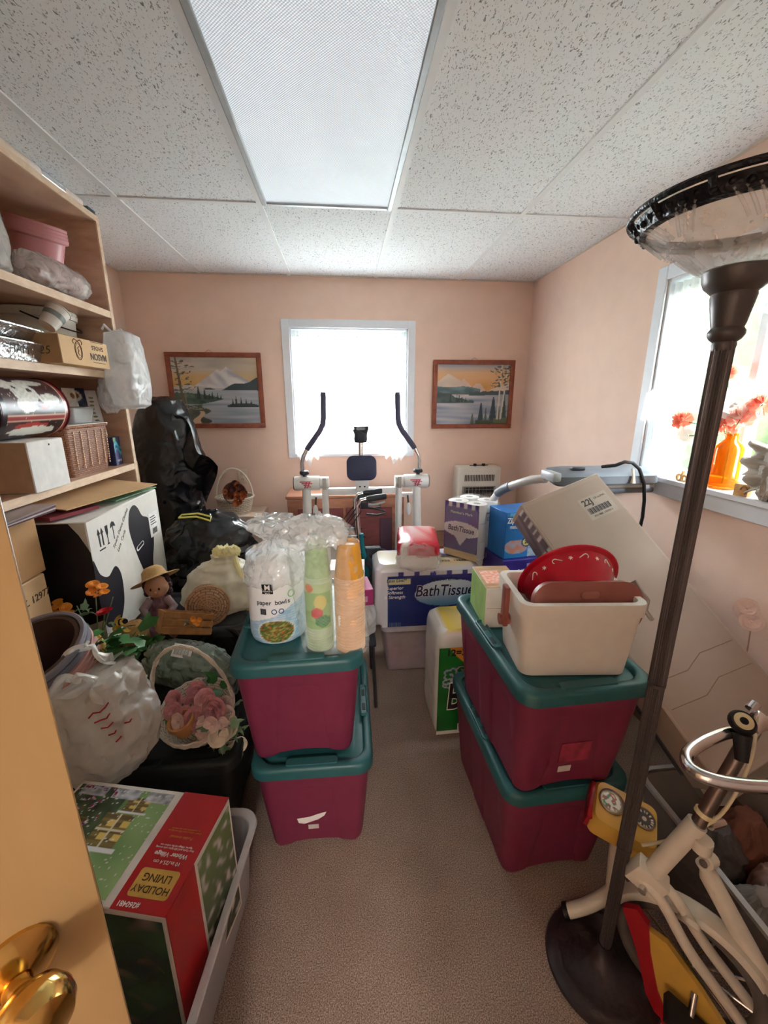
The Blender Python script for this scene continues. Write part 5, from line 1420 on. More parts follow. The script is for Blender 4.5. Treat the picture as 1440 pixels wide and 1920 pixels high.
# ------------------------------------------------------------------ dual action exercise machine
ENA = mat('white_enamel', '#dedfdd', .3, var=.02); FOAM = mat('foam_grip', '#4d4c62', .7, bump=.3, bs=300); DK = mat('dark_plastic', '#2c2f38', .4)  # FOAM: black foam with purple-grey lens flare put into its colour
t = thing('exercise_machine', 'white dual action exercise machine with swinging arms in front of the window', 'exercise machine', (.124, 2.80, .002))
for sg in (-1, 1):
    X = lambda x: sg*x
    g = G(); g.tube([(X(.241), 0, 1.603), (X(.242), 0, 1.58), (X(.246), 0, 1.44), (X(.252), 0, 1.40), (X(.275), 0, 1.355), (X(.35), 0, 1.255), (X(.363), 0, 1.235)], [.014, .018, .018, .0185, .018, .018, .017], 14); g.build('grip', FOAM, t)
    g = G(); g.tube([(X(.358), 0, 1.245), (X(.388), 0, 1.19), (X(.398), 0, 1.15), (X(.398), 0, 1.02)], .0135, 12); g.build('arm_tube', STEEL, t)
    g = G(); g.lathe([(.012, 0), (.014, .015), (.032, .02), (.034, .03), (.028, .042), (.001, .045)], 10, TM((X(.385), -.02, 1.055))); g.build('clamp_knob', DK, t)
    g = G(); g.tube([(X(.285), -.02, 1.013), (X(.292), -.02, 1.013), (X(.448), -.02, 1.013), (X(.455), -.02, 1.013)], [.044, .048, .048, .044], 24); hs = g.build('pivot_housing', ENA, t)
    g = G(); g.tube([(X(.453), -.02, 1.013), (X(.460), -.02, 1.013)], .043, 20); g.build('end_cap', DK, hs)
    g = G()
    for k in range(4):
        y_ = 1.03-.011*k; g.box(X(.37)-.045+.012*k, X(.37)+.028-.004*k+.012*(k % 2), -.0695, -.066, y_-.003, y_+.003)
    for k in range(2): g.prism([(-.006, -.02), (.002, -.02), (.016, .02), (.008, .02)], 0, .0012, FM((X(.37)-.012+.018*k, -.0692, 1.008), (1, 0, 0), (0, 0, 1)))
    g.build('logo', mat('logo_red', '#b5455a', .5), hs)
    g = G(); g.tube([(X(.225), -.02, 1.015), (X(.283), -.02, 1.015)], .040, 20); g.build('collar', ENA, t)
    g = G(); g.box(X(.253)-.012, X(.253)+.012, -.07, -.05, .975, 1.055, bev=.003, seg=1); g.build('collar_clip', HG, t)
    g = G(); g.tube([(X(.375), -.02, .99), (X(.382), -.06, .6), (X(.388), -.1, .22)], .030, 16); g.build('swing_post', ENA, t)
    g = G(); g.tube([(X(.253), -.02, 1.0), (X(.253), 0, .5), (X(.253), .02, .04)], .023, 16); g.build('upright', ENA, t)
    g = G(); g.box(X(.32)-.05, X(.32)+.05, -.02, .02, .90, .93, bev=.004); g.build('bracket', ENA, t)
    g = G(); g.tube([(X(.315), -.025, .915), (X(.32), -.03, .86)], .006, 8); g.build('hook', HD, t)
    g = G(); g.ball((X(.322), -.035, .82), (.018, .01, .045), 14, 10); g.build('tension_tag', ENA, t)
    g = G(); g.tube([(X(.388), -.1, .22), (X(.36), -.13, .16), (X(.31), -.14, .13)], .02, 12); g.build('pedal_arm', ENA, t)
    g = G(); g.box(X(.30)-.06, X(.30)+.06, -.24, -.02, .13, .15, bev=.006); g.build('pedal', DK, t)
g = G(); g.box(-.24, .24, -.025, .025, .925, .972, bev=.006); g.build('crossbar', ENA, t)
g = G(); g.box(-.045, .045, -.036, -.024, .95, 1.035, bev=.004); br = g.build('console_bracket', ENA, t)
for x in (-.016, .016): g = G(); g.tube([(x, -.040, .985), (x, -.035, .985)], .006, 10); g.build('bolt', BLACK, br)
g = G(); g.loft([rr(.188, .155, .04, 0, 8), rr(.198, .165, .045, .008, 8), rr(.198, .165, .045, .03, 8), rr(.18, .147, .04, .036, 8)], True, True, TM((-.004, -.035, 1.112), (RD(82), 0, 0))); g.build('console', mat('console_navy', '#2b3050', .5, bump=.2, bs=200), t)
g = G(); g.tube([(-.005, -.01, 1.17), (-.005, 0, 1.30)], .016, 10); g.build('stalk', STEEL, t)
g = G(); g.loft([rr(.078, .06, .028, -.055, 6), rr(.088, .07, .03, -.04, 6), rr(.088, .072, .03, .0, 6), rr(.108, .085, .04, .03, 8), rr(.108, .085, .04, .05, 8), rr(.08, .06, .03, .065, 8)], True, True, TM((-.005, -.005, 1.335))); mo = g.build('monitor', DK, t)
g = G(); g.loft([rr(.06, .018, .008, 0), rr(.058, .016, .008, .003)], True, True, TM((-.005, -.047, 1.372), (RD(90), 0, 0))); g.build('display', mat('lcd_grey', '#7e8a90', .3), mo)
g = G(); g.tube([(-.28, .02, .03), (.28, .02, .03)], .028, 14); g.build('foot_bar', ENA, t)
g = G(); g.tube([(-.28, -.16, .03), (.28, -.16, .03)], .028, 14); g.build('foot_bar', ENA, t)
g = G(); g.box(-.03, .03, -.16, .02, .03, .07, bev=.006); g.build('base_beam', ENA, t)

# ------------------------------------------------------------------ folded rolling walker
TEAL = mat('teal_metal', '#1c7f8c', .3, .5)
t = thing('rolling_walker', 'folded teal rolling walker with black seat pouch beside the exercise machine', 'walker', (.088, 2.36, 0.002), RD(4))
for k, yy in enumerate((0, .16)):
    g = G(); g.tube([(0, yy, .66), (-.012, yy, .90), (-.010, yy, .955), (.01, yy, .985), (.045, yy, .992)], .0125, 12); g.build('handle_tube', STEEL, t)
    g = G(); g.tube([(.04, yy, .991), (.06, yy, .993), (.155, yy, 1.003), (.16, yy, 1.003)], [.015, .019, .018, .014], 14); g.build('hand_grip', DK, t)
    g = G(); g.box(.005, .05, yy-.018, yy+.018, .935, .985, bev=.006); g.build('brake_block', DK, t)
    g = G(); g.tube([(.03, yy, .95), (.08, yy-.005, .935), (.15, yy-.005, .915), (.155, yy, .90), (.10, yy, .89), (.04, yy, .90)], .006, 8); g.build('brake_loop', DK, t)
    g = G(); g.tube([(.045, yy, .955), (.10, yy-.01, .96), (.15, yy-.01, .975)], .007, 8); g.build('brake_lever', mat('silver_plastic', '#9fa6b0', .35, .4), t)
    g = G(); g.tube([(.0, yy, .93), (-.06, yy-.02, .87), (-.11, yy-.02, .80), (-.10, yy, .70)], .003, 6); g.tube([(.01, yy, .92), (-.04, yy-.03, .86), (-.085, yy-.03, .80), (-.08, yy, .71)], .003, 6); g.build('brake_cable', BLACK, t)
    g = G(); g.tube([(.003, yy, .78), (.01, yy, .70), (.03, yy, .60), (.035, yy, .50)], .017, 12); g.build('frame_tube', TEAL, t)
    g = G(); g.tube([(.02, yy, .60), (.10, yy, .545), (.20, yy, .48), (.26, yy, .30), (.28, yy, .10)], .015, 12); g.build('frame_tube', TEAL, t)
    g = G(); g.tube([(.03, yy, .55), (-.05, yy, .35), (-.10, yy, .10)], .015, 12); g.build('frame_tube', TEAL, t)
    g = G(); g.box(-.09, .03, yy-.008, yy+.008, .755, .77); g.build('clip', DK, t)
    for x in (.28, -.10):
        g = G(); g.tube([(x, yy-.014, .09), (x, yy+.014, .09)], .088, 24); w_ = g.build('wheel', DK, t)
        g = G(); g.tube([(x, yy-.018, .09), (x, yy+.018, .09)], .03, 14); g.build('hub', mat('silver_plastic', '#9fa6b0', .35, .4), w_)
g = G(); g.tube([(.03, -.03, .62), (.06, -.03, .59)], .028, 14); g.build('hinge_disc', DK, t)
g = bag(.14, .07, [(0, .7), (.03, 1), (.15, 1.05), (.25, .9), (.30, .75), (.34, .4)], amp=.05, fr=4, seed=14, sq=2.6); g.build('seat_pouch', mat('black_nylon', '#262a31', .55, bump=.3, bs=120), t, (.08, .08, .32))
flush_text()

# ================================================================== paper goods in the middle
def lump(w, d, h, r=.03, bul=.006, seed=0, nr=14):
    """soft film-wrapped block standing on z=0"""
    rings = []
    for i in range(nr+1):
        t_ = i/nr; z = h*t_
        e = 1-(abs(2*t_-1)**8)
        s = -2*r*.8*(1-e**.5 if e < 1 else 0) if e < .999 else 0
        ring = rr(w+s, d+s, r, z, 6, 10)
        rings.append([(x*(1+bul*3*nz(x*9, y*9, z*14+seed)), y*(1+bul*3*nz(x*9+5, y*9, z*14+seed)), z+.004*nz(x*14, y*14, seed)) for x, y, z in ring])
    g = G(); g.loft(rings, True, True); return g
PKT = mat('pink_tint_tote', '#dccbd4', .3, alpha=.38)
t = thing('clear_tote', 'small pink tinted clear tote under the bath tissue pack', 'storage tote', (.44, 2.25, 0))
g = G(); g.loft([rr(.42, .26, .03, 0), rr(.43, .27, .03, .005), rr(.48, .32, .035, .285), rr(.474, .314, .035, .285), rr(.42, .26, .03, .008)], True, True); g.build('tub', PKT, t)
g = G(); g.loft([rr(.49, .33, .04, .275), rr(.505, .345, .04, .28), rr(.505, .345, .04, .302), rr(.49, .33, .04, .310), rr(.46, .30, .03, .310)], True, True); g.build('lid', mat('lid_cloudy', '#cfcad6', .35), t)
rnd = random.Random(3)
for k, c in enumerate(('#b8527a', '#dcdce0', '#c9a0b4', '#d8d8dc', '#a04a6a')):
    g = bag(.06, .045, [(0, .6), (.03, 1), (.08, 1), (.12, .5)], amp=.14, fr=6, seed=100+k); g.build('stuffing', mat('stuff_'+c[1:], c, .6), t, (-.15+.075*k, -.06+.03*(k % 2), .012+.05*(k % 2)))

PUR = mat('deep_purple', '#3d2d7a', .35)
t = thing('bath_tissue_pack', 'large blue and purple pack of bath tissue lying on the pink tote', 'toilet paper', (.445, 2.195, .312))
W_, D_, H_ = .585, .27, .378
def btop(x, y):
    u, v = (x+W_/2)/W_, (y+D_/2)/D_
    c = L('#efeff2')
    if u > .16: c = L('#55459a') if abs(u-.5-.35*(v-.5)) > .22 else L('#e8e6ee')
    if v < .22: c = L('#e9d6a8') if u > .3 else L('#dfe4ea')
    if abs(u-.62)+abs(v-.6)*.8 < .25: c = L('#f1f1f4')
    if u < .3: c = L('#dfe0c8') if (int(u*40)+int(v*20)) % 3 == 0 else L('#e6e8ee')
    return c
def bfront(u, v):
    c = mixc(L('#213a78'), L('#3a2f84'), u*1.1)
    if u < .06: return L('#e4e6ee')
    if v > .93: c = L('#e6e2ea') if int(u*18) % 3 else L('#4a3f92')
    d = math.hypot((u-.67-.12*(v-.5))/.34, (v-.60)/.24)
    if d < 1: c = mixc(L('#dfeaf4'), L('#79a9d2'), (.72-v)*3.2)
    if d < 1 and v < .46: c = mixc(L('#8ab9dc'), L('#4f86bd'), (.46-v)*6)
    if .07 < u < .30 and .78 < v < .88: c = L('#e3e2b4')
    if v < .08 and .07 < u < .2: c = mixc(c, L('#9fb0cc'), .3*(int(u*90) % 2))
    if abs(u-.5) < .004 and v < .3: c = mixc(c, L('#6f8bc0'), .5)
    return c
g = lump(W_, D_, H_, .035, .004, 3); g.build('wrap', vcol_mat('film_print', .22, .4), t, col=lambda p: btop(p[0], p[1]) if p[2] > H_*.96 else L('#e8e8ee'))
F = FM((0, -D_/2-.008, H_/2), (1, 0, 0), (0, 0, 1))
raster('front_print', W_-.05, H_-.05, 110, 80, bfront, t, F @ TM((.012, -.01, 0)), vcol_mat('film_print', .22, .4))
NV = mat('title_navy', '#1b2150', .4)
text('BathTissue', .094, WHITE, t, F @ TM((.092, .035, .0006)), bold=.03, shear=.18, sx=.80)
text('BathTissue', .094, NV, t, F @ TM((.092, .035, .0012)), bold=.012, shear=.18, sx=.80)
text('Ultra Premium', .030, NV, t, F @ TM((.10, .105, .001)), bold=.01, shear=.15)
text("Member's Mark.", .020, WHITE, t, F @ TM((.03, .152, .001)))
text('Less Lint!*', .026, NV, t, F @ TM((-.175, .106, .001)), bold=.01, shear=.15)
text('Superior\nSoftness\n& Strength', .027, WHITE, t, F @ TM((-.185, .035, .001)), bold=.01, shear=.15)
text('TISSUE', .06, NV, t, FM((.13, -.02, H_+.006), (1, 0, 0), (0, 1, 0)), bold=.03, shear=.15)
text('2 SOFTE  12345', .03, NV, t, FM((.12, -.10, H_+.006), (1, 0, 0), (0, 1, 0)), bold=.01)

t = thing('napkin_pack', 'red and white film wrapped napkin pack on the bath tissue', 'napkins', (.395, 2.13, .696), RD(-8))
t.scale = (1.12, 1.12, 1.12)
def npc(p):
    if p[1] < -.10 and p[2] < .075: return L('#ecebe9') if nz(p[0]*30, p[2]*30) > -.5 else L('#cfc9c9')
    c = L('#c01f33')
    if p[2] < .035+.02*nz(p[0]*20, p[1]*20): c = L('#efe9e8')
    if abs(p[0]+.02-.3*p[1]) < .016: c = L('#f0e9e6')
    if math.hypot((p[0]-.03)/.035, (p[1]-.0)/.04) < 1 and p[2] > .1: c = mixc(L('#3b3032'), L('#d9d4d2'), nz(p[0]*80, p[1]*60)+.5)
    if p[1] > .10: c = mixc(L('#d6606c'), L('#f0dcdc'), nz(p[0]*40, p[1]*40)+.5)
    return c
g = lump(.20, .30, .135, .03, .02, 9, 24); g.build('wrap', vcol_mat('film_print', .22, .4), t, col=npc)
g = bag(.10, .05, [(0, .6), (.02, 1), (.08, 1), (.11, .8), (.125, .4)], amp=.10, fr=7, seed=130); g.build('film_end', mat('cup_film', '#f4f7f8', .1, alpha=.2, spec=1, bump=1, bs=30), t, (0, -.13, .004))
text('Napkins', .018, REDINK, t, FM((.02, -.158, .075), (1, 0, 0), (0, 0, 1)))

t = thing('toilet_roll_pack', 'tall purple and white pack of toilet rolls standing on the bath tissue', 'toilet paper', (.722, 2.205, .696), RD(42))
rolls = mat('roll_paper', '#f2f1ef', .8, var=.02, bump=.1, bs=60)
base = None
for ix in range(2):
    for iy in range(2):
        for iz in range(3):
            if base is None:
                g = G(); g.lathe([(.02, 0), (.055, 0), (.0565, .003), (.0565, .1), (.055, .103), (.02, .103), (.02, 0)], 28); o = base = g.build('roll', rolls, t)
            else: o = base.copy(); COL.objects.link(o)
            o.location = (-.058+.116*ix, -.058+.116*iy, .002+.105*iz)
def purp(u, v):
    c = mixc(L('#3c2c7c'), L('#54409a'), v)
    if v < .12: c = L('#d9c79a')
    d = math.hypot((u-.5)/.55, (v-.52)/.14)
    if d < 1: c = L('#e6e6ee')
    if abs(u-.5) < .30*(1-(.5-v)/.28) and .22 < v < .5: c = L('#dfe0ea')
    if v > .9: c = mixc(c, L('#e8e6f0'), .8*(int(u*9) % 2))
    return c
raster('purple_print', .215, .315, 40, 60, purp, t, FM((-.1165, 0, .16), (0, -1, 0), (0, 0, 1)), vcol_mat('film_print', .22, .4))
Fp = FM((-.1172, 0, .16), (0, -1, 0), (0, 0, 1))
text('BathTissue', .045, NV, t, Fp @ TM((0, .008, .0)), bold=.02, shear=.15, sx=.85)
text("Member's Mark", .022, WHITE, t, Fp @ TM((0, .10, .0)))
Fw = FM((.0, -.1155, .16), (1, 0, 0), (0, 0, 1))
text("Member's Mark", .016, mat('slate_ink', '#4a5058', .6), t, Fw @ TM((0, .105, .001)))
text('Cotton', .03, mat('sea_ink', '#5a9aa0', .6), t, Fw @ TM((0, .07, .001)), shear=.3, bold=.01)
g = G(); g.box(-.03, .05, -.152, -.122, 0, .0012, Fw); tg = g.build('count_tag', mat('tag_tan', '#d2c48c', .6), t)
text('9 CT', .022, BLACK, t, Fw @ TM((.01, -.137, .0018)), bold=.01)
g = lump(.24, .24, .325, .03, .004, 12); g.build('film', CLEAR, t)

t = thing('cardboard_carton', 'plain brown carton under the purple box and freezer bag box', 'box', (.93, 2.055, .182))
g = G(); g.box(-.14, .15, -.13, .13, 0, .45, bev=.003, seg=1); g.build('body', CARD, t)
t = thing('purple_box', 'dark purple household box under the blue freezer bag box', 'box', (.93, 2.05, .634), RD(8))
g = G(); g.box(-.14, .14, -.11, .11, 0, .115, bev=.002, seg=1); g.build('body', mat('purple_print', '#3b2f86', .3, var=.25, vs=14), t)
g = G(); g.box(.0, .13, -.1115, -.11, .02, .09); g.build('picture', mat('purple_pale', '#a9a2c8', .4, var=.4, vs=30), t)
text('240', .03, WHITE, t, FM((-.03, -.112, .05), (1, 0, 0), (0, 0, 1)), bold=.02)
t = thing('freezer_bag_box', 'bright blue freezer bag box with orange badge on the purple box', 'box', (.925, 2.05, .751), RD(10))
g = G(); g.box(-.125, .125, -.085, .085, 0, .25, bev=.002, seg=1); g.build('body', mat('zip_blue', '#1f6fb8', .35, var=.12, vs=8), t)
def zipf(u, v):
    c = mixc(L('#2a86cc'), L('#1a5da6'), v)
    if v < .40 and u < .55 and math.hypot((u-.28)/.3, (v-.25)/.16) < 1: c = mixc(L('#cf8a6a'), L('#8fb6d8'), nz(u*8, v*8)+.3)
    if u > .55 and v < .6: c = mixc(L('#c9dcea'), L('#6aa6d6'), nz(u*5, v*12)+.4)
    if .46 < u < .70 and .62 < v < .86: c = L('#e2702c')
    if .46 < u < .70 and .48 < v < .62: c = L('#f0c23a')
    if math.hypot((u-.52)/.13, (v-.34)/.11) < 1: c = L('#1d3f6a')
    if math.hypot((u-.52)/.10, (v-.34)/.08) < 1: c = L('#d8d48a')
    if v > .93 : c = L('#63b7e6') if int(u*12) % 4 else L('#2a86cc')
    return c
F = FM((0, -.0856, .125), (1, 0, 0), (0, 0, 1))
raster('front_print', .246, .246, 60, 60, zipf, t, F)
text('Ziploc', .042, WHITE, t, F @ TM((-.078, .082, .001)), bold=.02, sx=.75)
text('FREEZER', .02, WHITE, t, F @ TM((-.07, .045, .001)), bold=.015, sx=.85)
text('2X', .045, WHITE, t, F @ TM((.02, .075, .0012)), bold=.03)
text('28', .026, BLACK, t, F @ TM((.005, -.04, .0012)), bold=.03)

t = thing('paper_towel_pack', 'tall green pack of paper towels standing on the carpet by the totes', 'paper towels', (.615, 1.715, .002), RD(1))
W_, D_, H_ = .45, .27, .565
g = lump(W_, D_, H_, .038, .004, 21, 30)
def tow(p):
    x, y, z = p[0]+W_/2, p[1], p[2]
    c = mixc(L('#1f6b2c'), L('#2f8a3a'), z/H_+nz(x*8, z*8)*.3)
    if z > H_-.10 or z < .02 or p[0] < -W_/2+.03: c = L('#e9ece8')
    if z > H_-.012 and math.hypot((x-.12)/.06, (y+.06)/.07) < 1: c = mixc(L('#3f9a45'), L('#dfeedd'), nz(x*60, y*60)+.5)
    if z > H_-.012 and (y < -.10 or y > .06) and x > .05: c = L('#e0c437')
    if z > H_-.10 and z < H_-.012 and math.hypot((x-.20)/.15, (z-H_+.055)/.05) < 1: c = L('#eef1ec') if nz(x*30, z*30) > 0 else L('#dfe9df')
    return c
g.build('wrap', vcol_mat('film_print', .22, .4), t, col=tow)
def towf(u, v):
    x, z = u*.40, v*.50
    c = mixc(L('#1c6629'), L('#2f8a3a'), v*.8+nz(u*4, v*5)*.4)
    if v > .82 and (u-.45)**2*1.2 < (v-.78)*.6: c = L('#e39a3a')
    for cx, cy, r, k in ((.33, .70, .07, '#d9a9b8'), (.15, .70, .045, '#a9b4dc'), (.24, .60, .05, '#cfd3dc'), (.12, .60, .035, '#b9c0da'), (.36, .58, .045, '#d3c3cf'), (.6, .68, .07, '#d9b0b8')):
        dx, dz = (u-cx)*.40, (v-cy)*.50; q = math.hypot(dx, dz); a = math.atan2(dz, dx)
        R_ = r*.8*(.72+.28*abs(cos(2.5*a)))
        if abs(q-R_) < .0035 or (q < R_ and nz(u*30, v*30, cx) > .25) or q < .007: c = L(k)
    if v < .04: c = L('#e4e8e2')
    return c
F = FM((-.018, -D_/2-.005, .262), (1, 0, 0), (0, 0, 1))
raster('front_print', .40, .46, 90, 110, towf, t, F, vcol_mat('film_print', .22, .4))
text('12=37', .044, BLACK, t, F @ TM((-.11, .203, .0008)), bold=.03)
text('Bounty', .19, WHITE, t, F @ TM((.012, -.03, .0006)), bold=.05, shear=.1, sx=.62)
text('Bounty', .19, BLACK, t, F @ TM((.012, -.03, .0012)), bold=.02, shear=.1, sx=.62)
g = G(); g.box(-.10, -.035, -.225, -.175, .0, .0012, F); bc_ = g.build('barcode_panel', WHITE, t)
g = G()
for k in range(14): g.box(-.095+k*.0042, -.0935+k*.0042+.001*(k % 3), -.22, -.18, .0012, .0018, F)
g.build('barcode', BLACK, bc_)

# stool behind the cup tote with small things on it
t = thing('folding_stool', 'low steel legged stool behind the tote of paper cups', 'stool', (-.02, 1.98, 0))
for x in (-.15, .155):
    for y in (-.16, .17): g = G(); g.tube([(x, y, .002), (x*.92, y*.9, .365)], .009, 8); g.build('leg', mat('dark_steel', '#5a5a5e', .35, .7), t)
g = G(); g.box(-.16, .16, -.17, .17, .362, .385, bev=.008); g.build('seat', DK, t)
o = bag(.12, .10, [(0, .8), (.02, 1), (.1, 1.05), (.17, .9), (.185, .5)], amp=.06, fr=4, seed=140, sq=3).build('white_bag', HANG, None, (.02, 1.93, .387)); tag(o, 'plump white plastic bag on the stool behind the cups', 'bag')
t = thing('pink_carton', 'magenta carton lying on the white bag behind the cups', 'box', (.03, 1.92, .574), RD(8))
g = G(); g.box(-.10, .09, -.08, .08, 0, .085, bev=.002, seg=1); g.build('body', mat('magenta_card', '#b03a78', .4), t)
g = G(); g.box(-.06, .06, -.0808, -.0798, .02, .05); g.build('label', mat('pale_pink_card', '#d9a8c0', .5), t)
t = thing('tissue_box', 'pale pink and white tissue box on the magenta carton', 'box', (.01, 1.91, .661), RD(-4))
g = G(); g.box(-.09, .08, -.07, .07, 0, .11, bev=.002, seg=1); g.build('body', mat('pale_box', '#e6d8da', .5, var=.1), t)
g = G(); g.ball((.0, 0, .115), (.04, .02, .02), 12, 8); g.build('tissue', WHITE, t)

# carton and clear bag behind the bowls
t = thing('cardboard_carton', 'tan carton standing behind the paper plates', 'box', (-.34, 1.95, .002))
g = G(); g.box(-.13, .13, -.15, .16, 0, .72, bev=.003, seg=1); g.build('body', CARDL, t)
t = thing('clear_bag', 'knotted clear bag with pink things behind the paper bowls', 'bag', (-.34, 1.93, .724))
g = bag(.12, .10, [(0, .8), (.02, 1), (.09, 1), (.15, .7), (.175, .3), (.19, .45), (.235, .8), (.25, .7)], amp=.10, fr=6, fold=.2, folds=9, seed=150); g.build('film', mat('clear_poly_bag', '#f2f5f6', .12, alpha=.42, spec=.9, bump=.8, bs=30), t)
g = bag(.08, .07, [(0, .7), (.03, 1), (.09, .9), (.12, .4)], amp=.1, fr=5, seed=151); g.build('pink_cloth', mat('pink_stuff', '#d98a94', .7), t, (-.02, 0, .004))
o = tag(G().box(-.06, .06, -.05, .05, 0, .10, bev=.003, seg=1).build('tan_box', mat('orange_card', '#d9a878', .6), None, (-.42, 2.055, .7225)), 'small tan box behind the knotted clear bag', 'box')

# ------------------------------------------------------------------ treadmill
GRY = mat('treadmill_grey', '#6f7680', .4, var=.04); LG = mat('treadmill_white', '#d3d3d0', .35)
t = thing('treadmill', 'white framed treadmill with a grey console by the side wall', 'treadmill', (1.13, 2.3, .002))
g = G(); g.box(-.27, .27, -.50, .55, .02, .16, bev=.015); g.build('deck', DK, t)
g = G(); g.box(-.2, .2, -.48, .54, .16, .168, bev=.002, seg=1); g.build('belt', mat('belt_black', '#26262a', .8), t)
for sg in (-1, 1):
    g = G(); g.box(sg*.25-.035, sg*.25+.035, -.50, .55, .14, .178, bev=.008); g.build('side_rail', GRY, t)
    g = G(); g.tube([(sg*.285, -.05, .10), (sg*.295, -.06, .6), (sg*.30, -.08, .95), (sg*.298, -.12, 1.02), (sg*.29, -.18, 1.075), (sg*.275, -.30, 1.13), (sg*.24, -.44, 1.185), (sg*.20, -.50, 1.20)], .02, 14); g.build('handrail', LG, t)
    g = G(); g.tube([(sg*.293, -.165, 1.062), (sg*.286, -.22, 1.095), (sg*.277, -.29, 1.125)], .024, 14); g.build('grip', GRY, t)
g = G(); g.loft([rr(.47, .13, .03, 0, 6), rr(.49, .15, .035, .012, 6), rr(.48, .14, .035, .045, 6), rr(.40, .10, .03, .055, 6)], True, True, TM((.03, -.545, 1.195), (RD(10), 0, 0))); cs = g.build('console', GRY, t)
g = G(); g.box(-.23, -.19, -.62, -.5, 1.205, 1.245, bev=.008); g.build('console_end', mat('console_pale', '#aeb6be', .35), cs)
g = G(); g.box(-.12, -.06, -.575, -.545, 1.248, 1.262, bev=.003); g.build('button', DK, cs)
g = G(); g.box(.0, .30, -.56, -.50, 1.135, 1.19, bev=.01); g.build('rear_bracket', LG, t)
g = G(); g.tube([(.04, -.55, 1.15), (.29, -.55, 1.15)], .016, 10); g.build('rear_bar', GRY, t)
t = thing('power_cord', 'black power cord looping over the treadmill console down the wall', 'cord', (0, 0, 0))
g = G(); g.tube([(1.16, 1.745, 1.262), (1.185, 1.69, 1.276), (1.215, 1.675, 1.293), (1.25, 1.672, 1.288), (1.285, 1.672, 1.262), (1.318, 1.672, 1.20), (1.333, 1.672, 1.12), (1.338, 1.672, 1.04), (1.335, 1.675, .98), (1.33, 1.70, .85), (1.33, 1.72, .5), (1.34, 1.72, .185)], .0075, 8); g.build('cable', BLACK, t)
g = G(); g.tube([(1.262, 1.683, 1.262), (1.262, 1.668, 1.225), (1.262, 1.668, 1.20)], [.006, .006, .011], 8); g.build('cable_tie', mat('tie_ivory', '#ddd8c4', .5), t)

# leaning cardboard carton
A = V((.985, 1.6, 1.29)); B = V((.68, 1.5, 1.16)); U = V((.345, -.68, -.66)).normalized()
Wv = (A-B); Wv = (Wv-U*Wv.dot(U)).normalized(); Nn = Wv.cross(U)
if Nn.z > 0: Nn = -Nn                      # pointing down, under the carton
LB, WB, TB_ = 1.02, .37, .125
M = Matrix((U, Wv, -Nn)).transposed().to_4x4(); M.translation = B
t = thing('leaning_carton', 'long flat grey brown carton leaning on the treadmill toward the wall', 'box', (0, 0, 0)); t.matrix_world = M
LC = mat('grey_kraft', '#a8978a', .75, var=.05, vs=5)
g = G(); g.box(0, LB, 0, WB, -TB_, 0, bev=.004, seg=1); g.build('body', LC, t)
g = G(); g.box(.02, LB-.02, WB*.03, WB*.97, -.0005, .0008); g.build('top_flap', mat('grey_kraft2', '#a39285', .75, var=.05, vs=5), t)
g = G()
for x in (.72, .80): g.tube([(x, .02, .001), (x+.008*1.5, WB*.4, .001), (x-.012, WB*.6, .001), (x, WB-.02, .001)], .0012, 5)
g.build('crease', mat('crease_brown', '#8a7562', .8), t)
def prn(u, v):
    c = mixc(L('#5d4a55'), L('#8d7d86'), nz(u*5, v*4)+.4)
    if u > .28: c = L('#d8d2cb')
    if u > .28 and abs(v-.5) < .3 and abs(sin(u*24+v*5)) > .8: c = L('#4a4648')
    if u > .7: c = L('#c3b5a6')
    if u < .25 and v > .6 and int(u*60) % 3 == 0: c = L('#d9d2d2')
    return c
raster('side_print', .62, TB_-.01, 90, 20, prn, t, FM((.33, -.0006, -TB_/2), (1, 0, 0), (0, 0, 1)))
F = FM((.135, WB-.115, .0012), (-.0, 1, 0), (-1, 0, 0))
F = FM((.17, WB-.12, .0012), (.35, 1, 0), (-1, .35, 0))
F = FM((.13, WB-.09, .0012), (0, 1, 0), (-1, 0, 0)) @ Matrix.Diagonal((.8, .8, 1, 1))
g = G(); g.box(-.085, .075, -.055, .065, -.0006, .0, F); lb = g.build('label', mat('label_grey', '#a99c8f', .6), t)
text('22J', .045, BLACK, t, F @ TM((-.045, .037, .0003)), bold=.02)
text('GR 6x2MO', .014, BLACK, t, F @ TM((.03, .045, .0003)))
g = G()
for k in range(22): g.box(-.07+k*.0058, -.0675+k*.0058+.0014*(k % 3), -.025, .006, 0, .0005, F)
g.build('barcode', BLACK, lb)
text('PTH-9885  1757221-1', .012, BLACK, t, F @ TM((-.005, -.04, .0003)), bold=.01)

# folded grey table under the carton
t = thing('folded_table', 'grey folded table leaning under the long carton', 'table', (0, 0, 0)); t.matrix_world = M @ TM((.10, .04, -TB_-.062))
g = G(); g.loft([rr(.98, .34, .04, 0), rr(1.0, .36, .045, .008), rr(1.0, .36, .045, .04), rr(.98, .34, .04, .046)], True, True, TM((.50, .17, 0))); g.build('top', mat('table_grey', '#8d8780', .5), t)
for y in (.0, .33): g = G(); g.tube([(.1, y, -.012), (.9, y, -.012)], .012, 8); g.build('leg', mat('dark_steel', '#5a5a5e', .35, .7), t)
for x in (.12, .86): g = G(); g.tube([(x, .0, -.012), (x, .33, -.012)], .010, 8); g.build('cross_bar', mat('dark_steel', '#5a5a5e', .35, .7), t)

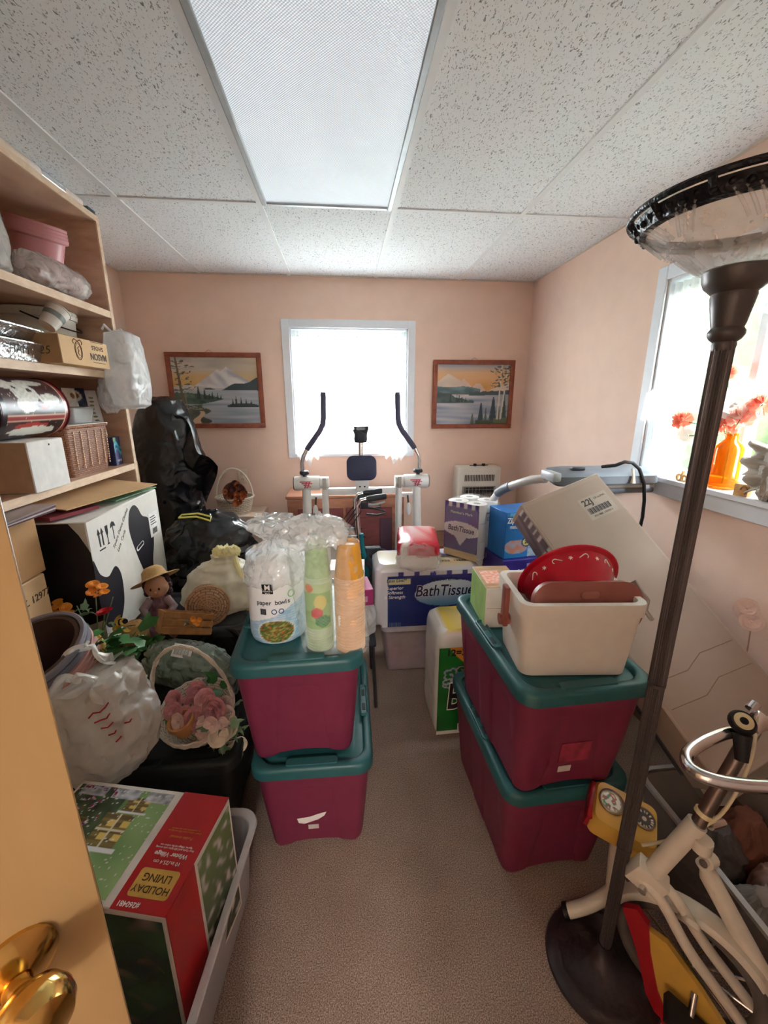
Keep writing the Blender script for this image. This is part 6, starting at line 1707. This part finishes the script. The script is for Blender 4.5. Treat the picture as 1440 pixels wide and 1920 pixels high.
# clear tote at the wall with odds and ends
t = thing('clear_tote', 'smoky clear tote by the side wall behind the exercise bike', 'storage tote', (1.20, .80, 0))
g = G(); g.loft([rr(.36, .44, .04, 0), rr(.37, .45, .04, .006), rr(.42, .52, .045, .30), rr(.412, .512, .045, .30), rr(.36, .44, .04, .01)], True, True); g.build('tub', mat('smoky_tote', '#a39d98', .25, alpha=.45), t)
g = G(); g.loft([rr(.41, .51, .045, .296), rr(.44, .54, .05, .30), rr(.44, .54, .05, .312), rr(.41, .51, .045, .314)], False, False); g.build('rim', mat('smoky_rim', '#aaa49e', .3), t)
for k, (c, x, y) in enumerate((('#8d837a', -.08, -.1), ('#a98474', .06, -.05), ('#6e6a68', -.05, .1), ('#8a5a4a', .08, .12), ('#3c3a3c', 0, -.16))):
    g = bag(.09, .08, [(0, .7), (.04, 1), (.15, 1), (.24, .4)], amp=.12, fr=5, seed=160+k); g.build('contents', mat('odds_'+c[1:], c, .7, var=.3, vs=14), t, (x, y, .01))

# single pale flower on a stem by the wall
t = thing('silk_flower', 'pale pink flower on a thin stem against the side wall', 'flower', (1.40, 1.13, .32))
g = G(); g.tube([(0, 0, 0), (.0, .005, .2), (.012, .03, .40), (.02, .045, .49)], .0022, 6); g.build('stem', mat('stem_tan', '#b98f74', .7), t)
flowers(t, [(.015, .05, .50), (-.01, .02, .49), (.02, .08, .495), (-.005, .05, .525)], mat('blush_petal', '#ecd3cb', .7), .034, 6, 2, .35, 3, dirs=(-.6, -.6, .6))

# ------------------------------------------------------------------ window sill things
SZ = W2[2]+.0015
t = thing('glass_vase', 'amber glass bottle vase on the window sill', 'vase', (1.475, 1.455, SZ))
g = G(); g.lathe([(.001, 0), (.040, 0), (.047, .006), (.048, .02), (.048, .15), (.044, .168), (.03, .182), (.022, .19), (.021, .205), (.026, .21), (.024, .212), (.018, .205), (.019, .19), (.04, .165), (.044, .15), (.044, .012), (.001, .008)], 40); g.build('bottle', mat('amber_glass', '#e8941c', .04, trans=.85, spec=.6, var=.02, ior=1.3), t)
STM = mat('stem_green', '#5d7a4e', .6)
t = thing('silk_bouquet', 'coral carnations and white silk flowers standing in the amber vase', 'flowers', (1.475, 1.455, SZ+.02))
g = G()
tips = [(-.04, .20, .23), (-.03, .01, .225), (-.02, .06, .415), (-.02, -.11, .30), (-.04, -.06, .25), (.0, .05, .33), (.01, -.02, .32), (-.03, .17, .17), (0, .10, .30)]
for p in tips: g.tube([(0, 0, .0), (0, 0, .19), (p[0]*.4, p[1]*.4, .19+(p[2]-.19)*.5), p], .0022, 5)
g.build('stems', STM, t)
def carn(p, r, m, seed):
    g = G(); rnd = random.Random(seed)
    for k in range(130):
        d = V((rnd.gauss(0, 1), rnd.gauss(0, 1), rnd.gauss(.25, .8))).normalized(); e = d.orthogonal().normalized(); f_ = d.cross(e)
        q = d*r*rnd.uniform(.8, 1.05); w_ = r*.22
        g.add([tuple(d*r*.2), tuple(q+e*w_), tuple(q*1.1+f_*w_*.3), tuple(q-e*w_)], [(0, 1, 2, 3)])
    return g.build('carnation', m, t, p, fix=False, ang=180)
for k, i in enumerate((0, 1, 2, 3)): carn(tips[i], (.042, .05, .036, .042)[k], PEACH, 60+k)
carn(tips[4], .042, mat('pale_coral', '#f2bba8', .7, var=.12, translucent=.45), 70)
flowers(t, [tips[5], tips[6], (-.03, .03, .285), (-.04, -.03, .30), (-.02, .09, .27)], mat('white_silk', '#f2f2ee', .7, translucent=.4), .055, 6, 2, .35, 5, dirs=(-.7, -.6, .4))
flowers(t, [tips[7]], mat('white_silk', '#f2f2ee', .7, translucent=.4), .035, 10, 2, .25, 6, dirs=(-.7, -.6, .2))
leaves(t, [(-.02, .12, .21), (0, .07, .24), (-.01, -.05, .22), (-.02, .03, .24), (0, .14, .29), (-.02, -.08, .27)], mat('pale_leaf', '#8fae86', .6), .06, .03, 21)
BLK = wood_mat('pale_block', '#c99a62', '#dcb27c', (6, 6, 6), .6, 6)
t = thing('wooden_letters', 'little pale wooden letters o and b on the window sill', 'letters', (1.44, 1.625, SZ))
for k, ch in enumerate('ob'):
    g = G(); g.tube([(0, -.028*k+.012*cos(a), .014+.0125*sin(a)) for a in [2*pi*i/24 for i in range(24)]], .006, 8, closed=True); g.build('letter_ring', BLK, t)
g = G(); g.box(-.006, .006, -.020, -.011, .0, .045, bev=.002, seg=1); g.build('letter_stem', BLK, t)
t = thing('wooden_block', 'pale wooden block with a carved squiggle on the window sill', 'block', (1.435, 1.325, SZ), RD(20))
g = G(); g.box(-.022, .022, -.022, .022, 0, .045, bev=.003); g.build('block', BLK, t)
g = G(); g.tube([(-.023, -.010+.02*cos(a)*.5, .024+.014*sin(a)) for a in [2*pi*i/14 for i in range(11)]], .0025, 6); g.build('carving', mat('carved_dark', '#8a6238', .7), t)
t = thing('cloth_bow', 'stiff pale grey cloth bow on the window sill next to the vase', 'bow', (1.45, 1.235, SZ+.0))
GCL = mat('linen_grey', '#b8b3aa', .8, var=.08, bump=.3, bs=120)
for k, (dy, dz, rx) in enumerate(((.06, .13, 20), (.07, .09, -5), (.055, .05, -30))):
    g = G(); g.grid(lambda u, v, dy=dy, dz=dz, rx=rx: (-.03+.02*sin(v*6)+.012*sin(u*5), dy*u*1.5-.02, .035+dz*.9+(v-.5)*(.03+.035*u)+u*.02*sin(RD(rx))*3), 12, 8); g.build('loop', GCL, t, fix=False, thick=.004, ang=180)
g = bag(.045, .05, [(0, .6), (.03, .9), (.10, 1.0), (.16, .8), (.19, .4)], amp=.16, fr=5, seed=170); g.build('body', GCL, t)

# ------------------------------------------------------------------ floor lamp
BRZ = mat('bronze_pole', '#565050', .4, .5, var=.06); BLM = mat('blackened_metal', '#23242a', .4, .4, bump=.7, bs=70)
t = thing('floor_lamp', 'tall bronze floor lamp with a fluted pole and a pressed glass bowl', 'lamp', (.69, .735, .001))
g = G(); g.lathe([(.001, .0), (.147, .0), (.149, .004), (.146, .012), (.128, .016), (.122, .022), (.112, .024), (.088, .026), (.075, .034), (.045, .04), (.032, .055), (.022, .07), (.018, .09), (.001, .09)], 64); g.build('base', mat('bronze_base', '#40383a', .35, .5, var=.2, vs=8, bump=.2, bs=60), t)
def flute(z0, z1, r, n=22):
    rings = []
    for z in (z0, z1):
        rings.append([((r*(1-.10*(.5+.5*cos(n*2*pi*j/(n*6)))))*cos(2*pi*j/(n*6)), (r*(1-.10*(.5+.5*cos(n*2*pi*j/(n*6)))))*sin(2*pi*j/(n*6)), z) for j in range(n*6)])
    return G().loft(rings, True, True)
for z0, z1, r in ((.08, .44, .0155), (.446, .93, .0168), (.936, 1.645, .0178)): flute(z0, z1, r).build('pole_section', BRZ, t, ang=20)
for z, r in ((.443, .0172), (.933, .0182)): g = G(); g.lathe([(r-.004, z-.006), (r, z-.004), (r, z+.004), (r-.004, z+.006)], 24); g.build('joint_ring', BRZ, t)
g = G(); g.lathe([(.017, 1.635), (.019, 1.645), (.018, 1.65), (.024, 1.655), (.028, 1.662), (.028, 1.668), (.024, 1.674), (.026, 1.68), (.034, 1.725), (.033, 1.73), (.046, 1.742), (.05, 1.752), (.052, 1.765), (.05, 1.768), (.02, 1.766)], 40); g.build('socket_cup', BRZ, t)
PG = mat('pressed_glass', '#eef1f2', .1, trans=.0, alpha=.3, spec=1, bump=.12, bs=40)
ng = 96; rings = []
for r, z, k in ((.045, 1.765, 0), (.058, 1.77, .05), (.078, 1.785, .06), (.098, 1.80, .03), (.104, 1.806, 0), (.118, 1.815, .012), (.138, 1.83, .012), (.152, 1.842, .004), (.158, 1.85, 0)):
    rings.append([(r*(1+k*cos(24*2*pi*j/ng))*cos(2*pi*j/ng), r*(1+k*cos(24*2*pi*j/ng))*sin(2*pi*j/ng), z) for j in range(ng)])
g = G(); g.loft(rings, False, False); gb = g.build('glass_bowl', PG, t, thick=.004)
base = None
for k in range(44):
    a = 2*pi*k/44
    if base is None: g = G(); g.ball((0, 0, 0), .003, 8, 5); o = base = g.build('bead', PG, gb)
    else: o = base.copy(); COL.objects.link(o)
    o.location = (.109*cos(a), .109*sin(a), 1.808)
for k in range(6):
    a0 = 2*pi*k/6
    for s_ in (-1, 1):
        for q in range(3): g = G(); g.tube([((.122+.012*i+.002)*cos(a0+s_*(.05+.09*q+.05*i)), (.122+.012*i+.002)*sin(a0+s_*(.05+.09*q+.05*i)), 1.814+.0105*i-.002) for i in range(4)], .0028, 6); g.build('leaf_relief', PG, gb)
rings = []
g = G(); g.lathe([(.148, 1.835), (.158, 1.838), (.167, 1.852), (.171, 1.857), (.160, 1.859), (.150, 1.846)], 64); bd = g.build('dark_band', BLM, t)
g = G(); g.tube([(.177*cos(a), .177*sin(a), 1.8625) for a in [2*pi*i/72 for i in range(72)]], .0055, 8, closed=True); g.build('rim_ring', BLM, bd)
for k in range(12):
    a = 2*pi*k/12; g = G(); g.tube([(.166*cos(a), .166*sin(a), 1.85), (.176*cos(a), .176*sin(a), 1.861)], .006, 6); g.build('rim_strut', BLM, bd)
base = None
for k in range(48):
    a = 2*pi*k/48
    if base is None: g = G(); g.ball((0, 0, 0), .006, 8, 5); o = base = g.build('cast_boss', BLM, bd)
    else: o = base.copy(); COL.objects.link(o)
    o.location = (.163*cos(a), .163*sin(a), 1.846+.005*(k % 2))

# ------------------------------------------------------------------ exercise bike
IV = mat('ivory_enamel', '#dbd5c8', .35, var=.06); YE = mat('yellow_plastic', '#d0a64a', .4, var=.06); RE = mat('red_enamel', '#9c1622', .3)
t = thing('exercise_bike', 'old ivory exercise bike with yellow console and chrome handlebar', 'exercise bike', (.80, .66, .001))
O = V((.80, .66, 0))
def tb(name, pts, r, m, par=None, n=12):
    g = G(); g.tube([tuple(V(p)-O) for p in pts], r, n); return g.build(name, m, par or t)
def smooth(pts, k=5):
    P_ = [V(p) for p in pts]; out = []
    for i in range(len(P_)-1):
        p0 = P_[max(i-1, 0)]; p1 = P_[i]; p2 = P_[i+1]; p3 = P_[min(i+2, len(P_)-1)]
        for j in range(k):
            s_ = j/k; out.append(.5*((2*p1)+(-p0+p2)*s_+(2*p0-5*p1+4*p2-p3)*s_*s_+(-p0+3*p1-3*p2+p3)*s_**3))
    return out+[P_[-1]]
hb = tb('handlebar', smooth([(.99, .70, .845), (.874, .679, .842), (.815, .674, .84), (.745, .656, .838), (.697, .634, .836), (.677, .604, .836), (.692, .577, .838), (.735, .557, .84), (.80, .543, .842), (.90, .53, .845)]), .0128, STEEL, None, 16)
st = tb('stem', [(.895, .68, .84), (.80, .665, .60), (.785, .668, .56)], .0155, mat('stem_steel', '#7d706a', .3, .8), None, 16)
tb('stem_collar', [(.812, .667, .63), (.808, .667, .62)], .019, mat('ivory_ring', '#d8cba0', .5), st)
tb('head_tube', [(.797, .665, .60), (.728, .682, .43)], .021, IV, None, 16)
g = G(); g.box(-.04, .035, -.022, .022, -.03, .03, TM(V((.722, .684, .41))-O, (0, RD(25), RD(-40))), bev=.004); g.build('fork_crown', IV, t)
tb('clamp_bracket', [(.80, .645, .575), (.80, .645, .545)], .02, IV)
tb('clamp_bolt', [(.82, .655, .60), (.87, .67, .585)], .009, STEEL)
g = G(); g.lathe([(.001, .014), (.022, .012), (.026, .004), (.026, 0), (.02, -.006), (.001, -.008)], 20, TM(V((.852, .672, .868))-O, (RD(30), RD(-20), 0))); kb = g.build('tension_knob', BLACK, t)
g = G(); g.lathe([(.008, .0142), (.017, .0135), (.018, .0125)], 20, TM(V((.852, .672, .868))-O, (RD(30), RD(-20), 0))); g.build('knob_dial', mat('dial_gold', '#c9bb94', .4), kb)
tb('knob_tail', [(.845, .66, .85), (.835, .64, .80)], [.018, .012], BLACK, kb)
tb('bar_clamp', [(.88, .68, .84), (.925, .70, .85)], .021, STEEL)
tb('clamp_bolt', [(.90, .70, .875), (.915, .705, .885)], .011, STEEL)
tb('brake_cable', smooth([(.90, .685, .87), (.87, .65, .80), (.84, .64, .70), (.815, .65, .62), (.77, .69, .52), (.735, .73, .45)]), .004, mat('cable_ivory', '#cfc3a4', .5))
# forks and stays
for nm, pts, r in (('frame_tube', [(.695, .70, .40), (.712, .672, .405), (.74, .648, .375), (.79, .609, .28), (.85, .575, .195), (.905, .545, .12), (.95, .52, .06)], .0125), ('frame_tube', [(.735, .715, .405), (.775, .655, .38), (.815, .622, .315), (.86, .595, .25), (.95, .54, .135), (.99, .52, .08)], .0125)):
    tb(nm, smooth(pts), r, IV)
g = G(); g.loft([rr(.03, .06, .01, -.006), rr(.034, .064, .012, 0), rr(.03, .06, .01, .006)], True, True, TM(V((.795, .628, .338))-O, (RD(-52), RD(18), RD(-38)))); g.build('brake_plate', IV, t)
tb('swing_arm', [(.838, .668, .47), (.846, .66, .455), (.852, .655, .44), (.93, .545, .265), (.945, .53, .24)], [.014, .014, .021, .021, .016], IV, None, 14)
g = G(); g.tube([tuple(V((.835, .655, .485))-O), tuple(V((.862, .665, .478))-O)], .016, 12); g.build('swing_pivot', IV, t)
tb('pivot_bolt', [(.822, .65, .49), (.834, .655, .486)], .009, STEEL)
tb('fork_bolt', [(.690, .662, .40), (.702, .670, .402)], .009, STEEL)
# console
Mc = TM(V((.768, .838, .41))-O, (RD(14), RD(10), RD(-34)), (1.1, 1.1, 1.1))
g = G(); g.loft([rr(.13, .10, .02, -.05), rr(.15, .12, .02, -.045), rr(.155, .125, .022, -.01), rr(.14, .105, .02, .012), rr(.12, .085, .018, .014)], True, True, Mc); cn = g.build('console', YE, t)
g = G(); g.box(-.084, -.070, -.05, .05, -.045, -.0, Mc, bev=.003); g.build('red_side', RE, cn)
g = G(); g.box(.0, .06, -.085, -.04, -.052, -.012, Mc, bev=.006); g.build('front_block', YE, cn)
for x, r in ((-.036, .031), (.040, .026)):
    g = G(); g.lathe([(r-.004, .014), (r, .014), (r, .019), (r-.003, .021), (r-.005, .017)], 28, Mc @ TM((x, .008, 0))); gg = g.build('gauge', mat('gauge_rim', '#9a9488', .3, .8), cn)
    g = G(); g.grid(lambda u, v: ((r-.004)*u*cos(2*pi*v), (r-.004)*u*sin(2*pi*v), .0165), 14, 40, Mc @ TM((x, .008, 0)))
    cen = Mc @ V((x, .008, 0)); iM = (Mc @ TM((x, .008, 0))).inverted()
    def gc(p, r=r, x=x):
        q = iM @ V(p); d = math.hypot(q.x, q.y)/r; a = math.atan2(q.y, q.x)
        if x > 0: return L('#d9d3c4') if (d > .6 and int(a*12) % 3 == 0 and d < .85) else (L('#cfcabf') if d < .2 else L('#26221f'))
        if d > .72: return L('#c9bd98') if int(a*14) % 2 else L('#8d8668')
        return (L('#e9e6dc'), L('#e9e6dc'), L('#3f7a5a'), L('#b53a2c'))[int((nz(q.x*90, q.y*90)+.5)*4) % 4]
    g.build('dial', vcol_mat('dial_print', .25, .5), gg, col=gc, fix=False)
text('0', .012, BLACK, t, Mc @ TM((.045, -.086, -.03), (RD(90), 0, 0)))
# wheel, fender, guard
dv = V((.65, -.76, 0)).normalized(); nv = V((-.76, -.65, 0))
FG = FM((.735, .712, 0)-O if False else tuple(V((.735, .705, 0))-O), tuple(dv), (0, 0, 1))   # x along the bike, y up, z toward the carpet side
sgn = 1 if (FG.to_3x3() @ V((0, 0, 1))).x < 0 else -1
g = G(); g.prism([(-.03, .30), (.0, .325), (.03, .30), (.045, .22), (.075, .12), (.13, .02), (.10, .015), (.055, .08), (.015, .2)], 0, .016*sgn, FG @ TM((0, -.03, .012*sgn))); g.build('guard_strip', RE, t)
g = G(); g.prism([(.028, .265), (.07, .265), (.15, .20), (.22, .13), (.27, .05), (.30, .0), (.24, .02), (.20, .06), (.17, .05), (.15, .02), (.11, .0), (.07, .10), (.045, .19)], 0, .014*sgn, FG @ TM((0, -.012, .010*sgn))); g.build('chain_guard', YE, t)
wc = (.115, .165)
g = G(); g.tube([(wc[0]+.145*cos(a), wc[1]+.145*sin(a), -.035*sgn) for a in [2*pi*i/48 for i in range(48)]], .017, 10, FG, closed=True); wh = g.build('flywheel', mat('wheel_grey', '#6a6460', .5, .3), t)
g = G()
for k in range(10): a = 2*pi*k/10; g.tube([(wc[0], wc[1], -.035*sgn), (wc[0]+.14*cos(a), wc[1]+.14*sin(a), -.035*sgn)], .003, 6, FG)
g.build('spokes', STEEL, wh)
g = G(); g.loft([[(wc[0]+rr_*cos(a), wc[1]+rr_*sin(a), zz) for rr_, zz in ((.168, -.065*sgn), (.178, -.055*sgn), (.180, -.035*sgn), (.178, -.015*sgn), (.168, -.005*sgn))] for a in [RD(40+i*6.5) for i in range(21)]], False, False, FG, closed=False); g.build('fender', IV, t, thick=.003)
tb('front_foot', smooth([(.645, .850, .03), (.70, .838, .065), (.755, .828, .12), (.755, .80, .22)]), .02, IV)
tb('foot_cap', [(.640, .852, .028), (.652, .848, .034)], .0225, BLACK)
tb('front_post', smooth([(.755, .81, .18), (.76, .825, .27), (.765, .835, .36)]), .024, IV)
tb('rear_foot', [(.80, .44, .028), (.96, .50, .028)], .024, IV)
g = G(); g.box(-.05, .05, -.03, .03, -.012, .012, TM(V((.775, .555, .12))-O, (0, RD(20), RD(-40))), bev=.004); g.build('pedal', BLACK, t)
tb('crank', [(.79, .565, .12), (.81, .585, .17)], .008, STEEL)
tb('seat_post', [(.985, .47, .10), (.99, .42, .55)], .016, STEEL)
g = G(); g.ball(tuple(V((.99, .40, .58))-O), (.08, .11, .035), 18, 10); g.build('saddle', BLACK, t)
flush_text()
